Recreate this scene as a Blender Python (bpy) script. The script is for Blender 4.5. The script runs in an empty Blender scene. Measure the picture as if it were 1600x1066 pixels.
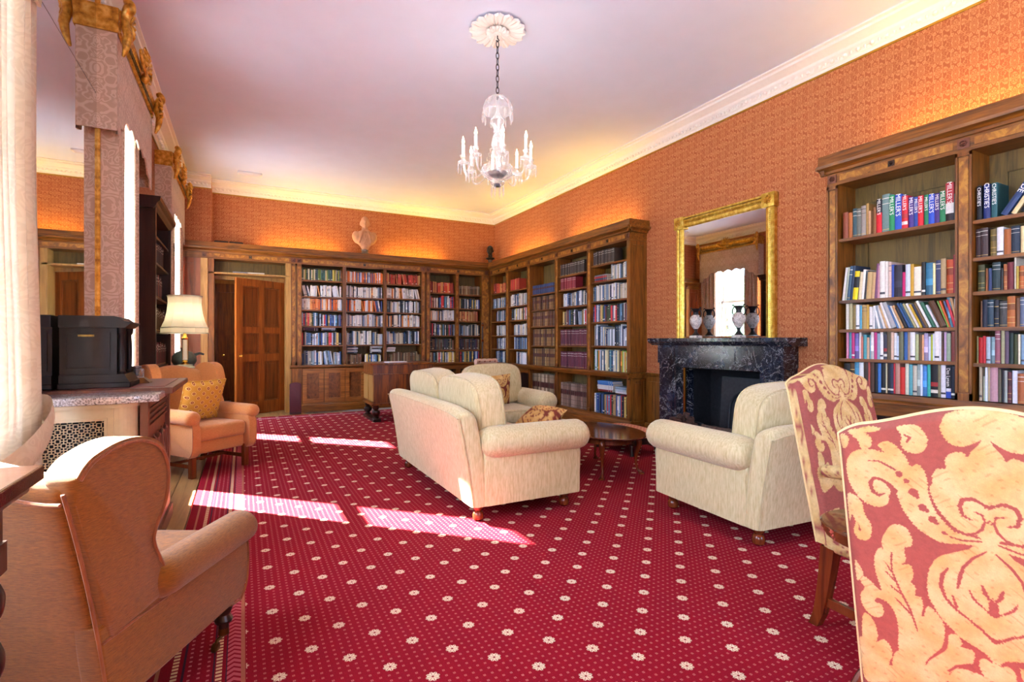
import bpy, bmesh, math, random
import numpy as np
from mathutils import Vector, Matrix, Euler
random.seed(7)
PI = math.pi
sc = bpy.context.scene
COL = sc.collection
# ---------------------------------------------------------------- camera
cam_d = bpy.data.cameras.new('camera')
cam = bpy.data.objects.new('camera', cam_d)
COL.objects.link(cam)
cam.location = (0, 0, 1.2)
cam.rotation_euler = (PI / 2, 0, -math.radians(27.58))
cam_d.sensor_width = 36
cam_d.lens = 36 * 806 / 1600
cam_d.clip_start = 0.05
sc.camera = cam
# ---------------------------------------------------------------- light and exposure
vs = sc.view_settings
vs.view_transform = 'Standard'
vs.look = 'None'
vs.gamma = 1
vs.use_curve_mapping = False
vs.exposure = 0.3
world = bpy.data.worlds.new('world')
sc.world = world
world.use_nodes = True
wb = world.node_tree.nodes['Background']
wb.inputs[0].default_value = (0.70, 0.91, 1.28, 1)
wb.inputs[1].default_value = 19.0
sun_d = bpy.data.lights.new('sun', 'SUN')
sun = bpy.data.objects.new('sun', sun_d)
COL.objects.link(sun)
sun_d.energy = 135
sun_d.angle = 0.012
sun_d.color = (1, 0.96, 0.9)
SUN_EL = math.radians(40)
sdir = Vector((0.714 * math.cos(SUN_EL), -0.70 * math.cos(SUN_EL), -math.sin(SUN_EL)))
sun.rotation_euler = sdir.to_track_quat('-Z', 'Y').to_euler()
sun.location = (-6, 9, 8)


def portal(name, loc, rot, w, h):
    """sampling aid: tells the renderer where the sky comes in through a window"""
    d = bpy.data.lights.new(name, 'AREA')
    d.shape = 'RECTANGLE'
    d.size = w
    d.size_y = h
    d.cycles.is_portal = True
    o = bpy.data.objects.new(name, d)
    o.location = loc
    o.rotation_euler = rot
    COL.objects.link(o)


ROOM = dict(x0=-0.95, x1=4.68, y0=-2.6, y1=9.75, h=3.8)
LEFT_WINDOWS = [(1.45, 2.88), (4.88, 5.84), (7.75, 8.88), (-1.75, -0.45)]  # the last one, behind the camera, is added to let in more daylight
ADDED_REAR_WINDOWS = [(2.6, 3.6)]  # unseen window added behind the camera as frontal fill
for wy0, wy1 in LEFT_WINDOWS:
    portal('window_portal', (-1.36, (wy0 + wy1) / 2, 2.0), (0, -PI / 2, 0), 2.7, wy1 - wy0)
for wx0, wx1 in ADDED_REAR_WINDOWS:
    portal('window_portal', ((wx0 + wx1) / 2, -3.01, 2.0), (PI / 2, 0, 0), wx1 - wx0, 2.7)
# ---------------------------------------------------------------- helpers
def lin(c):
    return c / 12.92 if c <= 0.04045 else ((c + 0.055) / 1.055) ** 2.4


def C(h, a=1.0):
    h = h.lstrip('#')
    return tuple(lin(int(h[i:i + 2], 16) / 255) for i in (0, 2, 4)) + (a,)


def empty(name, loc=(0, 0, 0), rz=0.0, parent=None):
    o = bpy.data.objects.new(name, None)
    o.empty_display_size = 0.1
    o.location = loc
    o.rotation_euler = (0, 0, rz)
    COL.objects.link(o)
    if parent:
        o.parent = parent
    return o


def tag(o, label, cat, group=None, kind=None):
    o['label'] = label
    o['category'] = cat
    if group:
        o['group'] = group
    if kind:
        o['kind'] = kind
    return o


def thing(name, label, cat, loc=(0, 0, 0), rz=0.0, group=None):
    return tag(empty(name, loc, rz), label, cat, group)


class M:
    """collects shapes and links them as ONE mesh object"""

    def __init__(self):
        self.v = []
        self.f = []
        self.mi = []
        self.sm = []
        self.col = []
        self.has_col = False

    def add(self, vs, fs, mat=0, smooth=False, col=None, xf=None):
        b = len(self.v)
        if xf is not None:
            vs = [tuple(xf @ Vector(p)) for p in vs]
        self.v.extend(vs)
        for f in fs:
            self.f.append(tuple(i + b for i in f))
        n = len(fs)
        self.mi += [mat] * n
        self.sm += [smooth] * n
        if isinstance(col, list):
            self.col += col
            self.has_col = True
        else:
            if col is not None:
                self.has_col = True
            self.col += [col or (1, 1, 1, 1)] * n
        return self

    def box(self, x0, x1, y0, y1, z0, z1, mat=0, col=None, xf=None):
        vs = [(x0, y0, z0), (x1, y0, z0), (x1, y1, z0), (x0, y1, z0), (x0, y0, z1), (x1, y0, z1), (x1, y1, z1), (x0, y1, z1)]
        fs = [(3, 2, 1, 0), (4, 5, 6, 7), (0, 1, 5, 4), (1, 2, 6, 5), (2, 3, 7, 6), (3, 0, 4, 7)]
        return self.add(vs, fs, mat, False, col, xf)

    def bm(self, bm, mat=0, smooth=True, col=None, xf=None):
        bm.verts.index_update()
        vs = [tuple(v.co) for v in bm.verts]
        fs = [tuple(v.index for v in f.verts) for f in bm.faces]
        bm.free()
        return self.add(vs, fs, mat, smooth, col, xf)

    def rbox(self, x0, x1, y0, y1, z0, z1, r=0.02, seg=3, mat=0, col=None, xf=None):
        bm = bmesh.new()
        bmesh.ops.create_cube(bm, size=1)
        for v in bm.verts:
            v.co = ((x0 + x1) / 2 + v.co.x * (x1 - x0), (y0 + y1) / 2 + v.co.y * (y1 - y0), (z0 + z1) / 2 + v.co.z * (z1 - z0))
        r = min(r, 0.49 * min(abs(x1 - x0), abs(y1 - y0), abs(z1 - z0)))
        bmesh.ops.bevel(bm, geom=list(bm.edges), offset=r, segments=seg, profile=0.5, affect='EDGES')
        return self.bm(bm, mat, True, col, xf)

    def prism(self, poly, axis, a0, a1, mat=0, smooth=False, col=None, xf=None):
        """poly in the two other axes (x:(y,z)  y:(x,z)  z:(x,y)), extruded along axis"""
        n = len(poly)

        def P(p, a):
            return {'x': (a, p[0], p[1]), 'y': (p[0], a, p[1]), 'z': (p[0], p[1], a)}[axis]
        vs = [P(p, a0) for p in poly] + [P(p, a1) for p in poly]
        fs = [(i, (i + 1) % n, (i + 1) % n + n, i + n) for i in range(n)] + [tuple(range(n))[::-1], tuple(range(n, 2 * n))]
        return self.add(vs, fs, mat, smooth, col, xf)

    def prism_round(self, poly, axis, a0, a1, r=0.02, seg=3, mat=0, xf=None):
        def P(p, a):
            return {'x': (a, p[0], p[1]), 'y': (p[0], a, p[1]), 'z': (p[0], p[1], a)}[axis]
        bm = bmesh.new()
        va = [bm.verts.new(P(p, a0)) for p in poly]
        vb = [bm.verts.new(P(p, a1)) for p in poly]
        n = len(poly)
        fa = bm.faces.new(va)
        fb = bm.faces.new(vb[::-1])
        for i in range(n):
            bm.faces.new((va[(i + 1) % n], va[i], vb[i], vb[(i + 1) % n]))
        rim = list(set(fa.edges) | set(fb.edges))
        bmesh.ops.bevel(bm, geom=rim, offset=r, segments=seg, profile=0.5, affect='EDGES', clamp_overlap=True)
        bmesh.ops.recalc_face_normals(bm, faces=bm.faces)
        return self.bm(bm, mat, True, None, xf)

    def lathe(self, prof, n=24, c=(0, 0, 0), mat=0, smooth=True, col=None, xf=None, sx=1.0, sy=1.0, lobes=0, amp=0.0):
        vs, fs = [], []
        k = len(prof)
        for r, z in prof:
            for i in range(n):
                a = 2 * PI * i / n
                rr = r * (1 + amp * math.cos(lobes * a)) if lobes else r
                vs.append((c[0] + rr * sx * math.cos(a), c[1] + rr * sy * math.sin(a), c[2] + z))
        for j in range(k - 1):
            for i in range(n):
                i2 = (i + 1) % n
                fs.append((j * n + i, j * n + i2, (j + 1) * n + i2, (j + 1) * n + i))
        if prof[0][0] > 1e-4:
            fs.append(tuple(range(n))[::-1])
        if prof[-1][0] > 1e-4:
            fs.append(tuple(range((k - 1) * n, k * n)))
        return self.add(vs, fs, mat, smooth, col, xf)

    def tube(self, path, r=0.01, n=8, mat=0, closed=False, smooth=True, col=None, xf=None):
        path = [Vector(p) for p in path]
        m = len(path)
        rs = list(r) if hasattr(r, '__len__') else [r] * m
        vs, fs = [], []
        prev = None
        for i, p in enumerate(path):
            if closed:
                t = path[(i + 1) % m] - path[i - 1]
            else:
                t = path[min(i + 1, m - 1)] - path[max(i - 1, 0)]
            if t.length < 1e-9:
                t = Vector((0, 0, 1))
            t.normalize()
            if prev is None:
                up = Vector((0, 0, 1)) if abs(t.z) < 0.9 else Vector((1, 0, 0))
                a = t.cross(up).normalized()
            else:
                a = prev - t * prev.dot(t)
                a = a.normalized() if a.length > 1e-6 else t.orthogonal().normalized()
            prev = a
            b = t.cross(a)
            for k in range(n):
                w = 2 * PI * k / n
                vs.append(tuple(p + (a * math.cos(w) + b * math.sin(w)) * rs[i]))
        for i in range(m if closed else m - 1):
            j = (i + 1) % m
            for k in range(n):
                k2 = (k + 1) % n
                fs.append((i * n + k, j * n + k, j * n + k2, i * n + k2))
        if not closed:
            fs.append(tuple(range(n)))
            fs.append(tuple(range((m - 1) * n, m * n))[::-1])
        return self.add(vs, fs, mat, smooth, col, xf)

    def loft(self, rings, mat=0, smooth=True, cap=True, closed=True, col=None, xf=None):
        n = len(rings[0])
        vs = [p for r in rings for p in r]
        fs = []
        for j in range(len(rings) - 1):
            for i in range(n if closed else n - 1):
                i2 = (i + 1) % n
                fs.append((j * n + i, j * n + i2, (j + 1) * n + i2, (j + 1) * n + i))
        if cap and closed:
            fs.append(tuple(range(n))[::-1])
            fs.append(tuple(range((len(rings) - 1) * n, len(rings) * n)))
        return self.add(vs, fs, mat, smooth, col, xf)

    def puff(self, cx, cy, cz, w, d, h, e=0.35, ez=0.8, n=28, m=14, mat=0, xf=None):
        """a stuffed cushion: superellipsoid w x d x h"""
        def sp(t, p):
            return math.copysign(abs(t) ** p, t)
        rings = []
        for j in range(m + 1):
            ph = -PI / 2 + PI * j / m
            ring = []
            cr = max(sp(math.cos(ph), ez), 0.02)
            for i in range(n):
                th = 2 * PI * (i + 0.5) / n
                ring.append((cx + w / 2 * cr * sp(math.cos(th), e), cy + d / 2 * cr * sp(math.sin(th), e), cz + h / 2 * sp(math.sin(ph), ez)))
            rings.append(ring)
        return self.loft(rings, mat, xf=xf)

    def build(self, name, mats=(), parent=None, loc=(0, 0, 0), rot=None, auto=40, kind=None):
        me = bpy.data.meshes.new(name)
        me.from_pydata(self.v, [], self.f)
        if not isinstance(mats, (list, tuple)):
            mats = [mats]
        for m in mats:
            me.materials.append(m)
        me.polygons.foreach_set('material_index', self.mi)
        me.polygons.foreach_set('use_smooth', self.sm)
        if self.has_col:
            at = me.color_attributes.new('Col', 'FLOAT_COLOR', 'CORNER')
            buf = np.repeat(np.array(self.col, dtype=np.float32), [len(f) for f in self.f], axis=0)
            at.data.foreach_set('color', buf.ravel())
        me.validate()
        me.update()
        if auto and any(self.sm):
            me.set_sharp_from_angle(angle=math.radians(auto))
        o = bpy.data.objects.new(name, me)
        o.location = loc
        if rot is not None:
            o.rotation_euler = rot
        if parent:
            o.parent = parent
        COL.objects.link(o)
        if kind:
            o['kind'] = kind
        return o


def blob(parts, voxel=0.01, smooth=4, name='blob'):
    """fuse ellipsoids (centre, radii[, rotation]) into one continuous mesh"""
    bm = bmesh.new()
    for p in parts:
        c, r = p[0], p[1]
        mt = Matrix.Translation(c)
        if len(p) > 2:
            mt = mt @ Euler(p[2]).to_matrix().to_4x4()
        mt = mt @ Matrix.Diagonal((r[0], r[1], r[2], 1))
        bmesh.ops.create_icosphere(bm, subdivisions=3, radius=1, matrix=mt)
    me = bpy.data.meshes.new(name)
    bm.to_mesh(me)
    bm.free()
    o = bpy.data.objects.new(name, me)
    COL.objects.link(o)
    md = o.modifiers.new('r', 'REMESH')
    md.mode = 'VOXEL'
    md.voxel_size = voxel
    ms = o.modifiers.new('s', 'SMOOTH')
    ms.iterations = smooth
    ms.factor = 0.5
    dg = bpy.context.evaluated_depsgraph_get()
    dg.update()
    ev = o.evaluated_get(dg)
    out = bpy.data.meshes.new_from_object(ev)
    bpy.data.objects.remove(o)
    bpy.data.meshes.remove(me)
    out.polygons.foreach_set('use_smooth', [True] * len(out.polygons))
    return out


def obj_from_mesh(name, me, mat, parent=None, loc=(0, 0, 0), rot=None):
    me.materials.clear()
    me.materials.append(mat)
    o = bpy.data.objects.new(name, me)
    o.location = loc
    if rot is not None:
        o.rotation_euler = rot
    if parent:
        o.parent = parent
    COL.objects.link(o)
    return o


def copy_tree(o, parent=None):
    c = o.copy()
    COL.objects.link(c)
    c.parent = parent
    for ch in list(o.children):
        copy_tree(ch, c)
    return c


def arc(cx, cy, r, a0, a1, n=10):
    return [(cx + r * math.cos(math.radians(a0 + (a1 - a0) * i / n)), cy + r * math.sin(math.radians(a0 + (a1 - a0) * i / n))) for i in range(n + 1)]


def spline(pts, n=8):
    """Catmull-Rom through pts"""
    out = []
    P = [pts[0]] + list(pts) + [pts[-1]]
    for i in range(1, len(P) - 2):
        for k in range(n):
            t = k / n
            out.append(tuple(0.5 * (2 * b + (c - a) * t + (2 * a - 5 * b + 4 * c - d) * t * t + (3 * b - a - 3 * c + d) * t ** 3)
                             for a, b, c, d in zip(P[i - 1], P[i], P[i + 1], P[i + 2])))
    out.append(tuple(pts[-1]))
    return out


_font = {}


def text_mesh(txt, size, name='lettering'):
    key = (txt, size)
    if key not in _font:
        cu = bpy.data.curves.new('t', 'FONT')
        cu.body = txt
        cu.size = size
        cu.align_x = 'CENTER'
        cu.align_y = 'CENTER'
        cu.resolution_u = 2
        cu.extrude = 0.0003
        o = bpy.data.objects.new('t', cu)
        COL.objects.link(o)
        dg = bpy.context.evaluated_depsgraph_get()
        dg.update()
        me = bpy.data.meshes.new_from_object(o.evaluated_get(dg))
        bpy.data.objects.remove(o)
        _font[key] = me
    return _font[key]
# ---------------------------------------------------------------- materials
class X:
    """arithmetic on node sockets"""

    def __init__(self, nt, s):
        self.nt, self.s = nt, s

    def _m(self, op, *a):
        n = self.nt.nodes.new('ShaderNodeMath')
        n.operation = op
        for i, q in enumerate((self,) + a):
            if isinstance(q, X):
                self.nt.links.new(q.s, n.inputs[i])
            else:
                n.inputs[i].default_value = q
        return X(self.nt, n.outputs[0])

    def __add__(self, o): return self._m('ADD', o)
    def __sub__(self, o): return self._m('SUBTRACT', o)
    def __mul__(self, o): return self._m('MULTIPLY', o)
    def __truediv__(self, o): return self._m('DIVIDE', o)
    def __lt__(self, o): return self._m('LESS_THAN', o)
    def __gt__(self, o): return self._m('GREATER_THAN', o)
    def abs(self): return self._m('ABSOLUTE')
    def round(self): return self._m('ROUND')
    def sin(self): return self._m('SINE')
    def cos(self): return self._m('COSINE')
    def sqrt(self): return self._m('SQRT')
    def pp(self, s): return self._m('PINGPONG', s)
    def max(self, o): return self._m('MAXIMUM', o)
    def min(self, o): return self._m('MINIMUM', o)
    def atan2(self, o): return self._m('ARCTAN2', o)
    def cell(self): return self - self.round()


class Mat:
    def __init__(self, name, rough=0.6, metal=0.0, spec=0.5, base='808080'):
        self.m = bpy.data.materials.new(name)
        self.m.use_nodes = True
        self.nt = self.m.node_tree
        self.b = self.nt.nodes['Principled BSDF']
        self.b.inputs['Roughness'].default_value = rough
        self.b.inputs['Metallic'].default_value = metal
        self.b.inputs['Specular IOR Level'].default_value = spec
        self.b.inputs['Base Color'].default_value = C(base)

    def node(self, t, **k):
        n = self.nt.nodes.new('ShaderNode' + t)
        for a, v in k.items():
            setattr(n, a, v)
        return n

    def link(self, a, b):
        self.nt.links.new(a.s if isinstance(a, X) else a, b)

    def co(self, scale=(1, 1, 1), rot=(0, 0, 0), src='Object'):
        tc = self.node('TexCoord')
        mp = self.node('Mapping')
        mp.inputs['Scale'].default_value = scale
        mp.inputs['Rotation'].default_value = rot
        self.link(tc.outputs[src], mp.inputs[0])
        return mp.outputs[0]

    def xyz(self, v=None):
        s = self.node('SeparateXYZ')
        self.link(v if v is not None else self.node('TexCoord').outputs['Object'], s.inputs[0])
        return [X(self.nt, o) for o in s.outputs]

    def vec(self, x, y, z):
        n = self.node('CombineXYZ')
        for i, q in enumerate((x, y, z)):
            if isinstance(q, X):
                self.link(q, n.inputs[i])
            else:
                n.inputs[i].default_value = q
        return n.outputs[0]

    def noise(self, v, scale=5, detail=3, rough=0.5, dist=0.0):
        n = self.node('TexNoise')
        n.inputs['Scale'].default_value = scale
        n.inputs['Detail'].default_value = detail
        n.inputs['Roughness'].default_value = rough
        n.inputs['Distortion'].default_value = dist
        self.link(v, n.inputs['Vector'])
        return X(self.nt, n.outputs[0])

    def ramp(self, f, stops, interp='LINEAR'):
        n = self.node('ValToRGB')
        n.color_ramp.interpolation = interp
        e = n.color_ramp.elements
        while len(e) < len(stops):
            e.new(0.5)
        for el, (p, c) in zip(e, stops):
            el.position = p
            el.color = C(c) if isinstance(c, str) else c
        self.link(f, n.inputs[0])
        return n.outputs[0]

    def mix(self, f, a, b, blend='MIX'):
        n = self.node('Mix', data_type='RGBA', blend_type=blend)
        for q, i in ((f, 0), (a, 6), (b, 7)):
            if isinstance(q, str):
                n.inputs[i].default_value = C(q)
            elif isinstance(q, (int, float)):
                n.inputs[i].default_value = q
            elif isinstance(q, tuple):
                n.inputs[i].default_value = q
            else:
                self.link(q, n.inputs[i])
        return n.outputs[2]

    def base(self, s):
        self.link(s, self.b.inputs['Base Color'])
        return self

    def bump(self, h, strength=0.3, dist=0.01):
        n = self.node('Bump')
        n.inputs['Strength'].default_value = strength
        n.inputs['Distance'].default_value = dist
        self.link(h, n.inputs['Height'])
        self.link(n.outputs[0], self.b.inputs['Normal'])
        return self


def wood(name, stops, scale=(22, 22, 1.6), rough=0.38, seed=0.0, spec=0.45):
    m = Mat(name, rough, spec=spec)
    v = m.co(scale)
    n = m.noise(v, 1.6, 5, 0.62, 0.8)
    m.base(m.ramp(n, stops))
    m.bump(n, 0.08, 0.004)
    return m.m


OAK = [(0.28, '#3a1f08'), (0.48, '#70410f'), (0.68, '#8c571b'), (0.85, '#5c350e')]
W_V = wood('oak_upright_grain', OAK)
W_H = wood('oak_lengthwise_grain', OAK, (1.6, 22, 22))
W_CUP = wood('golden_oak_door', [(0.28, '#5a3514'), (0.48, '#8a5624'), (0.68, '#a46a30'), (0.85, '#7a4a1e')], (1.6, 22, 22))
W_BURRDK = wood('burr_walnut_panel', [(0.3, '#442611'), (0.5, '#6a3f1e'), (0.65, '#7c4c24'), (0.8, '#4c2a14')], (14, 14, 10))
W_BURR = wood('burr_walnut', [(0.3, '#54300f'), (0.5, '#8e5a1e'), (0.62, '#b07c2c'), (0.8, '#5e3712')], (9, 9, 6))
W_KHAKI = wood('drab_back_boards', [(0.3, '#40320f'), (0.55, '#685322'), (0.8, '#57441a')], (18, 18, 1.2), 0.6)
W_DOOR = wood('mahogany_door', [(0.25, '#5a2c0c'), (0.5, '#8c4a18'), (0.75, '#a66228')], (14, 14, 1.0), 0.35)
W_DOORIN = wood('mahogany_shaded_panel', [(0.25, '#43200a'), (0.5, '#6e3812'), (0.75, '#864a1c')], (12, 12, 0.8), 0.35)  # darker copy of the door wood, recess shade put into the colour
W_JAMB = wood('pale_oak_frame', [(0.25, '#7a5728'), (0.5, '#9c7438'), (0.8, '#b18b4c')], (14, 14, 1.2), 0.45)
W_PINE = wood('limed_oak_pilaster', [(0.25, '#8a5c2a'), (0.5, '#b08648'), (0.8, '#c8a468')], (14, 14, 1.2), 0.45)
W_RED = wood('red_mahogany_panel', [(0.25, '#5e2a16'), (0.5, '#8a4628'), (0.8, '#9c5a36')], (10, 10, 0.8), 0.35)
W_DARK = wood('dark_stained_oak', [(0.25, '#150a07'), (0.5, '#2c1710'), (0.8, '#3a2016')], (16, 16, 1.4), 0.3)
W_DARKH = wood('dark_polished_top', [(0.25, '#160c08'), (0.5, '#281610'), (0.8, '#341e14')], (1.4, 16, 16), 0.1, spec=0.9)
W_MAHOG = wood('polished_mahogany', [(0.25, '#3c1408'), (0.5, '#6a2c12'), (0.8, '#82401c')], (14, 14, 1.4), 0.22, spec=0.6)
W_MAHOGH = wood('polished_mahogany_top', [(0.25, '#32160a'), (0.5, '#5a2c14'), (0.8, '#6e3a1c')], (2, 18, 18), 0.1, spec=0.7)
W_WALNUT = wood('figured_walnut', [(0.25, '#2c1408'), (0.45, '#5c3010'), (0.6, '#8a5018'), (0.8, '#43220c')], (9, 9, 0.9), 0.3)
W_FLOOR = wood('old_oak_board', [(0.25, '#6a4a26'), (0.5, '#957040'), (0.8, '#ae8a58')], (16, 0.9, 10), 0.4)
W_CARVED = wood('carved_brown_oak', [(0.25, '#3e1f15'), (0.5, '#633626'), (0.8, '#764631')], (12, 12, 1.4), 0.4)


def plain(name, base, rough=0.6, metal=0.0, spec=0.5, var=0.12, scale=30):
    m = Mat(name, rough, metal, spec)
    n = m.noise(m.co(), scale, 3)
    c = C(base)
    lo = tuple(q * (1 - var) for q in c[:3]) + (1,)
    hi = tuple(min(1, q * (1 + var)) for q in c[:3]) + (1,)
    m.base(m.ramp(n, [(0.3, lo), (0.7, hi)]))
    return m.m


def weave(name, base, dark, rough=0.85, sc=2300, slub=None, bump=0.25, streak=(1, 1, 0.12), sheen=0.25):
    """coarse upholstery cloth: fine two-way weave with slubs"""
    m = Mat(name, rough, spec=0.2)
    x, y, z = m.xyz()
    w = ((x + y) * sc).sin() * ((z * sc).sin())
    sl = m.noise(m.co((streak[0] * 60, streak[1] * 60, streak[2] * 60)), 1.0, 3, 0.6)
    f = sl * 0.85 + w * 0.12 + 0.06
    m.base(m.ramp(f, [(0.3, dark), (0.62, base)]))
    m.bump(w * 0.5 + sl, bump, 0.002)
    m.b.inputs['Sheen Weight'].default_value = sheen
    return m.m


CREAM = weave('cream_chenille', '#d4c59a', '#b5a272', streak=(1.6, 1.6, 0.25))
CREAM_PIPE = weave('cream_piping', '#cbbb90', '#ad9a6c')
RUST = weave('rust_tweed', '#8f5812', '#623907', sc=1700, streak=(0.8, 0.8, 9.0), bump=0.5)
RUST_PIPE = weave('rust_piping', '#93562e', '#6b3c1c')
SALMON = weave('salmon_tweed', '#cc8c54', '#ae7038', sc=1700, streak=(0.9, 0.9, 9.0))
SALMON_PIPE = weave('salmon_piping', '#a86f4a', '#8c5836')
VELVETPINK = weave('pink_stool_cloth', '#b4705a', '#944c40')


def attr_mat(name, rough=0.55, spec=0.3, bumpy=0.0):
    m = Mat(name, rough, spec=spec)
    a = m.node('Attribute', attribute_name='Col')
    n = m.noise(m.co(), 90, 3)
    m.base(m.mix(0.25, a.outputs['Color'], m.mix(1.0, a.outputs['Color'], m.ramp(n, [(0.3, '#a0a0a0'), (0.7, '#ffffff')]), 'MULTIPLY')))
    if bumpy:
        x, y, z = m.xyz()
        m.bump(((x + y) * 700).sin() + (z * 700).sin(), bumpy, 0.001)
    return m.m


BOOK = attr_mat('book_cloth_and_paper', 0.5, 0.35)
DAMASK = attr_mat('woven_damask', 0.75, 0.25)

# wallpaper: small mirrored curling scrolls, lighter line on terracotta
wm = Mat('terracotta_scroll_wallpaper', 0.75, spec=0.25)
x, y, z = wm.xyz()
h = x + y
pv = wm.vec(h.pp(0.055), (z + ((h / 0.11)._m('FLOOR')) * 0.06).pp(0.12), 0.0)
n1 = wm.noise(pv, 21, 1.5, 0.5, 0.9)
ln = (n1 * 62).sin()
n2 = wm.noise(wm.co(), 60, 2)
wm.base(wm.mix(n2 * 0.25, wm.ramp(ln * 0.5 + 0.5, [(0.2, '#98532f'), (0.55, '#a8623a'), (0.85, '#bf8256')]), '#a05a34'))
WALLPAPER = wm.m

PLASTER = plain('white_ceiling_paint', '#dae5fd', 0.9, spec=0.2, var=0.015, scale=4)
CORNICE = plain('white_plaster', '#f1efe9', 0.7, spec=0.3, var=0.02)
PAINTW = plain('white_gloss_paint', '#eceae4', 0.35, var=0.02)
LINEGOLD = plain('gilt_fillet', '#b08a2c', 0.4, 0.6)

gm = Mat('burnished_gilding', 0.3, 0.5)
n = gm.noise(gm.co(), 26, 4)
gm.base(gm.ramp(n, [(0.25, '#7a4e0e'), (0.5, '#c8942e'), (0.75, '#ecc465')]))
gm.bump(n, 0.25, 0.004)
GILT = gm.m
gm = Mat('bright_mirror_gilding', 0.34, 0.6)
n = gm.noise(gm.co(), 26, 4)
gm.base(gm.ramp(n, [(0.25, '#a07622'), (0.5, '#c8a43c'), (0.75, '#e4cc70')]))
GILT2 = gm.m
GILTDK = plain('aged_gilt_carving', '#6e5a26', 0.45, 0.6, var=0.4)
BRASS = plain('polished_brass', '#d8ae54', 0.18, 1.0, var=0.05)
STEEL = plain('dull_steel', '#6c6c70', 0.35, 0.9)
CHAINM = plain('dark_iron_chain', '#4a4a50', 0.4, 0.8)

mm = Mat('mirror_silvering', 0.015, 1.0, base='d8dadc')
n = mm.noise(mm.co(), 3, 2)
mm.base(mm.ramp(n, [(0.3, '#cfd2d4'), (0.7, '#dfe1e2')]))
MIRROR = mm.m

# black marble with white veins
bm_ = Mat('black_veined_marble', 0.16, spec=0.6)
v = bm_.co()
n = bm_.noise(v, 4, 5, 0.6, 1.8)
n3 = bm_.noise(v, 11, 4, 0.6, 2.2)
vein = ((n - 0.5).abs() < 0.006).max(((n3 - 0.5).abs() < 0.0035) * 0.7)
cl = bm_.ramp(bm_.noise(v, 5, 4), [(0.35, '#0b0e16'), (0.6, '#1a2030'), (0.8, '#323c50')])
bm_.base(bm_.mix(vein * 0.65, cl, '#b8b2ac'))
MARBLE = bm_.m
bm_ = Mat('grey_speckled_granite', 0.14, spec=0.6)
v = bm_.co()
n = bm_.noise(v, 120, 3, 0.7)
bm_.base(bm_.ramp(n, [(0.36, '#4a4440'), (0.5, '#b3aba6'), (0.66, '#dcd8d4')]))
GRANITE = bm_.m
IRON = plain('black_cast_iron', '#23262c', 0.45, 0.3, var=0.3)
SOOT = plain('sooty_firebrick', '#15151a', 0.9, var=0.4)
EBONY = plain('ebonised_wood', '#130d0d', 0.45, 0.0, 0.25, var=0.3, scale=14)
RADCREAM = plain('cream_painted_wood', '#c9b68e', 0.45, var=0.05)
MAROON = plain('maroon_leathercloth', '#4a1a24', 0.5, var=0.1)
REDLEATHER = plain('red_desk_leather', '#6c2420', 0.4, var=0.1)
BLACKP = plain('black_plastic', '#141416', 0.4)
PAPER = plain('white_paper', '#e8e6ee', 0.7, var=0.03)
TERRA = plain('terracotta', '#bc8a68', 0.75, var=0.12, scale=16)
TERRADK = plain('grey_socle', '#6c5f58', 0.6)
BRONZEDK = plain('black_bronze', '#1c1a1c', 0.35, 0.4)
ONYX = plain('pale_green_onyx', '#d4d8c0', 0.2, var=0.08)
SHADE = plain('cream_silk_shade', '#f2edd4', 0.8, var=0.02)
TEAPOT = plain('grey_green_stoneware', '#4c5650', 0.35, var=0.2)
CONE = plain('brown_pine_scale', '#5a3c30', 0.7, var=0.35)
LOG = wood('grey_bark', [(0.3, '#2e2420'), (0.6, '#5e4c40'), (0.8, '#7a6858')], (30, 30, 4), 0.9)
CASTOR = plain('antique_brass_castor', '#6c4e28', 0.35, 0.9)
BLACKBOX = plain('black_metal_box', '#101014', 0.4)
VENTW = plain('white_vent_plastic', '#f0f0f2', 0.5, var=0.01)
CANDLE = plain('ivory_candle_tube', '#f4efe4', 0.5, var=0.01)

# figured curtain cloth
cm = Mat('mushroom_damask_curtain', 0.8, spec=0.2)
x, y, z = cm.xyz()
n = cm.noise(cm.vec(x, y.pp(0.16), z.pp(0.27)), 9, 1.5, 0.5, 1.2)
f = ((n * 40).sin() * 0.5 + 0.5)
cm.base(cm.ramp(f, [(0.35, '#b8a288'), (0.6, '#c2ac92'), (0.8, '#cebaa1')]))
cm.b.inputs['Sheen Weight'].default_value = 0.2
CURTAIN = cm.m
cm = Mat('sunlit_figured_curtain', 0.8, spec=0.2)
x, y, z = cm.xyz()
n = cm.noise(cm.vec(x, y.pp(0.16), z.pp(0.27)), 9, 1.5, 0.5, 1.2)
f = ((n * 40).sin() * 0.5 + 0.5)
cm.base(cm.ramp(f, [(0.35, '#cdbb9f'), (0.6, '#d5c4a9'), (0.8, '#dccdb4')]))  # curtain cloth lightened, sun glare put into its colour
tl_ = cm.node('BsdfTranslucent')
tl_.inputs[0].default_value = C('#f4efe6')
ms_ = cm.node('MixShader')
ms_.inputs[0].default_value = 0.42
cm.link(cm.b.outputs[0], ms_.inputs[1])
cm.link(tl_.outputs[0], ms_.inputs[2])
cm.link(ms_.outputs[0], cm.nt.nodes['Material Output'].inputs[0])
SUNLIT_CLOTH = cm.m
cm = Mat('translucent_silk_shade', 0.8, spec=0.2, base='f2edd4')
tl_ = cm.node('BsdfTranslucent')
tl_.inputs[0].default_value = C('#f8f3e2')
ms_ = cm.node('MixShader')
ms_.inputs[0].default_value = 0.45
cm.link(cm.b.outputs[0], ms_.inputs[1])
cm.link(tl_.outputs[0], ms_.inputs[2])
cm.link(ms_.outputs[0], cm.nt.nodes['Material Output'].inputs[0])
SILK = cm.m

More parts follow.
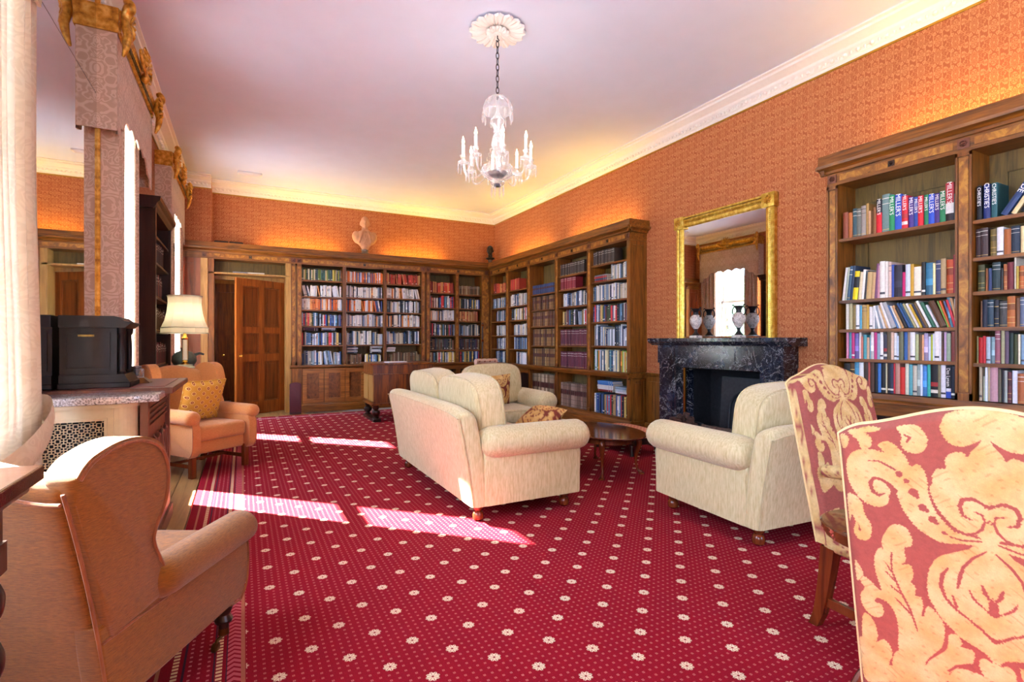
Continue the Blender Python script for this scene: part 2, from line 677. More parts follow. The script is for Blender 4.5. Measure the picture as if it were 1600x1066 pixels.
# glass that lets sun and sky through
gl = bpy.data.materials.new('window_glass')
gl.use_nodes = True
nt = gl.node_tree
nt.nodes.remove(nt.nodes['Principled BSDF'])
tr = nt.nodes.new('ShaderNodeBsdfTransparent')
gs = nt.nodes.new('ShaderNodeBsdfGlossy')
gs.inputs['Roughness'].default_value = 0.02
mx = nt.nodes.new('ShaderNodeMixShader')
mx.inputs[0].default_value = 0.05
nt.links.new(tr.outputs[0], mx.inputs[1])
nt.links.new(gs.outputs[0], mx.inputs[2])
nt.links.new(mx.outputs[0], nt.nodes['Material Output'].inputs[0])
GLASS = gl
cr = bpy.data.materials.new('cut_crystal')
cr.use_nodes = True
nt = cr.node_tree
nt.nodes.remove(nt.nodes['Principled BSDF'])
tr = nt.nodes.new('ShaderNodeBsdfTransparent')
tr.inputs[0].default_value = (0.98, 0.98, 0.99, 1)
gs = nt.nodes.new('ShaderNodeBsdfGlossy')
gs.inputs['Roughness'].default_value = 0.12
gs.inputs[0].default_value = (1, 1, 1, 1)
tl = nt.nodes.new('ShaderNodeBsdfTranslucent')
tl.inputs[0].default_value = (0.95, 0.95, 0.97, 1)
df = nt.nodes.new('ShaderNodeBsdfDiffuse')
df.inputs[0].default_value = (0.95, 0.95, 0.97, 1)
m0 = nt.nodes.new('ShaderNodeMixShader')
m0.inputs[0].default_value = 0.5
nt.links.new(tl.outputs[0], m0.inputs[1])
nt.links.new(df.outputs[0], m0.inputs[2])
m1 = nt.nodes.new('ShaderNodeMixShader')
m1.inputs[0].default_value = 0.4
nt.links.new(m0.outputs[0], m1.inputs[1])
nt.links.new(gs.outputs[0], m1.inputs[2])
fr = nt.nodes.new('ShaderNodeLayerWeight')
fr.inputs[0].default_value = 0.5
mx = nt.nodes.new('ShaderNodeMixShader')
ad = nt.nodes.new('ShaderNodeMath')
ad.operation = 'MULTIPLY_ADD'
ad.inputs[1].default_value = 0.5
ad.inputs[2].default_value = 0.12
nt.links.new(fr.outputs['Facing'], ad.inputs[0])
nt.links.new(ad.outputs[0], mx.inputs[0])
nt.links.new(tr.outputs[0], mx.inputs[1])
nt.links.new(m1.outputs[0], mx.inputs[2])
nt.links.new(mx.outputs[0], nt.nodes['Material Output'].inputs[0])
CRYSTAL = cr


def emit(name, col, s):
    m = bpy.data.materials.new(name)
    m.use_nodes = True
    b = m.node_tree.nodes['Principled BSDF']
    b.inputs['Base Color'].default_value = C(col)
    b.inputs['Emission Color'].default_value = C(col)
    b.inputs['Emission Strength'].default_value = s
    return m


FLAME = emit('lit_candle_bulb', '#ffe9c0', 12)
LED = emit('amber_led_strip', '#ffb020', 30)

# carpet: crimson, flower medallions in a lattice, small hollow squares between, woven border
cp = Mat('crimson_patterned_carpet', 0.95, spec=0.1)
x, y, z = cp.xyz()
a = (x - 0.116) / 0.1208
b = (y - 3.252) / 0.1248
p = (a + b) * 0.5
q = (a - b) * 0.5
fp, fq = p.cell(), q.cell()
dx = (fp + fq) * 0.1208
dy = (fp - fq) * 0.1248
r = (dx * dx + dy * dy).sqrt()
th = dy.atan2(dx)
pet = (th * 8).cos()
flower = (r < pet * 0.0035 + 0.0235) * ((th * 4).sin().abs() > 0.22 - 0.0) * (r > 0.0045)
halo = r < 0.031
sx = ((x - 0.131) / 0.0302).cell().abs()
sy = ((y - 3.267) / 0.0312).cell().abs()
mxs = sx.max(sy)
dots = (mxs < 0.15) * (mxs > 0.05)
inner = x > 0.012
body = X(cp.nt, flower.s).max(dots * (halo * -1.0 + 1.0)) * inner
crim = cp.ramp(cp.noise(cp.co(), 260, 2), [(0.3, '#6c0818'), (0.7, '#8c1022')])
big = cp.noise(cp.co(), 1.3, 2)
crim = cp.mix(big * 0.25, crim, '#9a1628')
c1 = cp.mix(flower * inner, crim, '#dccaa8')
c2 = cp.mix(dots * (halo * -1.0 + 1.0) * inner, c1, '#a8625a')
# border bands across x
dash = ((y / 0.022).cell().abs() < 0.3)
ladder = ((x + 0.076).abs() < 0.010) * dash
ladder2 = ((x + 0.217).abs() < 0.010) * dash
lines = ((x + 0.093).abs() < 0.003).max((x + 0.19).abs() < 0.004).max((x + 0.052).abs() < 0.002)
tan_ = ((x - 0.002).abs() < 0.007).max((x + 0.27).abs() < 0.006)
leafx = (x + 0.028).abs()
leaf = (leafx < 0.026) * (((y + leafx * 0.8) / 0.03).cell().abs() < 0.3)
bd = ((x + 0.14).abs() < 0.04) * ((((x + 0.14) / 0.03).cell().abs().max((y / 0.03).cell().abs())) < 0.16)
c3 = cp.mix(leaf, c2, '#b0525a')
c3 = cp.mix(bd, c3, '#b86a6a')
c3 = cp.mix(ladder.max(ladder2), c3, '#d8b88c')
c3 = cp.mix(lines, c3, '#3a2030')
c3 = cp.mix(tan_, c3, '#a06048')
# far border strip
fy = (y > 8.72) * (y < 8.80)
c3 = cp.mix(fy * 0.6, c3, '#c08898')
cp.base(c3)
cp.bump(cp.noise(cp.co(), 500, 2), 0.4, 0.004)
CARPET = cp.m
# ---------------------------------------------------------------- the room
def struct(name, mb, mats, parent=None):
    o = mb.build(name, mats, parent)
    if parent is None:
        o['kind'] = 'structure'
    return o


x0, x1, y0, y1, H = ROOM['x0'], ROOM['x1'], ROOM['y0'], ROOM['y1'], ROOM['h']
floor = struct('floor', M().box(-1.4, 5.1, -3.0, 11.0, -0.2, -0.02), W_FLOOR)
k = 0
rr = random.Random(3)
pw = 0.155
for i in range(12):
    xa = -0.95 + i * pw
    spans = [(-2.6, 0.4), (0.4, 3.3 + 0.5 * (i % 2)), (3.3 + 0.5 * (i % 2), 6.1 - 0.7 * (i % 2)), (6.1 - 0.7 * (i % 2), 8.9), (8.9, 10.34)]
    if xa > -0.4:
        spans = [(8.7, 9.45 + 0.2 * (i % 2)), (9.45 + 0.2 * (i % 2), 10.34)]
    for ya, yb in spans:
        d = rr.uniform(-0.002, 0)
        M().box(xa + 0.002, xa + pw - 0.002, ya + 0.002, yb - 0.002, -0.02, d).build('plank', W_FLOOR, floor)
struct('ceiling', M().box(-1.4, 5.1, -3.0, 10.2, H, H + 0.2), PLASTER)

# left wall with window openings
w = M()
ys = sorted(LEFT_WINDOWS)
Z0, Z1 = 0.68, 3.35
e = -3.0
for a, b in ys:
    w.box(-1.35, x0, e, a, 0, H)
    w.box(-1.35, x0, a, b, 0, Z0)
    w.box(-1.35, x0, a, b, Z1, H)
    e = b
w.box(-1.35, x0, e, 10.1, 0, H)
struct('wall_left', w, WALLPAPER)
# right wall, rear wall (behind the camera), back wall with the doorway
struct('wall_right', M().box(x1, 5.05, -3.0, 3.36, 0, H).box(x1, 5.05, 4.40, 10.1, 0, H).box(x1, 5.05, 3.36, 4.40, 0.89, H).box(5.0, 5.05, 3.36, 4.40, 0, 0.89), WALLPAPER)
w = M()
e = -1.35
for a, b in ADDED_REAR_WINDOWS:
    w.box(e, a, -3.0, y0, 0, H).box(a, b, -3.0, y0, 0, Z0).box(a, b, -3.0, y0, Z1, H)
    e = b
w.box(e, 5.05, -3.0, y0, 0, H)
struct('wall_rear', w, WALLPAPER)
DX0, DX1, DH = -0.42, 0.66, 2.29
w = M()
w.box(x0, DX0, y1, 9.9, 0, H).box(DX1, x1, y1, 9.9, 0, H).box(DX0, DX1, y1, 9.9, DH, H)
w.box(x0, -0.44, 9.5, y1, 2.77, H)          # the wall steps forward at its left end
struct('wall_back', w, WALLPAPER)
# passage behind the door
w = M()
w.box(-1.2, 1.6, 10.36, 10.5, 0, 2.6).box(-1.3, -1.2, 9.9, 10.5, 0, 2.6).box(1.6, 1.7, 9.9, 10.5, 0, 2.6).box(-1.3, 1.7, 9.9, 10.5, 2.6, 2.7)
struct('wall_passage', w, W_JAMB)

# windows
def window(i, plane, a, b):
    """sash window in the left (axis y) or rear (axis x) wall"""
    root = empty('window_%d' % i)
    root['kind'] = 'structure'

    def bx(m, u0, u1, d0, d1, za, zb):
        if plane == 'left':
            return m.box(-1.12 + d0, -1.12 + d1, u0, u1, za, zb)
        return m.box(u0, u1, -2.78 + d0, -2.78 + d1, za, zb)
    f = M()
    bx(f, a, a + 0.05, -0.08, 0.06, Z0, Z1)
    bx(f, b - 0.05, b, -0.08, 0.06, Z0, Z1)
    bx(f, a, b, -0.08, 0.06, Z1 - 0.05, Z1)
    f.build('window_frame', PAINTW, root)
    for qa, qb in ((a, a + 0.012), (b - 0.012, b)):
        bx(M(), qa, qb, 0.06, 0.165, Z0 + 0.04, Z1).build('reveal_board', PAINTW, root)
    s = M()
    bx(s, a, b, -0.08, 0.16, Z0, Z0 + 0.04)
    s.build('window_sill', PAINTW, root)
    zm = 2.14
    for nm, za, zb, d in (('lower_sash', Z0 + 0.04, zm + 0.03, 0.0), ('upper_sash', zm - 0.03, Z1 - 0.05, -0.05)):
        q = M()
        bx(q, a + 0.05, a + 0.1, d - 0.02, d + 0.02, za, zb)
        bx(q, b - 0.1, b - 0.05, d - 0.02, d + 0.02, za, zb)
        bx(q, a + 0.05, b - 0.05, d - 0.02, d + 0.02, za, za + 0.055)
        bx(q, a + 0.05, b - 0.05, d - 0.02, d + 0.02, zb - 0.055, zb)
        o = q.build(nm, PAINTW, root)
        g = M()
        bx(g, a + 0.09, b - 0.09, d - 0.002, d + 0.002, za + 0.05, zb - 0.05)
        g.build('pane', GLASS, o)


for i, (a, b) in enumerate(LEFT_WINDOWS):
    window(i + 1, 'left', a, b)
for i, (a, b) in enumerate(ADDED_REAR_WINDOWS):
    window(i + 5, 'rear', a, b)  # added window, out of view

# plaster cornice: one run per wall with a row of leaf blocks
PROF = [(0, 0), (0.015, 0), (0.018, 0.02), (0.035, 0.028), (0.04, 0.05), (0.075, 0.075), (0.085, 0.095), (0.13, 0.115), (0.165, 0.13), (0.17, 0.15), (0.2, 0.155), (0.2, 0.17), (0, 0.17)]
CZ = H - 0.17


def cornice(name, axis, sgn, base, a, b, mat=CORNICE):
    poly = [(base + sgn * p, CZ + q) for p, q in PROF]
    o = struct(name, M().prism(poly, 'y' if axis == 'y' else 'x', a, b), mat)
    d = M()
    t = a + 0.06
    k = 0
    while t < b - 0.05:
        p = base + sgn * 0.048
        r = 0.018 if k % 2 == 0 else 0.01
        c = (p, t, CZ + 0.052) if axis == 'y' else (t, p, CZ + 0.052)
        d.lathe([(0.001, -0.026), (r, -0.014), (r * 1.1, 0.004), (0.001, 0.022)], 6, c, smooth=True)
        t += 0.055
        k += 1
    q = d.build('leaf_ornament', mat, o, kind='stuff')
    # gilt fillet under the plaster
    f = M()
    if axis == 'y':
        f.box(min(base, base + sgn * 0.012), max(base, base + sgn * 0.012), a, b, CZ - 0.016, CZ - 0.001)
    else:
        f.box(a, b, min(base, base + sgn * 0.012), max(base, base + sgn * 0.012), CZ - 0.016, CZ - 0.001)
    f.build('fillet', LINEGOLD, o)
    return o


cornice('trim_1', 'y', -1, x1, y0, y1)
cornice('trim_2', 'x', -1, y1, -0.44, x1)
cornice('trim_3', 'x', -1, 9.5, x0, -0.44)
cornice('trim_4', 'y', 1, x0, y0, 9.5)

# panelled dado on the right wall, from the far bookcase to the near one
d = M()
d.box(4.655, x1, 2.66, 3.09, 0, 0.76).box(4.655, x1, 4.71, 5.14, 0, 0.76)
dado = struct('trim_5', d, W_V)
c = M()
c.prism([(4.68, 0.745), (4.64, 0.745), (4.63, 0.765), (4.625, 0.79), (4.68, 0.79)], 'y', 2.66, 3.08)
c.prism([(4.68, 0.745), (4.64, 0.745), (4.63, 0.765), (4.625, 0.79), (4.68, 0.79)], 'y', 4.72, 5.14)
c.build('dado_rail', W_H, dado)
for a, b in ((4.80, 5.10),):
    M().box(4.645, 4.658, a, b, 0.2, 0.68).build('panel', W_V, dado)
struct('baseboard_right', M().box(4.63, 4.656, 4.78, 5.14, 0, 0.14), W_H)
struct('baseboard_left', M().box(x0, x0 + 0.02, 0.9, 9.3, 0, 0.16), PAINTW)

# carpet
car = M().box(-0.32, 4.30, -1.8, 8.97, -0.018, 0.008).build('carpet', CARPET)
tag(car, 'crimson carpet with cream flower medallions and a woven border', 'carpet')

# ceiling vent
t = thing('ceiling_vent', 'small white rectangular vent on the ceiling near the back wall', 'vent', (0.1, 8.95, H))
M().rbox(-0.17, 0.17, -0.06, 0.06, -0.03, 0.0, 0.01, 2).build('cover', VENTW, t)
q = M()
for i in range(5):
    q.box(-0.14, 0.14, -0.045 + i * 0.02, -0.036 + i * 0.02, -0.034, -0.028)
q.build('slots', VENTW, t)

# garden outside (seen through the windows and in the mirror)
bounce_ground = struct('ground', M().box(-60, -1.4, -30, 60, -0.9, -0.5), plain('pale_bounce_ground', '#c9c6be', 0.9, var=0.1, scale=2))  # ground made pale to bounce sunlight up through the windows
TR = random.Random(5)
leafm = plain('tree_leaves', '#93b083', 0.7, var=0.3, scale=3)
for tx, ty, s in ((-16, 17.6, 1.0), (-22, 26.0, 1.2)):
    t = thing('garden_tree', 'leafy green garden tree outside the %s window, seen in the gilt mirror' % ('far' if s == 1 else 'far left'), 'tree', (tx, ty, -0.5))
    M().tube([(0, 0, 0), (0.1, 0, 1.5), (0, 0.1, 3.4)], [0.28, 0.2, 0.12], 10).build('trunk', LOG, t)
    f = M()
    for i in range(1500):
        a, b_ = TR.uniform(0, 2 * PI), TR.uniform(-1, 1)
        r = 2.0 * s * TR.uniform(0.5, 1)
        p = Vector((r * math.cos(a) * math.sqrt(1 - b_ * b_), r * math.sin(a) * math.sqrt(1 - b_ * b_), 3.2 * s + r * 1.2 * b_))
        u = Vector((TR.gauss(0, 1), TR.gauss(0, 1), TR.gauss(0, 1))).normalized() * 0.22
        v = u.orthogonal().normalized() * 0.15
        f.add([tuple(p - u), tuple(p + v), tuple(p + u), tuple(p - v)], [(0, 1, 2, 3)])
    f.build('foliage', leafm, t, kind='stuff')
# ---------------------------------------------------------------- bookcases
ZTOP, ZOPEN, ZLEDGE = 2.76, 2.50, 0.79


def rosette(mb, cx, y, cz, s=0.03):
    mb.box(cx - s, cx + s, y - 0.006, y + 0.004, cz - s, cz + s)
    for i in range(8):
        a = PI * i / 4
        mb.lathe([(0.001, -0.006), (s * 0.26, 0), (0.001, 0.006)], 6, (cx + s * 0.5 * math.cos(a), y - 0.008, cz + s * 0.5 * math.sin(a)))
    mb.lathe([(0.001, -s * 0.3), (s * 0.3, 0), (0.001, s * 0.3)], 6, (cx, y - 0.01, cz))


def framed_panel(root, name, x0, x1, z0, z1, y, depth=0.02, border=0.05, mat=None, inner=None, pname='panel', mould=None):
    """joined frame + recessed field, facing -y"""
    mat = mat or W_V
    f = M()
    f.box(x0, x0 + border, y, y + depth, z0, z1).box(x1 - border, x1, y, y + depth, z0, z1)
    f.box(x0 + border, x1 - border, y, y + depth, z0, z0 + border).box(x0 + border, x1 - border, y, y + depth, z1 - border, z1)
    g = 0.012
    a, b, c, d = x0 + border, x1 - border, z0 + border, z1 - border
    f.box(a, a + g, y + 0.004, y + depth, c, d).box(b - g, b, y + 0.004, y + depth, c, d)
    a, b = a + g, b - g
    f.box(a, b, y + 0.004, y + depth, c, c + g).box(a, b, y + 0.004, y + depth, d - g, d)
    o = f.build(name, mat, root)
    a, b = a - g, b + g
    M().box(a, b, y + depth * 0.6, y + depth * 0.9, c, d).build(pname, inner or mat, o)
    return o


def upright(root, a, b, depth, z0=ZLEDGE, z1=ZOPEN, burr=True, name='upright'):
    m = M().box(a, b, 0, depth, z0, z1)
    if b - a > 0.05:
        m.box(a, a + 0.014, -0.012, 0.002, z0, z1).box(b - 0.014, b, -0.012, 0.002, z0, z1)
        m.box(a, b, -0.012, 0.002, z0, z0 + 0.05).box(a, b, -0.012, 0.002, z1 - 0.03, z1)
    o = m.build(name, W_V, root)
    if b - a > 0.05 and burr:
        M().box(a + 0.02, b - 0.02, -0.006, 0.002, z0 + 0.06, z1 - 0.04).build('inlay', W_BURR, o)
    return o


def entablature(root, a, b, depth, ends=(0, 0), joints=(), y=0.0):
    """frieze, cornice mouldings and the parapet that hides the lights; faces -y"""
    ea, eb = ends
    M().box(a, b, y - 0.005, y + depth, ZOPEN, 2.615).build('frieze', W_H, root)
    prof = [(0.0, 2.60), (-0.02, 2.605), (-0.028, 2.625), (-0.05, 2.64), (-0.075, 2.65), (-0.08, 2.672), (-0.055, 2.68), (-0.05, 2.76), (-0.03, 2.76), (-0.03, 2.68), (0.0, 2.68)]
    m = M().prism([(y + p, q) for p, q in prof], 'x', a - 0.05 * ea, b + 0.05 * eb)
    for s, xx in ((ea, a), (eb, b)):
        if s:
            sg = -1 if xx == a else 1
            m.prism([(xx + sg * -p * 1.0, q) for p, q in prof], 'y', y - 0.05, y + depth)
    m.box(a, b, y, y + depth, 2.612, 2.69)
    m.box(a, b, y - 0.012, y, 2.50, 2.515)
    m.build('cornice', W_H, root)
    for j in joints:
        k = M()
        rosette(k, j, y - 0.006, 2.557, 0.034)
        k.build('rosette', W_CARVED, root)
    js = sorted(joints)
    for p, q in zip(js[:-1], js[1:]):
        if q - p > 0.25:
            M().box(p + 0.06, q - 0.06, y - 0.009, y - 0.003, 2.532, 2.583).build('inlay', W_BURR, root)
            c = (p + q) / 2
            t = M()
            t.box(c - 0.022, c + 0.022, y - 0.014, y - 0.008, 2.536, 2.579)
            t.lathe([(0.001, -0.016), (0.014, 0), (0.001, 0.016)], 8, (c, y - 0.016, 2.557))
            t.build('boss', W_DARK, root)


def shelf(root, a, b, z, depth, th=0.025, y=0.012):
    M().box(a, b, y, depth, z - th, z).box(a, b, y - 0.006, y + 0.002, z - th + 0.004, z - 0.005).build('shelf', W_H, root)


def bay_back(root, a, b, z0, z1, depth, mat=None):
    o = M().box(a, b, depth - 0.018, depth, z0, z1).build('back_board', mat or W_KHAKI, root)
    return o


def strip_light(root_loc, rz, length, label, power):
    t = thing('led_strip', label, 'light', root_loc, rz)
    M().box(-length / 2, length / 2, -0.012, 0.012, 0, 0.012).build('strip', LED, t)
    d = bpy.data.lights.new('strip_glow', 'AREA')
    d.shape = 'RECTANGLE'
    d.size = length
    d.size_y = 0.03
    d.energy = power
    d.color = (1, 0.66, 0.11)
    o = bpy.data.objects.new('strip_glow', d)
    o.location = (0, 0.0, 0.03)
    o.rotation_euler = (PI + 0.35, 0, 0)
    o.parent = t
    COL.objects.link(o)
    return t


# --- the long bookcase on the back wall (local x = world X, front plane Y = 9.40)
FB = 9.40
DB = y1 - FB
back = thing('bookcase', 'long oak bookcase built round the open door on the back wall', 'bookcase', (1.5, FB, 0))
O = -1.5


def X_(v): return v + O


# left panelled end and door surround
framed_panel(back, 'side_panel', X_(-0.95), X_(-0.58), 0.0, ZOPEN, 0.0, 0.03, 0.07, W_RED, W_RED)
M().box(X_(-0.58), X_(-0.485), -0.03, 0.30, 0.80, ZOPEN).build('pilaster', W_PINE, back)
q = M().box(X_(-0.575), X_(-0.49), -0.05, 0.0, 0.0, 0.72)
q.box(X_(-0.595), X_(-0.47), -0.08, 0.0, 0.72, 0.745).box(X_(-0.605), X_(-0.46), -0.1, 0.0, 0.76, 0.80).box(X_(-0.6), X_(-0.465), -0.09, 0.0, 0.745, 0.76)
q.build('pedestal', W_PINE, back)
M().box(X_(-0.485), X_(-0.40), 0.0, 0.40, 0.0, ZOPEN).build('door_jamb', W_V, back)
M().box(X_(0.64), X_(0.72), 0.0, 0.40, 0.0, ZOPEN).build('door_jamb', W_JAMB, back)
M().box(X_(-0.40), X_(0.64), 0.28, 0.34, 2.29, ZOPEN).build('overdoor_board', W_KHAKI, back)
M().box(X_(-0.40), X_(0.64), 0.30, 0.43, 2.21, 2.29).build('door_head', W_JAMB, back)
M().box(X_(-0.47), X_(0.70), 0.0, 0.29, 2.27, 2.295).build('shelf', W_JAMB, back)
UP = [(0.72, 0.80), (0.81, 0.89), (1.555, 1.618), (2.273, 2.327), (2.98, 3.06), (3.075, 3.155), (3.67, 3.74), (4.217, 4.40)]
for a, b in UP:
    upright(back, X_(a), X_(b), DB, burr=(b - a) > 0.07)
entablature(back, X_(-0.95), X_(4.40), DB, (0, 0), [X_(v) for v in (-0.53, 0.76, 0.85, 3.02, 3.115, 4.33)])
# cupboards
ledge = M().prism([(0.02, 0.735), (-0.09, 0.735), (-0.1, 0.75), (-0.115, 0.76), (-0.115, 0.785), (-0.1, 0.79), (0.02, 0.79)], 'x', X_(0.70), X_(4.30))
ledge.box(X_(0.72), X_(4.4), 0.0, DB, 0.75, 0.788)
ledge.build('ledge', W_H, back)
cb = M().box(X_(0.72), X_(0.887), -0.10, DB, 0.0, 0.74).box(X_(0.887), X_(2.98), -0.075, -0.06, 0.12, 0.74).box(X_(2.98), X_(3.10), -0.1, DB, 0, 0.74)
cb.box(X_(0.887), X_(2.98), -0.06, DB, 0.0, 0.12).box(X_(0.80), X_(0.81), -0.105, -0.09, 0.05, 0.7)
cb.build('cupboard_carcass', W_V, back)
pl = M().prism([(0, 0), (-0.115, 0), (-0.115, 0.11), (-0.105, 0.12), (-0.1, 0.14), (-0.085, 0.145), (0, 0.145)], 'x', X_(0.70), X_(3.10))
pl.build('plinth', W_H, back)
for i in range(6):
    a = 0.887 + i * 0.3488
    framed_panel(back, 'cupboard_door', X_(a + 0.006), X_(a + 0.3428), 0.15, 0.725, -0.095, 0.022, 0.062, W_CUP, W_BURRDK)
# knee-hole part: dark back and apron
M().box(X_(3.10), X_(4.30), 0.12, 0.14, 0.0, 0.74).build('kneehole_back', W_DARK, back)
M().box(X_(3.10), X_(4.40), -0.08, -0.06, 0.66, 0.74).build('apron', W_H, back)
M().box(X_(3.66), X_(3.74), -0.08, 0.12, 0.0, 0.66).build('kneehole_post', W_V, back)
BB = [((0.89, 1.555), (0.79, 1.13, 1.46, 1.735, 1.965, 2.245)), ((1.618, 2.273), (0.79, 1.135, 1.462, 1.73, 1.975, 2.245)), ((2.327, 2.98), (0.79, 1.147, 1.464, 1.725, 1.986, 2.247)),
      ((3.155, 3.67), (0.79, 1.03, 1.307, 1.596, 1.838, 2.127)), ((3.74, 4.217), (0.79, 1.03, 1.307, 1.59, 1.835, 2.11))]
for (a, b), zs in BB:
    bay_back(back, X_(a), X_(b), ZLEDGE, ZOPEN, DB)
    for zz in zs[1:]:
        shelf(back, X_(a), X_(b), zz, DB - 0.018)

# --- the right-hand far bookcase (local x runs towards the camera, faces -X); corner at Y = 9.38
FR = 4.40
DR = x1 - FR
ry = 9.36
far = thing('bookcase', 'tall oak bookcase in five bays on the right wall, ending by the fireplace', 'bookcase', (FR, ry, 0), -PI / 2)


def L2(Y): return ry - Y


RB = [((9.31, 8.66), (0.79, 1.05, 1.306, 1.582, 1.841, 2.134)), ((8.55, 7.841), (0.79, 1.054, 1.306, 1.582, 1.841, 2.134)), ((7.73, 6.941), (0.79, 1.123, 1.448, 1.722, 1.99)),
      ((6.848, 6.08), (0.79, 1.131, 1.445, 1.731, 1.994, 2.211)), ((5.995, 5.221), (0.79, 1.135, 1.47, 1.76, 2.03, 2.265))]
for a, b in ((9.36, 9.31), (8.66, 8.55), (7.841, 7.73), (6.941, 6.848), (6.08, 5.995)):
    upright(far, L2(a), L2(b), DR)
upright(far, L2(5.221), L2(5.176), DR, name='end_upright', burr=False)
# panelled end towards the camera
e = M().box(L2(5.176), L2(5.166), 0.0, DR, 0.0, ZOPEN)
for za, zb in ((0.16, 0.68), (0.86, 2.44)):
    xa = L2(5.166)
    e.box(xa, xa + 0.010, 0, 0.05, za - 0.06, zb + 0.05).box(xa, xa + 0.010, DR - 0.05, DR, za - 0.06, zb + 0.05)
    e.box(xa, xa + 0.010, 0.05, DR - 0.05, za - 0.06, za).box(xa, xa + 0.010, 0.05, DR - 0.05, zb, zb + 0.05)
    e.box(xa, xa + 0.006, 0.075, DR - 0.075, za + 0.03, zb - 0.03)
e.build('end_panel', W_V, far)
entablature(far, L2(9.36), L2(5.156), DR, (0, 1), [L2(v) for v in (9.3, 8.605, 7.785, 6.895, 6.037, 5.19)])
lg = M().prism([(0.02, 0.71), (-0.01, 0.71), (-0.03, 0.735), (-0.04, 0.76), (-0.04, 0.785), (0.02, 0.79)], 'x', L2(9.3), L2(5.13))
lg.prism([(L2(5.166) + 0.035, 0.72), (L2(5.166) + 0.035, 0.785), (L2(5.166), 0.79), (L2(5.166), 0.70)], 'y', -0.04, DR).box(L2(9.36), L2(5.17), 0.0, DR, 0.71, 0.788)
lg.build('ledge', W_H, far)
pl = M().prism([(0.02, 0), (-0.02, 0), (-0.02, 0.12), (-0.01, 0.135), (0.0, 0.17), (0.02, 0.17)], 'x', L2(7.785), L2(5.14)).box(L2(7.785), L2(5.17), 0.0, DR, 0.0, 0.195)
pl.box(L2(5.166), L2(5.14), -0.02, DR, 0.0, 0.12)
pl.build('plinth', W_H, far)
for a, b in ((7.785, 7.73), (6.941, 6.848), (6.08, 5.995), (5.221, 5.176)):
    upright(far, L2(a), L2(b), DR, 0.195, 0.71, burr=False)
for (a, b), zs in RB:
    bay_back(far, L2(a), L2(b), ZLEDGE, ZOPEN, DR)
    for zz in zs[1:]:
        shelf(far, L2(a), L2(b), zz, DR - 0.018)
for (a, b), zs in RB[2:]:
    bay_back(far, L2(a), L2(b), 0.195, 0.71, DR)
M().box(L2(9.36), L2(7.785), 0.2, 0.22, 0.0, 0.71).build('kneehole_back', W_DARK, far)
M().box(L2(9.36), L2(7.785), -0.02, 0.0, 0.64, 0.71).build('apron', W_H, far)

# --- the right-hand near bookcase
ny = 2.64
near = thing('bookcase', 'tall oak bookcase at the right edge, nearest the damask chairs', 'bookcase', (FR, ny, 0), -PI / 2)


def L1(Y): return ny - Y


for a, b in ((2.64, 2.552), (1.752, 1.66), (0.86, 0.78)):
    upright(near, L1(a), L1(b), DR)
entablature(near, L1(2.64), L1(0.78), DR, (1, 0), [L1(v) for v in (2.596, 1.706, 0.82)])
lg = M().prism([(0.02, 0.70), (-0.02, 0.70), (-0.02, 0.715), (-0.035, 0.72), (-0.035, 0.735), (-0.015, 0.75), (-0.012, 0.79), (0.02, 0.79)], 'x', L1(2.66), L1(0.76)).box(L1(2.64), L1(0.78), 0.0, DR, 0.70, 0.788)
lg.box(L1(2.6), L1(0.8), 0.0, 0.02, 0.62, 0.70)
lg.build('ledge', W_H, near)
M().box(L1(2.64), L1(0.78), 0.12, 0.14, 0.0, 0.70).build('kneehole_back', W_DARK, near)
M().box(L1(2.64), L1(2.56), 0.0, DR, 0.0, 0.70).build('base_post', W_V, near)
M().box(L1(0.86), L1(0.78), 0.0, DR, 0.0, 0.70).build('base_post', W_V, near)
NB = [((2.552, 1.752), (0.795, 1.056, 1.296, 1.536, 2.048)), ((1.66, 0.86), (0.795, 1.05, 1.293, 1.535, 1.766, 2.02))]
for (a, b), zs in NB:
    o = bay_back(near, L1(a), L1(b), ZLEDGE, ZOPEN, DR)
    for zz in zs[1:]:
        shelf(near, L1(a), L1(b), zz, DR - 0.018)
    # raised stiles on the back boards
    s = M()
    s.box(L1(a) + 0.0, L1(a) + 0.1, DR - 0.03, DR - 0.017, ZLEDGE, ZOPEN).box(L1(b) - 0.1, L1(b), DR - 0.03, DR - 0.017, ZLEDGE, ZOPEN).box(L1(a) + 0.1, L1(b) - 0.1, DR - 0.03, DR - 0.017, 2.36, ZOPEN)
    s.build('stile', W_KHAKI, o)

# amber strips behind the parapets
LEDW = 10
strip_light((0.93, 9.62, 2.70), 0, 1.25, 'amber strip light on top of the back bookcase, left of the terracotta bust', LEDW)
strip_light((2.95, 9.62, 2.70), 0, 1.15, 'amber strip light on top of the back bookcase, right of the terracotta bust', LEDW)
strip_light((4.56, 8.2, 2.70), -PI / 2, 1.4, 'amber strip light on top of the far right bookcase, nearer the corner', LEDW)
strip_light((4.56, 6.1, 2.70), -PI / 2, 1.5, 'amber strip light on top of the far right bookcase, nearer the fireplace', LEDW)
strip_light((4.56, 1.45, 2.70), -PI / 2, 1.6, 'amber strip light on top of the near right bookcase', LEDW * 1.2)


# ---------------------------------------------------------------- books
def clamp(c): return tuple(max(0.0, min(1.0, q)) for q in c)


def shade(c, k): return clamp((c[0] * k, c[1] * k, c[2] * k)) + (1,)


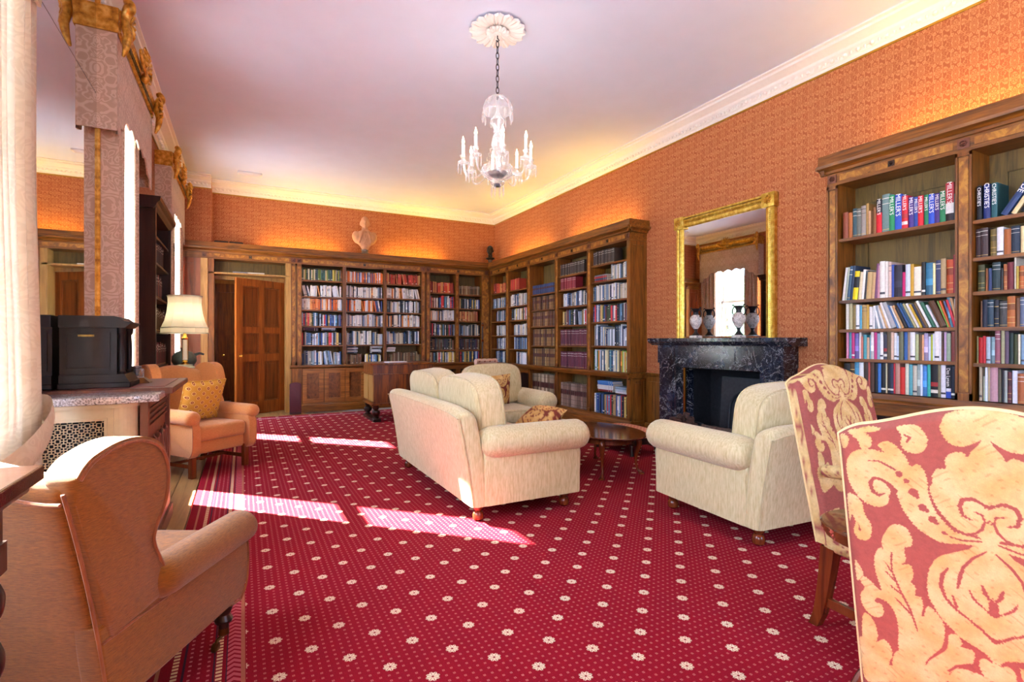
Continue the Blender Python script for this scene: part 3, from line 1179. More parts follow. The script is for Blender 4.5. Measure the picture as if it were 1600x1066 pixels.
def book_into(mb, t, h, d, col, style='p', rnd=random, xf=None):
    """spine at y=0 facing -y, x 0..t, z 0..h"""
    bulge = min(0.006, t * 0.18)
    c = col
    dark = shade(c, 0.45)
    lum = 0.3 * c[0] + 0.6 * c[1] + 0.1 * c[2]
    ink = (0.75, 0.72, 0.62, 1) if lum < 0.25 else (0.06, 0.06, 0.07, 1)
    gilt = (0.62, 0.42, 0.13, 1)
    if style == 'l':
        zs, cs = [0, .06, .075, .74, .755, .88, .9, 1], [c, gilt, c, ink, c, ink, c]
    elif style == 'g':
        zs, cs = [0, .12, .135, .3, .315, .55, .75, .77, .9, 1], [c, gilt, c, gilt, c, shade(c, .5), gilt, c, gilt]
        cs[-1] = c
    elif style == 't':
        zs, cs = [0, .1, .16, 1], [c, ink, c]
    elif style == 'r':
        zs, cs = [0, .6, 1], [C('#d01828'), c]
    elif style == 'w':
        zs, cs = [0, .2, .47, 1], [C('#241a1c'), C('#e4e2dc'), c]
    elif style == 'k':
        zs, cs = [0, .12, .22, .32, .45, 1], [c, ink, c, C('#a83030'), c]
        cs[-1] = c
    elif style == 'm':
        zs, cs = [0, .3, .5, .8, 1], [shade(c, .6), shade(c, 1.6), c, shade(c, .8)]
    elif style == 'y':
        zs, cs = [0, .42, .8, 1], [C('#e8d010'), c, C('#d8c010')]
    elif style == 'b':          # raised bands of a leather binding
        zs, cs = [0, .1, .12, .3, .32, .5, .52, .7, .72, .88, .9, 1], [c, dark, c, dark, c, dark, C('#4a1c14'), dark, c, dark, shade(c, .9)]
    elif style == 'D':
        zs, cs = [0, .2, .3, 1], [C('#2a48a8'), C('#d8d8e0'), c]
    else:
        zs, cs = [0, 1], [c]
    vs, fs, cc = [], [], []
    n = 4
    for z in zs:
        for i in range(n + 1):
            u = i / n
            vs.append((t * u, -bulge * (1 - (2 * u - 1) ** 2), z * h))
    for j in range(len(zs) - 1):
        for i in range(n):
            a = j * (n + 1) + i
            fs.append((a, a + 1, a + n + 2, a + n + 1))
            cc.append(cs[j])
    mb.add(vs, fs, 0, False, cc, xf)
    bt = min(0.0025, t * 0.2)
    mb.box(0, bt, 0, d, 0, h, 0, c, xf)
    mb.box(t - bt, t, 0, d, 0, h, 0, c, xf)
    pg = (0.72, 0.64, 0.5, 1) if rnd.random() < 0.5 else (0.8, 0.77, 0.7, 1)
    mb.box(bt, t - bt, 0.001, d - 0.004, 0.003, h - 0.003, 0, pg, xf)


CN = [('black', '14141a'), ('white', 'e8e6e2'), ('cream', 'e6dcb8'), ('grey', '8c8c8c'), ('dark grey', '3c3c3c'), ('red', 'c82830'), ('maroon', '6a2028'), ('pink', 'd888a4'), ('magenta', 'c02870'),
      ('orange', 'd86a28'), ('rust', 'a8582c'), ('brown', '5a3c28'), ('dark brown', '3c2a20'), ('tan', 'bc9a66'), ('yellow', 'd8c030'), ('mustard', 'b8923a'), ('olive', '6c6a3c'), ('green', '207c4c'),
      ('dark green', '203830'), ('sage', 'a0a890'), ('teal', '3c7078'), ('sky blue', '60a8c8'), ('blue', '2c50a8'), ('navy', '202c48'), ('slate blue', '587090'), ('pale blue', 'c4d4e4'), ('purple', '46307c'), ('mauve', 'a08098')]


def colour_name(hx):
    r, g, b = (int(hx[i:i + 2], 16) for i in (0, 2, 4))
    best = min(CN, key=lambda q: sum((p - int(q[1][i:i + 2], 16)) ** 2 for p, i in zip((r, g, b), (0, 2, 4))))
    return best[0]


ORD = ['first', 'second', 'third', 'fourth', 'fifth', 'sixth', 'seventh', 'eighth', 'ninth', 'tenth', 'eleventh', 'twelfth', 'thirteenth', 'fourteenth', 'fifteenth', 'sixteenth', 'seventeenth', 'eighteenth', 'nineteenth', 'twentieth']
ORD += ['twenty-' + q for q in ORD[:9]] + ['thirtieth'] + ['thirty-' + q for q in ORD[:9]]
NBOOK = [0]


def single_book(mat4, t, h, d, hx, style, label, group, title=None):
    mb = M()
    book_into(mb, t, h, d, C(hx), style if style not in 'TX' else 'p', random)
    loc, rot, _ = mat4.decompose()
    o = mb.build('book', BOOK, None, loc, rot.to_euler())
    tag(o, label, 'book', group)
    NBOOK[0] += 1
    if title:
        txt, size, zc, colr = title
        me = text_mesh(txt, size).copy()
        c = obj_from_mesh('spine_title', me, colr, o)
        c.location = (t / 2, -min(0.006, t * 0.18) - 0.0012, zc * h)
        # letters run down the spine, facing -y
        c.rotation_euler = Matrix(((0, 1, 0), (0, 0, -1), (-1, 0, 0))).to_euler()
    return o


TITLEW = plain('spine_lettering_white', '#f2f0e8', 0.5)
TITLEG = plain('spine_lettering_gold', '#d8b860', 0.4)

ROWS = {}
ROWS[1,1]=(2.048,'0.020 0.042 0.218 8a4a35 p;0.062 0.032 0.208 a8602c p;0.094 0.033 0.235 33515a l;0.127 0.034 0.227 6b7068 l;0.161 0.037 0.241 9a9088 l;0.198 0.020 0.253 b08a4e p;0.218 0.017 0.189 c59a72 p;0.251 0.022 0.210 8a5a32 p;0.273 0.041 0.264 1a1c2a r;0.314 0.053 0.294 6d8a88 l;0.367 0.039 0.274 1f8a56 T;0.406 0.047 0.269 2a4fb5 T;0.453 0.041 0.247 c8202c k;0.494 0.036 0.229 432f7e T;0.530 0.029 0.222 2a4a9c T;0.559 0.034 0.223 d02030 T;0.593 0.028 0.223 1e7c50 T;0.621 0.039 0.219 2a4fc0 T;0.660 0.031 0.216 46307c T;0.691 0.037 0.224 1e7c50 T;0.728 0.049 0.271 b0303a w;0.777 0.013 0.187 2c4a50 p')
ROWS[1,2]=(1.536,'0.010 0.023 0.272 e6e4dc p;0.033 0.018 0.272 a8ae98 p;0.051 0.024 0.279 3c5a70 l;0.075 0.022 0.279 2a3c58 p;0.097 0.040 0.231 1c1c20 y;0.137 0.024 0.222 d8cca4 p;0.161 0.020 0.239 eae6d8 p;0.181 0.017 0.227 3c3e40 p;0.198 0.037 0.214 bfa06a p;0.235 0.025 0.208 c4a070 p;0.260 0.019 0.274 7a4a6c p;0.279 0.020 0.258 c48a98 p;0.299 0.038 0.287 e8e6da t;0.337 0.021 0.280 e2dcd0 p;0.358 0.021 0.275 d8b8a8 l;0.379 0.018 0.252 2c4a9c p;0.397 0.057 0.244 2c2838 m;0.454 0.021 0.185 c81e6a p;0.477 0.033 0.240 cfd8e0 t;0.510 0.022 0.238 c89a28 p;0.532 0.047 0.214 efe6cc t;0.582 0.024 0.243 1e1e20 t;0.606 0.045 0.234 3a7a9c m;0.651 0.016 0.227 e6e0a8 p;0.667 0.031 0.245 3a4468 l;0.698 0.032 0.252 b09a70 t;0.730 0.040 0.240 b0481e g;0.770 0.018 0.270 8a2c40 p')
ROWS[1,3]=(1.296,'0.046 0.023 0.211 d8d2c0 p;0.069 0.027 0.212 a8a078 p;0.096 0.025 0.198 8a7a48 p;0.121 0.027 0.199 e2e2e0 t;0.148 0.020 0.190 58a8c8 p;0.168 0.038 0.193 b09458 l;0.206 0.015 0.193 c8a040 p;0.221 0.024 0.177 e4e0d8 t;0.245 0.020 0.173 ecebe6 p;0.265 0.019 0.183 8c98a0 p')
ROWS[1,4]=(1.056,'0.048 0.017 0.217 d88aa8 p;0.065 0.024 0.219 5a94a8 p;0.089 0.025 0.212 b83070 t;0.114 0.030 0.206 7868a8 m;0.144 0.016 0.216 e8e6e2 p;0.160 0.018 0.181 c87868 p;0.178 0.004 0.189 404040 p;0.182 0.024 0.194 4a98a0 p;0.206 0.019 0.172 c8a888 p;0.225 0.010 0.191 60a0b0 p;0.235 0.022 0.215 e4e2de m;0.257 0.023 0.212 c03a78 p;0.280 0.021 0.205 8aa0b0 p;0.301 0.022 0.214 eceae4 t;0.323 0.027 0.192 383848 k;0.350 0.026 0.217 5a4c34 p;0.376 0.021 0.212 d8b8a0 p;0.397 0.021 0.205 e8eae8 t;0.418 0.016 0.183 c8d8e8 t;0.434 0.030 0.220 6a6c50 p;0.464 0.025 0.211 2a5898 p;0.489 0.019 0.212 a89078 p;0.508 0.033 0.210 e8e8e4 t;0.541 0.022 0.194 a8b080 p;0.563 0.017 0.192 6a4c34 p;0.580 0.017 0.189 eab080 p;0.597 0.025 0.200 b8a8c8 m;0.622 0.014 0.176 d0dcec p;0.636 0.013 0.191 b8c028 p;0.649 0.011 0.197 dce4ec p;0.660 0.030 0.220 f0eeea t;0.690 0.014 0.223 e8e8e8 p;0.704 0.011 0.204 5c4430 p;0.715 0.018 0.207 c8a8c8 p;0.733 0.025 0.198 98a890 p;0.758 0.028 0.210 7c3c34 p;0.786 0.008 0.153 2c6048 p')
ROWS[1,5]=(0.795,'0.025 0.051 0.219 2a2622 p;0.076 0.037 0.225 4a3418 g;0.113 0.035 0.231 4a94b8 m;0.148 0.033 0.231 dce0dc p;0.181 0.036 0.234 40342c p;0.217 0.014 0.239 b05048 p;0.231 0.030 0.235 4c3426 p;0.261 0.022 0.228 221e1c p;0.283 0.025 0.229 4078c0 p;0.308 0.034 0.236 16181c t;0.342 0.010 0.232 c8c4a0 p;0.352 0.020 0.235 1c1e24 t;0.372 0.026 0.232 28344c t;0.398 0.011 0.233 c02838 p;0.409 0.032 0.242 b88878 p;0.441 0.036 0.206 c83028 p;0.477 0.024 0.236 d4d2b8 p;0.501 0.023 0.229 5aa0a8 p;0.524 0.028 0.222 c0bca8 t;0.552 0.021 0.237 a8b8b0 m;0.573 0.016 0.232 d4dce8 p;0.589 0.025 0.225 4a8cd0 m;0.614 0.020 0.235 40b0a0 p;0.634 0.046 0.235 14161a k;0.680 0.018 0.234 7c7858 p;0.698 0.029 0.233 e4e6ec t;0.728 0.032 0.227 16181e D;0.760 0.025 0.228 1e2230 t;0.785 0.011 0.236 d8d0a8 p')
ROWS[2,1]=(2.02,'0.012 0.028 0.230 14181e X;0.045 0.037 0.233 20306c X;0.087 0.031 0.233 2c5c60 X')
ROWS[2,2]=(1.766,'-0.002 0.032 0.195 3c2a2c l;0.032 0.041 0.196 3e2c2c l;0.082 0.032 0.180 6c5a28 g;0.116 0.034 0.185 e2e2e2 t;0.152 0.036 0.167 a05c2c p;0.189 0.042 0.179 1c2c40 l;0.232 0.024 0.172 e0cc98 p')
ROWS[2,3]=(1.535,'0.019 0.037 0.180 3c3c1c g;0.058 0.012 0.154 8a5028 p;0.072 0.017 0.152 303c64 p;0.091 0.043 0.188 1e3438 l;0.136 0.012 0.145 2a2a2c p;0.150 0.018 0.169 a06038 g;0.168 0.032 0.178 6a2028 p;0.202 0.010 0.207 d8d2c0 p;0.212 0.014 0.148 b89a40 p;0.226 0.027 0.149 b0602c g')
ROWS[2,4]=(1.293,'0.029 0.011 0.177 6a4428 p;0.040 0.028 0.185 1c2438 p;0.068 0.033 0.183 243c4c l;0.101 0.025 0.178 1e2430 g;0.128 0.040 0.169 3c3c3c l;0.168 0.041 0.198 a8602c g;0.212 0.019 0.185 6c4830 p;0.232 0.026 0.189 5c6880 l')
ROWS[2,5]=(1.05,'0.010 0.010 0.182 7c7448 p;0.021 0.024 0.174 b01820 p;0.045 0.015 0.183 b82830 p;0.060 0.023 0.177 a0b4c0 t;0.086 0.019 0.177 8ca8b0 m;0.105 0.028 0.218 8c5464 l;0.137 0.019 0.219 a8a880 p;0.157 0.021 0.215 5c4c5c p;0.178 0.022 0.203 1e3430 p;0.202 0.018 0.194 3c4424 p;0.222 0.011 0.193 e0dcc0 p;0.235 0.023 0.189 7c98b0 t')
ROWS[2,6]=(0.795,'0.025 0.016 0.240 b0a084 t;0.044 0.013 0.167 a8b098 p;0.057 0.012 0.228 dce4ec p;0.069 0.012 0.237 b0a080 p;0.081 0.042 0.239 b89098 p;0.124 0.016 0.217 5a5644 p;0.140 0.014 0.213 2c2c30 p;0.154 0.016 0.210 a0a8a0 p;0.170 0.020 0.202 5c2c30 g;0.192 0.027 0.212 e2e6f0 p;0.220 0.035 0.194 a05c34 l')
ROWNAME = {(1, 1): 'top shelf', (1, 2): 'second shelf', (1, 3): 'third shelf', (1, 4): 'fourth shelf', (1, 5): 'bottom shelf'}
ROWNAME.update({(2, i + 1): s for i, s in enumerate(['top shelf', 'second shelf', 'third shelf', 'fourth shelf', 'fifth shelf', 'bottom shelf'])})
BAYX = {1: L1(2.552), 2: L1(1.66)}
NEARM = Matrix.Translation((FR, ny, 0)) @ Matrix.Rotation(-PI / 2, 4, 'Z')


def lean_matrix(x, z, t, ang, y):
    """ang>0 leans to the right about the lower right corner, ang<0 to the left about the lower left corner"""
    m = Matrix.Translation((x, y, z))
    if ang > 0:
        return m @ Matrix.Translation((t * math.cos(ang), 0, 0)) @ Matrix.Rotation(ang, 4, 'Y') @ Matrix.Translation((-t, 0, 0))
    if ang < 0:
        return m @ Matrix.Rotation(ang, 4, 'Y')
    return m


rb = random.Random(11)
for (bay, row), (z, s) in ROWS.items():
    items = [q.split() for q in s.split(';')]
    if (bay, row) == (1, 3):
        # the tail of this row has slumped to the left, tilting more and more
        xx = 0.290
        for hx, t, hh, a in (('ecebe6', .018, .185, 12), ('8c98a0', .012, .17, 14), ('e4e2dc', .018, .19, 16), ('d0a878', .020, .19, 17), ('e6e4de', .018, .212, 18), ('a8a6a4', .036, .21, 20), ('4a6c98', .014, .19, 21), ('e0dcd0', .010, .185, 21),
                             ('c89a68', .020, .185, 22), ('28201e', .022, .17, 23), ('284c7c', .018, .205, 24), ('2c5878', .016, .205, 24), ('a8a070', .016, .2, 24), ('eae8e2', .018, .2, 24), ('c09a28', .016, .19, 24),
                             ('303c58', .014, .19, 24), ('6a5030', .018, .2, 24), ('eceae4', .018, .215, 24), ('2c6048', .024, .2, 24), ('e0e2e0', .014, .18, 24), ('5a3a20', .040, .2, 22), ('78a848', .010, .2, 19),
                             ('d0602c', .012, .2, 18), ('50608c', .013, .195, 16), ('c83040', .016, .2, 14), ('c89868', .016, .21, 12)):
            items.append(['%.3f' % xx, str(t), str(hh), hx, 'p', str(-a)])
            xx += t / math.cos(math.radians(a)) + 0.0008
        items.append(['0.745', '.026', '.222', '5a98b0', 'm', '-4'])
        items.append(['0.776', '.018', '.2', 'e4e4e2', 'p', '0'])
        prev = 0
        sh = 0
    for i, it in enumerate(items):
        xo, t, h, hx, st = float(it[0]), float(it[1]), float(it[2]), it[3], it[4]
        ang = math.radians(float(it[5])) if len(it) > 5 else 0
        if (bay, row) == (1, 2) and i < 11:
            ang = math.radians(6.5 - 0.35 * i) if i < 9 else math.radians(3.5)
        xo = max(0.004, xo)
        t = max(0.008, t - 0.0012)
        if bay == 2 and xo + t > 0.79:
            continue
        d = min(0.21, max(0.13, h * 0.75))
        m = NEARM @ lean_matrix(BAYX[bay] + xo, z + 0.0005, t, ang, 0.030 + rb.uniform(0, 0.012))
        title = None
        if st == 'T':
            title = ("MILLER'S", t * 1.0, 0.70, TITLEW)
        elif st == 'k' and row == 1:
            title = ("MILLER'S", t * 0.8, 0.8, TITLEW)
        elif st == 'r':
            title = ("MILLER'S", t * 0.85, 0.78, TITLEW)
        elif st == 'w':
            title = ("MILLER'S", t * 0.85, 0.74, TITLEW)
        elif st == 'X':
            title = ("CHRISTIE'S", t * 1.0, 0.68, TITLEW)
        elif st == 'D':
            title = ('Des Lynam', t * 0.95, 0.65, TITLEW)
        size = 'thick' if t > 0.034 else 'slim' if t < 0.018 else 'tall' if h > 0.24 else ''
        lab = ' '.join(('%s %s book, %s from left, %s, %s bay, near right bookcase' % (size, colour_name(hx), ORD[i], ROWNAME[bay, row], 'left' if bay == 1 else 'right')).split())
        single_book(m, t, h, d, hx, st, lab, 'books in the near right bookcase, %s bay, %s' % ('left' if bay == 1 else 'right', ROWNAME[bay, row]), title)
# leaning volumes on the top shelf of the right bay
for i, (xo, t, h, hx, a, ti) in enumerate(((0.135, .036, .30, '28406c', 32, 'SPODE'), (0.188, .026, .28, 'e0cc98', 31, None), (0.232, .036, .27, '1c2026', 30, None))):
    m = NEARM @ lean_matrix(BAYX[2] + xo, 2.0205, t, math.radians(a), 0.035)
    lab = ('thick blue book leaning right on the top shelf of the right bay', 'cream book leaning beside the blue one on the top shelf, right bay', 'black book leaning at the right end of the top shelf, right bay')[i]
    single_book(m, t, h, 0.2, hx, 'p', lab + ', near right bookcase', 'books in the near right bookcase, right bay, top shelf', (ti, t * 1.2, 0.72, TITLEW) if ti else None)
# fill the far (out of frame) half of the right bay's upper shelf with a support
single_book(NEARM @ lean_matrix(BAYX[2] + 0.43, 2.0205, 0.05, 0, 0.035), 0.05, 0.26, 0.2, '3c2c28', 'l', 'thick brown upright book at the end of the top shelf, right bay, near right bookcase', 'books in the near right bookcase, right bay, top shelf')

PAL = {
    'white': 'e8e6e0 f0eee8 dcdad4 e0e4ea d8dce4 e8e0d0 c8ccd4 eeeae0 d88a48 8898b0 3c4458 b0b4b8',
    'pale': 'e8e6e0 c8d4e0 e0dcc8 a8b4c0 d0ccc0 58789c 2c3c60 98a4a8 c0b8a0 e8e8ec 304858',
    'orange': 'e0843c d87030 e8a060 eceae4 e0dcd0 c0602c e6e2da 3c4c80 c8d0e0',
    'bright': 'e8e4d8 d88a30 2c6c50 e0d8b0 4878a0 8cc040 c8d4e0 d8c890 3c3c34 e8ece8 5c8c9c 20486c',
    'dark': '2c3038 38404c 5a3828 2c4038 3c5060 6c4a38 40304c 5c6058 28344c 7a6a4c',
    'olive': '6c8038 8a9440 2c4c48 3c6058 c8b858 b8a880 7c4c30 30444c e0d8c0 d4c8a0',
    'mix': '2c4c8c 98a8c0 c83840 e8e4dc 283040 5c8cb0 d8d4cc 384830 b89868 182030 d0d8e0 6c3c40 e0c870 486c90',
    'blue': '30507c 7898bc c8d4e0 e4e8ec 24385c dce4ec 3c4c5c a8a090 d8d0b8 6c7c84 1c2430 8ca0b0',
    'warm': 'c03838 8c3c2c b04830 a06c40 c8a068 d8b070 7c3428 983034 c04c40',
    'red': 'c0402c c84830 b83028 a83c28 c89050 d09858 7c2420 b44434',
    'drab': '5a4030 6c4c34 7a5c40 4a3c2c 5c4c3c 8a7858 98907c a89c80',
    'leather': '6a4826 7c5830 8c683a 5c3c20 96763f 4c301a a08450 714c28 84602f 3a2416',
    'oldpale': '8a7a60 a8987a b8a888 6c5c48 c8bca0 94846a 7c6a54',
    'navyset': '283c6c 2c4070', 'maroonset': '5c2434 64283a 6a2c3c', 'greyset': '3c3430 453a34', 'redset': '7c2430 842834 8a2c38', 'bandset': '8a7060 7c6250 9a8270 6c5444',
}


def row_books(a, b, pal, hmin, hmax, tmin, tmax, rnd, fill=1.0, align='l', lean=0.0, style=None, clear=0.3):
    """yield (x, t, h, hex, style, angle)"""
    cols = PAL[pal].split()
    x = a + 0.004
    end = a + (b - a) * fill
    if align == 'r':
        x, end = b - (b - a) * fill, b - 0.004
    out = []
    ang = 0.0
    run = 0
    hcur = rnd.uniform(hmin, hmax)
    while True:
        t = rnd.uniform(tmin, tmax)
        if rnd.random() < 0.25:
            hcur = rnd.uniform(hmin, hmax)
        h = min(clear, hcur + rnd.uniform(-0.012, 0.012) if style is None else (hmin + hmax) / 2 + rnd.uniform(-0.004, 0.004))
        new = ang
        if lean and rnd.random() < 0.16:
            new = -math.radians(rnd.uniform(5, 16)) if (ang == 0 and rnd.random() < lean) else 0.0
        if new < ang:
            x += h * (math.sin(-new) - math.sin(-ang)) * 0.96
        ang = new
        w = t / math.cos(ang)
        if x + w > end:
            break
        st = style or rnd.choice('pppllttmpg')
        out.append((x, t - 0.001, h, rnd.choice(cols), st, ang))
        x += w + 0.0006
    return out


# every row of the far bookcases: bay, shelf z, palette, heights, thickness, fill, align, lean, style
rf = random.Random(23)
stuff = M()
BACKM = Matrix.Translation((1.5, FB, 0))
FARM = Matrix.Translation((FR, ry, 0)) @ Matrix.Rotation(-PI / 2, 4, 'Z')


def put_row(mx, x_a, x_b, z, clear, spec, names=None, y=0.035):
    pal, hmin, hmax, tmin, tmax, fill, align, lean, style = spec
    for i, (x, t, h, hx, st, ang) in enumerate(row_books(x_a, x_b, pal, hmin, hmax, tmin, tmax, rf, fill, align, lean, style, clear)):
        m = mx @ lean_matrix(x, z + 0.0005, t, ang, y + rf.uniform(0, 0.012))
        d = min(0.19, h * 0.72)
        if names and NBOOK[0] < 298:
            size = 'thick' if t > 0.034 else 'slim' if t < 0.02 else ''
            lab = ' '.join(('%s %s book, %s from left, %s, bay nearest the fireplace' % (size, colour_name(hx), ORD[i], names)).split())
            single_book(m, t, h, d, hx, st, lab, 'books in the bay nearest the fireplace, ' + names)
        else:
            book_into(stuff, t, h, d, C(hx), st, rf, m)


def lying(mx, x, z, n, w, hexes, names=None, group=None, y=0.04):
    zz = z
    for i in range(n):
        t = rf.uniform(0.02, 0.034)
        hx = hexes[i % len(hexes)]
        ww = w * rf.uniform(0.88, 1.0)
        # spine forward: lay the book on its side
        m = mx @ Matrix.Translation((x + rf.uniform(0, 0.015), y + rf.uniform(0, 0.01), zz + 0.0004)) @ Matrix(((0, 0, 1, 0), (0, 1, 0, 0), (-1, 0, 0, 0), (0, 0, 0, 1))) @ Matrix.Translation((-t, 0, 0))
        if names:
            single_book(m, t, ww, 0.17, hx, 'l', names[i], group)
        else:
            book_into(stuff, t, ww, 0.17, C(hx), 'l', rf, m)
        zz += t + 0.0006
    return zz


# the bay nearest the fireplace first: these are seen largest after the near bookcase
A5, B5 = L2(5.995), L2(5.221)
zs = RB[4][1]
names = ['bottom upper shelf', 'fifth shelf', 'fourth shelf', 'third shelf', 'second shelf', 'top shelf']
put_row(FARM, A5, B5, zs[5], 0.22, ('greyset', 0.19, 0.2, 0.03, 0.04, 0.62, 'l', 0, 'l'), names[5])
put_row(FARM, A5 + 0.40, B5, zs[4], 0.22, ('pale', 0.18, 0.21, 0.018, 0.032, 1.0, 'l', 0, None), names[4])
lying(FARM, A5 + 0.02, zs[4], 4, 0.30, ['9a2030', '3c5878', 'a83038', '6c7884'], ['red book at the bottom of the flat pile, second shelf, bay nearest the fireplace', 'blue book second up in the flat pile, second shelf, bay nearest the fireplace',
      'red book third up in the flat pile, second shelf, bay nearest the fireplace', 'grey book on top of the flat pile, second shelf, bay nearest the fireplace'], 'books lying flat in the bay nearest the fireplace')
put_row(FARM, A5, B5, zs[3], 0.24, ('pale', 0.19, 0.225, 0.016, 0.032, 1.0, 'l', 0, None), names[3])
put_row(FARM, A5, B5, zs[2], 0.26, ('mix', 0.19, 0.24, 0.016, 0.036, 1.0, 'l', 0, None), names[2])
put_row(FARM, A5 + 0.03, B5, zs[1], 0.3, ('blue', 0.22, 0.29, 0.014, 0.03, 1.0, 'l', 0, None), names[1])
put_row(FARM, A5 + 0.02, B5, zs[0], 0.31, ('bright', 0.24, 0.29, 0.018, 0.034, 1.0, 'l', 0, None), names[0])
put_row(FARM, A5 + 0.03, B5, 0.196, 0.3, ('mix', 0.26, 0.29, 0.02, 0.036, 1.0, 'l', 0, None), 'lowest shelf by the floor')
lying(FARM, A5 + 0.1, 0.50, 5, 0.36, ['7c2428', 'e0e0e0', 'dcdad8', '3c74b8', '4c88c8'])
lying(FARM, A5 + 0.48, 0.50, 3, 0.25, ['d8dce0', 'b0c0cc', '88a0b4'])

# the other bays: one object of tightly packed volumes
SP = {
    'b': {  # back bookcase: bays 0..4, shelves bottom to top
        0: [('blue', .2, .25, .02, .034, 1, 'l', .5, None), ('mix', .19, .23, .018, .03, 1, 'l', 0, None), ('mix', .19, .24, .016, .03, 1, 'l', 0, None), ('orange', .19, .205, .016, .032, 1, 'l', 0, None), ('white', .18, .2, .018, .03, 1, 'l', .4, None), ('olive', .18, .2, .016, .03, 1, 'l', 0, None)],
        1: [('dark', .19, .22, .02, .035, 1, 'l', 0, None), ('pale', .2, .25, .02, .034, 1, 'l', 0, None), ('white', .19, .22, .018, .03, 1, 'l', 0, None), ('orange', .19, .215, .018, .03, 1, 'l', .6, None), ('white', .18, .2, .016, .03, 1, 'l', 0, None), ('orange', .18, .195, .014, .026, 1, 'l', .2, None)],
        2: [('drab', .15, .2, .02, .035, 1, 'l', 0, None), ('blue', .18, .24, .02, .034, 1, 'l', 0, None), ('white', .19, .22, .02, .034, 1, 'l', 0, None), ('blue', .18, .23, .018, .032, 1, 'l', 0, None), ('white', .18, .2, .018, .03, 1, 'l', .6, None), ('warm', .17, .2, .014, .026, 1, 'l', .5, None)],
        3: [('mix', .19, .2, .02, .03, 1, 'l', 0, None), ('dark', .19, .22, .02, .032, 1, 'l', 0, None), ('mix', .18, .23, .018, .03, 1, 'l', 0, None), ('white', .17, .2, .02, .034, 1, 'l', 0, None), ('mix', .19, .24, .016, .03, 1, 'l', 0, None), ('red', .19, .22, .02, .03, 1, 'l', 0, None)],
        4: [('mix', .19, .22, .02, .032, 1, 'l', 0, None), ('dark', .19, .22, .02, .034, 1, 'l', 0, None), ('blue', .19, .22, .02, .032, 1, 'l', 0, None), ('warm', .18, .2, .02, .032, .9, 'l', 0, None), ('mix', .17, .19, .016, .03, 1, 'l', 0, None), ('drab', .17, .18, .018, .03, 1, 'l', 0, 'l')],
    },
    'r': {
        0: [('blue', .2, .22, .02, .034, .8, 'r', 0, None), ('pale', .19, .21, .02, .034, .75, 'r', 0, None), ('pale', .18, .2, .024, .04, .75, 'r', 0, None), ('blue', .18, .21, .02, .034, .8, 'r', 0, None), ('blue', .18, .21, .02, .032, 1, 'l', 0, None), ('red', .17, .2, .024, .05, .95, 'r', 0, None)],
        1: [('pale', .19, .22, .03, .05, .7, 'r', 0, None), ('blue', .2, .23, .024, .04, .8, 'r', 0, None), ('pale', .19, .22, .024, .04, .8, 'r', 0, None), ('mix', .19, .22, .024, .04, .95, 'r', 0, None), ('pale', .18, .22, .024, .045, 1, 'l', 0, None), ('red', .19, .22, .03, .05, .5, 'l', 0, 'p')],
        2: [('leather', .27, .3, .025, .05, 1, 'l', 0, 'b'), ('leather', .26, .29, .025, .05, 1, 'l', 0, 'b'), ('leather', .23, .25, .025, .05, 1, 'l', 0, 'b'), ('leather', .22, .235, .025, .05, 1, 'l', 0, 'b'), ('navyset', .15, .16, .024, .028, .95, 'l', 0, 'b')],
        3: [('maroonset', .24, .25, .05, .06, 1, 'l', 0, 'l'), ('maroonset', .24, .25, .05, .06, 1, 'l', 0, 'l'), ('mix', .2, .24, .02, .034, .9, 'r', .3, None), ('blue', .18, .21, .02, .034, .9, 'r', 0, None), ('redset', .18, .2, .03, .04, .6, 'l', 0, 'l'), ('greyset', .18, .19, .024, .03, .85, 'l', 0, 'l')],
    }}
for bi, rows in SP['b'].items():
    (a, b), zs = BB[bi]
    for si, sp in enumerate(rows):
        a2, b2 = a, b
        if (bi, si) == (1, 0):
            put_row(BACKM, X_(a), X_(a) + 0.30, zs[0], 0.25, ('drab', .15, .18, .02, .03, 1, 'l', 0, None))
            lying(BACKM, X_(a) + 0.01, zs[0] + 0.19, 5, 0.19, ['303c50', 'b0b4b8', '384c68', 'c8ccd0'])
            put_row(BACKM, X_(a) + 0.33, X_(b) - 0.03, zs[0], 0.25, ('mix', .15, .17, .018, .03, 1, 'l', 0, None))
            lying(BACKM, X_(a) + 0.44, zs[0] + 0.19, 5, 0.19, ['28282c', 'd8dce0', 'b8c4d0'])
            continue
        nxt = zs[si + 1] if si + 1 < len(zs) else ZOPEN
        put_row(BACKM, X_(a), X_(b), zs[si], nxt - zs[si] - 0.035, sp)
    if bi == 2:
        lying(BACKM, X_(a) + 0.01, zs[0] + 0.215, 3, 0.17, ['e0e0e0', 'd4d4d8'])
    if bi == 0:
        lying(BACKM, X_(a) + 0.02, zs[1] + 0.245, 2, 0.26, ['241a22', '40283c'])
        lying(BACKM, X_(a) + 0.32, zs[1] + 0.245, 2, 0.24, ['303848', 'a8a8b4'])
for bi, rows in SP['r'].items():
    (a, b), zs = RB[bi]
    for si, sp in enumerate(rows):
        nxt = zs[si + 1] if si + 1 < len(zs) else ZOPEN
        put_row(FARM, L2(a), L2(b), zs[si], nxt - zs[si] - 0.035, sp)
put_row(FARM, L2(7.73), L2(6.941), 0.196, 0.46, ('oldpale', .44, .46, .04, .06, 1, 'l', 0, 'b'))
put_row(FARM, L2(6.848), L2(6.08), 0.196, 0.4, ('bandset', .34, .37, .045, .06, 1, 'l', 0, 'b'))
so = stuff.build('book_rows', BOOK)
tag(so, 'many books packed on the shelves of the back bookcase and the far bays', 'books', kind='stuff')
# ---------------------------------------------------------------- upholstered furniture
def smoothstep(t):
    t = max(0.0, min(1.0, t))
    return t * t * (3 - 2 * t)


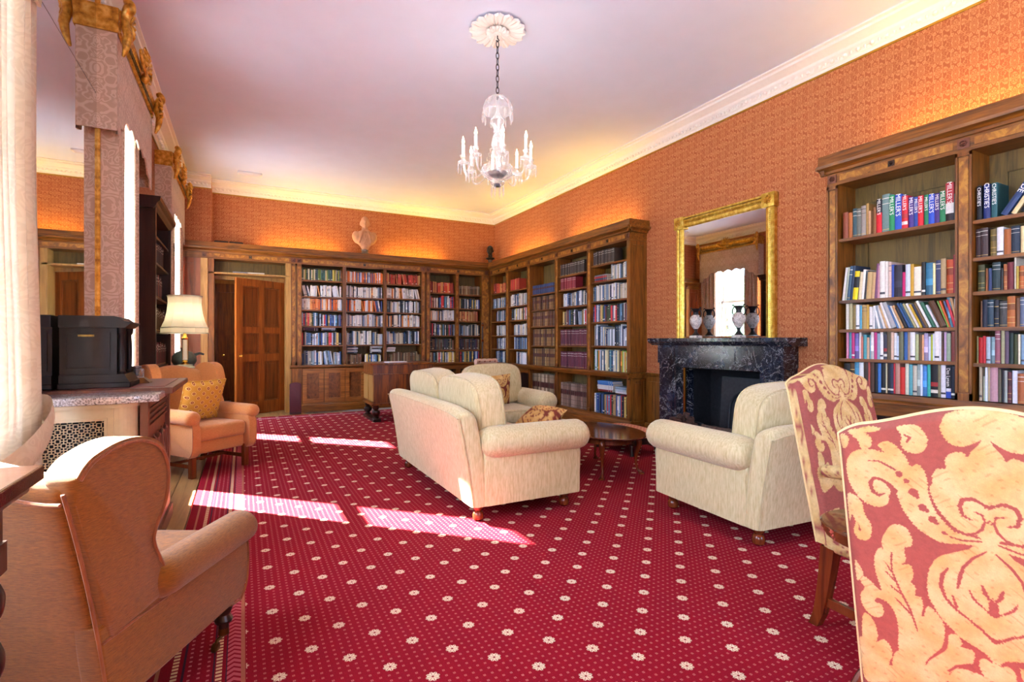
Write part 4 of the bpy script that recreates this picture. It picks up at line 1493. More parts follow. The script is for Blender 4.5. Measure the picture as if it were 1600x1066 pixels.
def slab(mb, xs, z0, ztop, yc, th, nz=10, roll=6, mat=0, endr=0.03):
    """upright padded slab: x stations xs, bottom z0, top ztop(x), centre plane yc(x,z), thickness th; rounded top and ends"""
    rings = []
    n = len(xs)
    xa, xb = xs[0], xs[-1]
    for x in xs:
        ed = min(x - xa, xb - x)
        k = math.sqrt(max(0.0, 1 - (1 - min(1, ed / endr)) ** 2)) if endr > 0 else 1
        t = th * (0.35 + 0.65 * k)
        zt = ztop(x) - (1 - k) * endr * 0.7
        r = t / 2
        ring = []
        for i in range(nz + 1):
            z = z0 + (zt - r - z0) * i / nz
            ring.append((x, yc(x, z) + r, z))
        for i in range(1, roll):
            a = PI * i / roll
            z = zt - r + r * math.sin(a)
            ring.append((x, yc(x, z) + r * math.cos(a), z))
        for i in range(nz, -1, -1):
            z = z0 + (zt - r - z0) * i / nz
            ring.append((x, yc(x, z) - r, z))
        rings.append(ring)
    return mb.loft(rings, mat)


def lin_space(a, b, n):
    return [a + (b - a) * i / n for i in range(n + 1)]


def end_space(a, b, n, r):
    """stations with extra ones near the rounded ends"""
    q = [a, a + r * 0.1, a + r * 0.3, a + r * 0.6]
    return q + lin_space(a + r, b - r, n) + [b - r * 0.6, b - r * 0.3, b - r * 0.1, b]


def arm_roll(mb, x, z, ra, y0, y1, rz=None, mat=0, zslope=0.0, end=0.06, n=20, rear=0.4):
    """horizontal rolled arm along y with a domed front end"""
    rz = rz or ra
    rings = []
    st = [(y0, rear), (y0 + end * 0.25, 0.8), (y0 + end * 0.7, 0.96), (y0 + end * 1.2, 1)] + [(y, 1) for y in lin_space(y0 + end * 1.6, y1 - end * 1.3, 6)]
    for k in range(1, 8):
        a = PI / 2 * k / 7.5
        st.append((y1 - end * (1 - math.sin(a)), max(0.12, math.cos(a) ** 0.75)))
    for y, s in st:
        zz = z + zslope * (y - y0) / (y1 - y0)
        rings.append([(x + ra * s * math.cos(2 * PI * i / n), y, zz + rz * s * math.sin(2 * PI * i / n)) for i in range(n)])
    return mb.loft(rings, mat)


def bun_foot(root, x, y, h, mat, r=0.035):
    M().lathe([(r * 0.6, 0), (r * 0.95, h * 0.08), (r * 1.05, h * 0.3), (r * 0.9, h * 0.48), (r * 0.62, h * 0.55), (r * 0.9, h * 0.66), (r * 1.12, h * 0.82), (r * 1.0, h)], 18, (x, y, 0)).build('foot', mat, root)


def cream_seat(name, label, cat, W, D, n, loc, rz, group=None, zb=0.71, ztop=0.90):
    """loose-cushioned settee or armchair, front = +y"""
    t = thing(name, label, cat, loc, rz, group)
    hx, hy = W / 2, D / 2
    z0 = 0.11
    aw = 0.16
    # base with front rail
    M().rbox(-hx + 0.03, hx - 0.03, -hy + 0.03, hy - 0.03, z0, 0.30, 0.02).build('seat_base', CREAM, t)
    # raked back
    b = M()
    yc = lambda x, z: -hy + 0.075 - 0.105 * (z - z0) / 0.6 - 0.025 * math.sin(PI * min(1, max(0, (z - z0) / 0.62))) * -0.4
    slab(b, end_space(-hx + 0.005, hx - 0.005, 12, 0.04), z0, lambda x: zb - 0.03 * (abs(x) / hx) ** 6, yc, 0.14, 10, 8, 0, 0.05)
    o = b.build('back', CREAM, t)
    p = M()
    for s in (-1, 1):
        xx = s * (hx - 0.012)
        p.tube([(xx, yc(0, z) - 0.062, z) for z in lin_space(z0 + 0.005, zb - 0.07, 8)], 0.0045, 6)
    zt = zb - 0.045
    p.tube([(x, yc(0, zt) - 0.064, zt - 0.03 * (abs(x) / hx) ** 6) for x in lin_space(-hx + 0.012, hx - 0.012, 10)], 0.0045, 6)
    p.build('piping', CREAM_PIPE, o)
    # arms
    for s in (-1, 1):
        a = M()
        xo = s * hx
        xi = s * (hx - aw)
        prof = [(xo, z0), (xo, 0.40), (xo - s * 0.01, 0.47), (xi + s * 0.02, 0.50), (xi, 0.46), (xi, z0)]
        a.prism_round(prof, 'y', -hy + 0.09, hy - 0.005, 0.018, 3)
        a.build('arm_panel', CREAM, t)
        r = M()
        arm_roll(r, s * (hx - 0.055), 0.518, 0.125, -hy + 0.075, hy + 0.075, 0.108, end=0.10)
        r.build('arm_roll', CREAM, t)
    # seat cushions
    iw = W - 2 * aw
    cw = iw / n
    for i in range(n):
        cx = -iw / 2 + cw * (i + 0.5)
        q = M()
        q.rbox(cx - cw / 2 + 0.004, cx + cw / 2 - 0.004, -hy + 0.16, hy + 0.03, 0.30, 0.45, 0.045, 4)
        o = q.build('seat_cushion', CREAM, t)
        pp = M()
        for zz in (0.318, 0.432):
            x0_, x1_, ya, yb = cx - cw / 2 + 0.012, cx + cw / 2 - 0.012, -hy + 0.17, hy + 0.022
            pp.tube([(x0_, ya, zz), (x1_, ya, zz), (x1_, yb - 0.03, zz), (x1_ - 0.03, yb, zz), (x0_ + 0.03, yb, zz), (x0_, yb - 0.03, zz)], 0.005, 6, closed=True)
        pp.build('piping', CREAM_PIPE, o)
    # back cushions: plump, boxed sides with piping
    bw = (W - 2 * aw + 0.12) / n
    for i in range(n):
        cx = -(W - 2 * aw + 0.12) / 2 + bw * (i + 0.5)
        xf = Matrix.Translation((cx, -hy + 0.225, 0.445)) @ Matrix.Rotation(math.radians(7), 4, 'X')
        hgt = ztop - 0.445
        q = M()
        rings = []
        N = 40
        for k, (yy, sc_) in enumerate(((-0.105, 0.90), (-0.10, 0.955), (-0.085, 0.985), (-0.06, 1.0), (0.06, 1.0), (0.085, 0.985), (0.105, 0.95), (0.118, 0.88), (0.128, 0.7), (0.134, 0.4), (0.136, 0.1))):
            ring = []
            for a in range(N):
                th = 2 * PI * a / N
                c, s_ = math.cos(th), math.sin(th)
                px = math.copysign(abs(c) ** 0.36, c) * bw / 2 * 0.99 * sc_
                pz = hgt / 2 + math.copysign(abs(s_) ** 0.5, s_) * hgt / 2 * sc_
                pz += 0.022 * math.cos(PI * px / bw) * (1 if s_ > 0 else 0) * abs(s_)
                ring.append((px, yy, pz))
            rings.append(ring)
        rings.insert(0, [(p[0] * 0.5, -0.122, (p[2] - hgt / 2) * 0.5 + hgt / 2) for p in rings[0]])
        q.loft(rings, 0, xf=xf)
        o = q.build('back_cushion', CREAM, t)
        pp = M()
        for k in (3, 6):
            pp.tube([xf @ Vector((p[0] * 1.004, p[1], (p[2] - hgt / 2) * 1.004 + hgt / 2)) for p in rings[k]], 0.005, 6, closed=True)
        pp.build('piping', CREAM_PIPE, o)
    for x in (-hx + 0.09, hx - 0.09):
        for y in (-hy + 0.08, hy - 0.09):
            bun_foot(t, x, y, 0.115, W_MAHOG, 0.036)
    return t


# settee with its back to the windows, seat towards the fireplace
SOFA = cream_seat('settee', 'cream settee with plump back cushions, its back to the windows', 'sofa', 1.80, 0.85, 2, (1.735, 3.96, 0.008), -PI / 2, zb=0.765, ztop=0.925)
CHB = cream_seat('armchair', 'cream armchair at right seen from behind, beside the damask chairs', 'armchair', 0.98, 0.90, 1, (3.105, 2.352, 0.008), math.radians(-4), 'cream armchairs')
CHA = cream_seat('armchair', 'cream armchair beyond the settee facing the camera, with a damask cushion', 'armchair', 0.92, 0.84, 1, (2.63, 5.36, 0.008), PI + math.radians(-2), 'cream armchairs')


# ---------------------------------------------------------------- wing chairs (front = +y)
def wing_chair(name, label, W, H_, D, fab, pipe, loc, rz, arm_z=0.52, seat_z=0.41, legs='castor', camel=0.05):
    t = thing(name, label, 'armchair', loc, rz)
    hx, hb, hf = W / 2, -D / 2, D / 2
    z0 = 0.195
    rake = 0.17

    def yb(z): return hb - rake * max(0, (z - z0)) / 0.72 * (0.6 + 0.4 * max(0, (z - z0)) / 0.72)
    M().rbox(-hx + 0.03, hx - 0.03, hb + 0.01, hf - 0.02, z0, 0.32, 0.025).build('seat_base', fab, t)
    M().rbox(-hx + 0.085, hx - 0.085, hb + 0.10, hf + 0.03, 0.31, seat_z + 0.05, 0.04, 4).build('seat_cushion', fab, t)
    # back: camel top
    ztop = lambda x: H_ - 0.055 + camel * (math.cos(PI * min(1, abs(x) / (hx - 0.03))) * 0.5 + 0.5)
    b = M()
    slab(b, end_space(-hx + 0.02, hx - 0.02, 14, 0.03), z0, ztop, lambda x, z: yb(z) + 0.06, 0.12, 12, 8, 0, 0.03)
    o = b.build('back', fab, t)
    p = M()
    for s in (-1, 1):
        p.tube([(s * (hx - 0.018), yb(z) + 0.004, z) for z in lin_space(z0 + 0.005, ztop(hx) - 0.03, 12)], 0.005, 6)
    p.tube([(x, yb(ztop(x)) + 0.008, ztop(x) - 0.055) for x in lin_space(-hx + 0.02, hx - 0.02, 16)], 0.005, 6)
    p.build('piping', pipe, o)
    wt = 0.085
    for s in (-1, 1):
        # wing: profile in (y,z)
        w = [(yb(0.40) + 0.03, 0.40), (yb(0.6) + 0.015, 0.6), (yb(0.8) + 0.012, 0.80), (yb(H_ - 0.06) + 0.02, H_ - 0.06)]
        top = spline([(yb(H_ - 0.06) + 0.03, H_ - 0.05), (yb(H_) + 0.10, H_ - 0.008), (yb(H_) + 0.22, H_ + 0.018), (yb(H_) + 0.31, H_ - 0.01), (yb(H_) + 0.355, H_ - 0.09), (hb + 0.185, H_ - 0.19), (hb + 0.15, H_ - 0.27), (hb + 0.15, arm_z + 0.06), (hb + 0.20, arm_z - 0.03)], 6)
        w += top + [(hb + 0.20, 0.42)]
        q = M()
        xa, xb_ = (hx - wt, hx) if s > 0 else (-hx, -hx + wt)
        q.prism_round(w, 'x', xa, xb_, 0.026, 4)
        # lean the wing outwards slightly towards its front edge
        q.v = [(x + s * 0.03 * max(0, (y - hb)) / 0.2 * max(0, (z - 0.5)) / 0.4, y, z) for x, y, z in q.v]
        o = q.build('wing', fab, t)
        pp = M()
        edge = [(s * (hx + 0.002) + s * 0.03 * max(0, (y - hb)) / 0.2 * max(0, (z - 0.5)) / 0.4, y, z) for y, z in top]
        c = (hb + 0.02, 0.7)
        pp.tube([(x, y + (c[0] - y) * 0.06, z + (c[1] - z) * 0.05) for x, y, z in edge], 0.005, 6)
        pp.build('piping', pipe, o)
        # arm roll and outer side
        r = M()
        arm_roll(r, s * (hx - 0.028), arm_z - 0.062, 0.072, hb + 0.165, hf + 0.075, 0.064, zslope=-0.01, end=0.05)
        r.build('arm_roll', fab, t)
        side = [(hb + 0.0, z0), (yb(0.45), 0.45), (hb + 0.1, arm_z - 0.06), (hf - 0.0, arm_z - 0.07)] + spline([(hf + 0.03, arm_z - 0.09), (hf + 0.062, arm_z - 0.15), (hf + 0.066, z0 + 0.1), (hf + 0.05, z0 + 0.03), (hf + 0.01, z0 - 0.01)], 5) + [(hf - 0.06, z0)]
        q = M()
        xa, xb_ = (hx - 0.085, hx - 0.012) if s > 0 else (-hx + 0.012, -hx + 0.085)
        q.prism_round(side, 'x', xa, xb_, 0.014, 3)
        o = q.build('side_panel', fab, t)
        pp = M()
        xx = s * (hx - 0.010)
        pp.tube([(xx, y, arm_z - 0.128 + 0.012 * (y - hb)) for y in lin_space(hb - 0.03, hf + 0.05, 8)], 0.004, 6)
        pp.tube([(xx, y, z) for y, z in side[4:]], 0.004, 6)
        pp.build('piping', pipe, o)
    if legs == 'castor':
        for s in (-1, 1):
            q = M().lathe([(0.012, 0.055), (0.017, 0.06), (0.019, 0.10), (0.030, 0.105), (0.033, 0.115), (0.028, 0.125), (0.024, 0.135), (0.036, 0.17), (0.040, 0.20), (0.036, 0.225), (0.040, 0.245)], 18, (s * (hx - 0.07), hf - 0.005, 0))
            o = q.build('front_leg', W_DARK, t)
            g = M().lathe([(0.013, 0.052), (0.020, 0.058), (0.017, 0.10), (0.019, 0.104)], 14, (s * (hx - 0.07), hf - 0.005, 0))
            g.tube([(s * (hx - 0.07), hf - 0.005, 0.055), (s * (hx - 0.07) - 0.01, hf - 0.03, 0.045), (s * (hx - 0.07) - 0.014, hf - 0.035, 0.022)], 0.007, 8)
            g.lathe([(0.006, -0.009), (0.018, -0.008), (0.02, 0), (0.018, 0.008), (0.006, 0.009)], 14, (0, 0, 0), xf=Matrix.Translation((s * (hx - 0.07) - 0.014, hf - 0.035, 0.02)) @ Matrix.Rotation(PI / 2, 4, 'Y'))
            g.build('castor', CASTOR, o)
            q = M()
            q.loft([[(s * (hx - 0.07) + a * k, hb + 0.03 + dy + b_ * k, z) for a, b_ in ((-1, -1), (1, -1), (1, 1), (-1, 1))] for z, dy, k in ((0, -0.06, 0.016), (0.1, -0.02, 0.02), (0.24, 0.02, 0.024))], smooth=False)
            q.build('rear_leg', W_DARK, t)
    else:
        for s in (-1, 1):
            M().rbox(s * (hx - 0.065) - 0.024, s * (hx - 0.065) + 0.024, hf - 0.045, hf + 0.003, 0, 0.22, 0.004, 1).build('front_leg', W_MAHOG, t)
            q = M()
            q.loft([[(s * (hx - 0.065) + a * 0.02, hb + 0.04 + dy + b_ * 0.02, z) for a, b_ in ((-1, -1), (1, -1), (1, 1), (-1, 1))] for z, dy in ((0, -0.09), (0.1, -0.03), (0.22, 0.0))], smooth=False)
            q.build('rear_leg', W_MAHOG, t)
            M().box(s * (hx - 0.065) - 0.01, s * (hx - 0.065) + 0.01, hb + 0.0, hf - 0.03, 0.085, 0.115).build('side_stretcher', W_MAHOG, t)
        M().box(-hx + 0.07, hx - 0.07, -0.02, 0.0, 0.088, 0.112).build('cross_stretcher', W_MAHOG, t)
    return t


WING1 = wing_chair('wing_chair', 'rust brown tweed wing chair with castors, its back to the camera', 0.63, 0.915, 0.64, RUST, RUST_PIPE,
                   (-0.430, 2.144, 0.0), -math.radians(28), arm_z=0.535, legs='castor')
WING2 = wing_chair('wing_chair', 'salmon wing chair with a patterned cushion, by the far window curtain', 0.65, 0.97, 0.60, SALMON, SALMON_PIPE,
                   (-0.355, 5.65, 0.0), -math.radians(142), arm_z=0.60, seat_z=0.40, legs='square')


# ---------------------------------------------------------------- woven damask
POLYS = [
    [(0, -19), (52, -9), (63, 11), (66, 25), (59, 42), (48, 53), (32, 53), (17, 45), (6, 37), (2, 38)],
    [(3, 37), (10, 47), (21, 61), (26, 72), (35, 65), (46, 67), (57, 75), (61, 89), (60, 102), (74, 105), (82, 120), (82, 133), (87, 148), (84, 166), (74, 189), (63, 204), (50, 219), (32, 224), (19, 223), (-1, 233), (2, 164)],
    [(171, 73), (154, 62), (138, 71), (124, 90), (116, 108), (105, 102), (95, 112), (90, 135), (89, 162), (82, 188), (69, 209), (52, 226), (29, 229), (-2, 232), (-2, 243), (41, 248), (70, 256), (92, 249), (113, 236), (127, 217), (137, 197), (143, 176), (149, 163), (157, 179), (160, 197), (176, 210), (197, 210), (214, 199), (228, 178), (235, 156), (234, 122), (222, 99), (201, 87), (176, 85), (160, 88)],
    [(136, 30), (107, 21), (93, 31), (86, 51), (93, 72), (106, 80), (123, 78), (131, 64), (128, 51), (130, 42)],
    [(243, 48), (231, 53), (225, 67), (231, 86), (239, 92), (243, 79)],
    [(227, 44), (207, 44), (193, 51), (182, 61), (186, 81), (203, 86), (207, 70), (218, 58)],
    [(207, 44), (185, 35), (165, 37), (174, 45), (193, 49)],
    [(240, 200), (224, 196), (211, 208), (206, 236), (196, 255), (198, 283), (211, 298), (226, 295), (232, 278), (226, 259), (233, 244), (240, 261)],
    [(176, 291), (173, 272), (159, 247), (145, 240), (131, 244), (123, 259), (122, 273), (127, 283), (136, 286), (139, 282)],
    [(176, 287), (140, 275), (137, 298), (136, 318), (146, 330), (129, 324), (124, 343), (129, 363), (122, 372), (124, 390), (115, 390), (111, 408), (113, 433), (103, 405), (90, 414), (80, 430), (78, 455), (85, 489), (100, 514), (115, 540), (122, 590), (156, 609), (161, 575), (163, 528), (160, 479), (165, 448), (176, 431), (195, 427), (201, 439), (188, 442), (187, 464), (201, 477), (217, 474), (228, 457), (230, 432), (220, 415), (227, 398), (218, 385), (203, 395), (187, 407), (192, 378), (196, 352), (193, 323), (182, 304), (176, 305)],
    [(-5, 236), (32, 256), (62, 275), (80, 289), (94, 314), (101, 346), (101, 378), (92, 403), (80, 424), (66, 438), (50, 453), (31, 460), (13, 469), (-7, 477)],
    [(228, 482), (214, 480), (205, 498), (202, 522), (206, 540), (190, 526), (178, 539), (177, 561), (186, 585), (174, 585), (167, 601), (167, 616), (216, 644), (232, 614), (235, 582), (235, 532)],
    [(71, 455), (58, 448), (51, 462), (53, 472), (39, 470), (32, 478), (40, 506), (53, 516), (75, 543), (81, 566), (117, 587), (115, 547), (95, 515), (77, 490)],
    [(25, 486), (16, 478), (6, 484), (-9, 473), (-8, 515), (6, 523), (17, 522), (26, 504)],
    [(78, 565), (62, 526), (33, 519), (10, 525)],
    [(236, 354), (226, 363), (220, 380), (226, 391), (235, 401)],
]
CUTS = [
    [(25, 195, 1.5), (38, 189, 3.0), (42, 172, 3.6), (37, 158, 3.6), (22, 153, 3.6), (9, 159, 2.5), (2, 165, 3.6)],
    [(20, 178, 1.2), (10, 181, 2.0), (6, 193, 2.0), (11, 210, 2.5), (21, 221, 2.0), (32, 224, 1.2)],
    [(148, 167, 6.5), (158, 154, 4.1), (169, 148, 3.1), (183, 147, 3.1), (191, 161, 4.1), (187, 178, 3.6), (176, 184, 3.1), (165, 177, 1.2)],
    [(137, 129, 6.5)],
    [(125, 141, 5.1)],
    [(114, 163, 9.1), (109, 170, 4.6)],
    [(100, 191, 8.0), (94, 195, 4.6)],
    [(85, 212, 7.7), (79, 217, 3.6)],
    [(68, 234, 4.1), (64, 235, 2.5)],
    [(191, 111, 1.0), (173, 108, 1.5), (157, 115, 2.1), (144, 121, 2.0)],
    [(59, 239, 1.2), (41, 241, 2.1), (12, 234, 1.5)],
    [(125, 44, 1.0), (115, 49, 2.5), (120, 59, 2.1)],
    [(220, 264, 1.2), (219, 276, 2.1)],
    [(161, 309, 2.1), (163, 331, 1.7), (163, 352, 1.7), (152, 387, 2.6), (135, 428, 2.6), (125, 472, 1.5)],
    [(173, 336, 1.2), (164, 354, 1.7)],
    [(174, 357, 1.5), (157, 374, 2.1)],
    [(167, 387, 2.1), (146, 400, 1.7)],
    [(161, 412, 1.5), (136, 436, 2.6)],
    [(65, 306, 1.5), (75, 324, 3.6), (79, 348, 3.6), (73, 372, 2.6), (62, 387, 3.1), (40, 403, 2.1), (19, 418, 2.6), (4, 433, 3.1), (-10, 451, 4.7)],
    [(61, 364, 1.7), (56, 385, 2.9)],
    [(7, 253, 1.5), (27, 273, 2.5), (41, 295, 2.6), (47, 316, 3.6), (52, 343, 2.0)],
    [(34, 342, 1.2), (28, 358, 2.5), (13, 371, 1.5), (-4, 388, 2.6)],
    [(-3, 284, 1.5), (-4, 291, 4.1), (-4, 299, 1.0)],
    [(15, 324, 2.0), (11, 338, 3.8), (6, 348, 2.1)],
    [(-3, 337, 2.6), (4, 356, 3.1), (5, 376, 2.6), (-1, 387, 3.3)],
    [(113, 430, 2.6), (108, 404, 1.5)],
    [(76, 539, 2.1), (62, 520, 2.6), (41, 507, 4.1)],
]


def _smooth_poly(p, n=4):
    out = []
    m = len(p)
    for i in range(m):
        a, b, c, d = p[i - 1], p[i], p[(i + 1) % m], p[(i + 2) % m]
        for k in range(n):
            t = k / n
            out.append(tuple(0.5 * (2 * q + (r - o) * t + (2 * o - 5 * q + 4 * r - w) * t * t + (3 * q - o - 3 * r + w) * t ** 3) for o, q, r, w in zip(a, b, c, d)))
    return np.array(out, float)


POLYS += [[(243, 548), (196, 552), (184, 590), (206, 640), (240, 648)], [(168, 543), (122, 545), (66, 590), (92, 640), (150, 655), (178, 610)], [(58, 545), (0, 540), (0, 655), (40, 640), (30, 590)]]
POLYS = [_smooth_poly(p) for p in POLYS]


def _inside(px, py, poly):
    """even-odd test for many points"""
    hit = np.zeros(px.shape, bool)
    x0_, y0_, x1_, y1_ = poly[:, 0].min(), poly[:, 1].min(), poly[:, 0].max(), poly[:, 1].max()
    sel = np.nonzero((px >= x0_) & (px <= x1_) & (py >= y0_) & (py <= y1_))[0]
    if len(sel) == 0:
        return hit
    X_p, Y_p = px[sel], py[sel]
    r = np.zeros(len(sel), bool)
    m = len(poly)
    for i in range(m):
        xa, ya = poly[i - 1]
        xb, yb_ = poly[i]
        if ya == yb_:
            continue
        c = ((ya > Y_p) != (yb_ > Y_p)) & (X_p < (xb - xa) * (Y_p - ya) / (yb_ - ya) + xa)
        r ^= c
    hit[sel] = r
    return hit


def _near(px, py, strokes):
    hit = np.zeros(px.shape, bool)
    for s in strokes:
        if len(s) == 1:
            s = [s[0], s[0]]
        for (ax, ay, ra), (bx, by, rb_) in zip(s[:-1], s[1:]):
            dx, dy = bx - ax, by - ay
            L = dx * dx + dy * dy + 1e-9
            t = np.clip(((px - ax) * dx + (py - ay) * dy) / L, 0, 1)
            hit |= (px - ax - t * dx) ** 2 + (py - ay - t * dy) ** 2 < (ra + t * (rb_ - ra)) ** 2
    return hit


def damask_colours(u, v, gold='#bd9c5e', rose='#904c42', pale='#cdb47e', seed=0):
    """u, v in millimetres of cloth from the centre line and from the top; returns rgba of the woven figure"""
    rg = np.random.RandomState(3 + seed)
    x = np.maximum(np.abs(u), 4.5)
    v = (v + 20) % 690 - 20
    wob = 1.1 * np.sin(u * 0.9 + v * 0.7) + 0.9 * np.sin(v * 1.1 - u * 0.5)
    xs_, vs_ = x + wob * 0.7, v + wob * 0.6
    g = np.zeros(u.shape, bool)
    for p in POLYS:
        g |= _inside(xs_, vs_, p)
    c = _near(x + wob * 0.5, v + wob * 0.5, CUTS)
    gold, rose, pale = (np.array(C(q)) for q in (gold, rose, pale))
    tone = 0.5 + 0.5 * np.sin(u * 0.045 + 1.3 * np.sin(v * 0.06)) * np.sin(v * 0.035 + 1.1 * np.sin(u * 0.05))
    fig = gold[None] * (1 - tone[:, None]) + pale[None] * tone[:, None]
    fleck = (np.sin(u * 0.16 + 2 * np.sin(v * 0.11)) * np.sin(v * 0.23 + 2 * np.sin(u * 0.09)) > 0.84)
    fig = np.where(fleck[:, None], fig * np.array((0.78, 0.76, 0.74, 1))[None], fig)
    col = np.where((g & ~c)[:, None], fig, rose[None])
    thread = 1 + rg.normal(0, 0.04, u.shape) + 0.03 * np.sin(v * 2.2)
    col = col * thread[:, None]
    col[:, 3] = 1
    return np.clip(col, 0, 1)


def damask_grid(name, P, nu, nv, cu, cv, parent, **kw):
    """grid surface P(i/nu, j/nv) -> xyz with per-vertex weave colours; cu, cv map (u,v) to the repeat"""
    uu, vv = np.meshgrid(np.linspace(0, 1, nu + 1), np.linspace(0, 1, nv + 1), indexing='ij')
    xyz = P(uu, vv).reshape(-1, 3)
    idx = np.arange((nu + 1) * (nv + 1)).reshape(nu + 1, nv + 1)
    f = np.stack([idx[:-1, :-1], idx[1:, :-1], idx[1:, 1:], idx[:-1, 1:]], -1).reshape(-1, 4)
    me = bpy.data.meshes.new(name)
    me.vertices.add(len(xyz))
    me.vertices.foreach_set('co', xyz.astype(np.float32).ravel())
    me.loops.add(f.size)
    me.loops.foreach_set('vertex_index', f.astype(np.int32).ravel())
    me.polygons.add(len(f))
    me.polygons.foreach_set('loop_start', np.arange(0, f.size, 4, dtype=np.int32))
    me.polygons.foreach_set('loop_total', np.full(len(f), 4, dtype=np.int32))
    me.polygons.foreach_set('use_smooth', np.ones(len(f), dtype=bool))
    at = me.color_attributes.new('Col', 'FLOAT_COLOR', 'POINT')
    at.data.foreach_set('color', damask_colours(cu(uu, vv).ravel(), cv(uu, vv).ravel(), **kw).astype(np.float32).ravel())
    me.materials.append(DAMASK)
    me.update()
    me.validate()
    o = bpy.data.objects.new(name, me)
    COL.objects.link(o)
    if parent:
        o.parent = parent
    return o


def paint_damask(o, axis, cu, cv, **kw):
    """colour an ordinary mesh by its own coordinates"""
    me = o.data
    n = len(me.vertices)
    co = np.empty(n * 3, np.float32)
    me.vertices.foreach_get('co', co)
    co = co.reshape(-1, 3)
    at = me.color_attributes.new('Col', 'FLOAT_COLOR', 'POINT')
    at.data.foreach_set('color', damask_colours(cu(co), cv(co), **kw).astype(np.float32).ravel())


def damask_chair(label, loc, rz, HT, W=0.47, nres=(300, 330), front_res=(110, 130), tilt=0.16, zlo=0.36):
    """armchair with camel-topped back, upholstered arms and sabre legs; front = +y"""
    t = thing('damask_armchair', label, 'armchair', loc, rz, 'damask armchairs')
    hx = W / 2
    camel = 0.058
    yback = -0.25

    def top(u):
        return HT - camel * (1 - (0.5 + 0.5 * np.cos(np.pi * np.clip(np.abs(u * 2 - 1), 0, 1))))

    def round_xy(u):
        return (u * 2 - 1) * hx

    def back_y(z):
        return yback - tilt * (z - zlo) / (HT - zlo)

    def surf(side, th=0.075):
        def P(u, v):
            zt = top(u)
            z = zt - v * (zt - zlo)
            x = round_xy(u)
            # soft edge: the surface turns in at top and sides
            e = np.minimum(np.minimum(u, 1 - u) * W, v * (zt - zlo))
            k = np.sqrt(np.clip(1 - (1 - np.clip(e / 0.022, 0, 1)) ** 2, 0, 1))
            bulge = 0.012 * np.sin(np.pi * u) * np.sin(np.pi * np.clip(v, 0, 1)) + (0.02 * np.sin(np.pi * u) * np.sin(np.pi * v) if side > 0 else 0)
            y = back_y(z) + side * (th / 2 * (0.55 + 0.45 * k) + bulge)
            # corners are rounded off
            cr = np.clip((0.05 - np.minimum(u, 1 - u) * W) / 0.05, 0, 1)
            z = z - 0.022 * cr ** 2 * (1 - np.clip(v * 12, 0, 1))
            return np.stack([x, y, z], -1)
        return P
    sc_ = 1000

    def vmm(u, v): return (HT - 0.02 - (top(u) - v * (top(u) - zlo))) * 1000

    o = damask_grid('back', surf(-1), nres[0], nres[1], lambda u, v: (u * 2 - 1) * hx * sc_, vmm, t)
    damask_grid('inside_back', surf(1), front_res[0], front_res[1], lambda u, v: (u * 2 - 1) * hx * sc_ * 1.1, lambda u, v: 105 + vmm(u, v) * 1.1, t, seed=1)
    # boxing strip round the edge, with piping
    u = np.linspace(0, 1, 60)
    pf, pb = surf(1), surf(-1)
    ring = [(0.0, v) for v in np.linspace(1, 0, 24)] + [(q, 0.0) for q in u[1:-1]] + [(1.0, v) for v in np.linspace(0, 1, 24)]
    m = M()
    rows = []
    for a, b in ring:
        A = pf(np.array(a), np.array(b)); B = pb(np.array(a), np.array(b))
        rows.append([tuple(A * (1 - q) + B * q) for q in (0, 0.25, 0.5, 0.75, 1)])
    m.loft(rows, closed=False, cap=False)
    ob = m.build('boxing', DAMASK, o)
    paint_damask(ob, 0, lambda c: c[:, 0] * sc_ + c[:, 1] * sc_ + 60, lambda c: (HT - c[:, 2]) * sc_)
    pp = M()
    pp.tube([tuple(pb(np.array(a), np.array(b)) + np.array((0, -0.001, 0))) for a, b in ring], 0.0045, 6, col=C('#dcc48c'))
    pp.build('piping', DAMASK, o)
    # seat
    s = M().rbox(-hx, hx, yback - 0.01, 0.19, 0.33, 0.475, 0.035, 4)
    bm = bmesh.new()
    me_t = s.build('tmp', DAMASK)
    bm.from_mesh(me_t.data)
    bmesh.ops.subdivide_edges(bm, edges=[e for e in bm.edges if e.calc_length() > 0.05], cuts=40, use_grid_fill=True)
    me = bpy.data.meshes.new('seat')
    bm.to_mesh(me)
    bm.free()
    bpy.data.objects.remove(me_t)
    so_ = obj_from_mesh('seat', me, DAMASK, t)
    paint_damask(so_, 0, lambda c: (c[:, 0] + (np.abs(c[:, 0]) > hx - 0.03) * c[:, 1]) * sc_, lambda c: (np.abs(c[:, 1]) + c[:, 2]) * sc_, seed=2)
    # arms: padded rest on an upholstered post
    for sgn in (-1, 1):
        path = spline([(sgn * (hx - 0.03), yback + 0.0, 0.655), (sgn * (hx + 0.0), yback + 0.12, 0.67), (sgn * (hx + 0.01), yback + 0.22, 0.665), (sgn * (hx + 0.01), yback + 0.31, 0.645), (sgn * (hx + 0.01), yback + 0.34, 0.62)], 12)
        a = M().tube(path, [0.026] * (len(path) - 3) + [0.024, 0.02, 0.012], 24)
        ao = a.build('arm_pad', DAMASK, t)
        paint_damask(ao, 0, lambda c: c[:, 1] * 1000 + 200, lambda c: 300 + c[:, 2] * 1000, seed=3)
        path = spline([(sgn * (hx + 0.005), yback + 0.31, 0.63), (sgn * (hx - 0.005), yback + 0.28, 0.56), (sgn * (hx - 0.012), yback + 0.27, 0.48), (sgn * (hx - 0.016), yback + 0.27, 0.38)], 10)
        a = M().tube(path, 0.022, 20)
        ao = a.build('arm_post', DAMASK, t)
        paint_damask(ao, 0, lambda c: c[:, 1] * 1000 + 150, lambda c: 200 + c[:, 2] * 1000, seed=4)
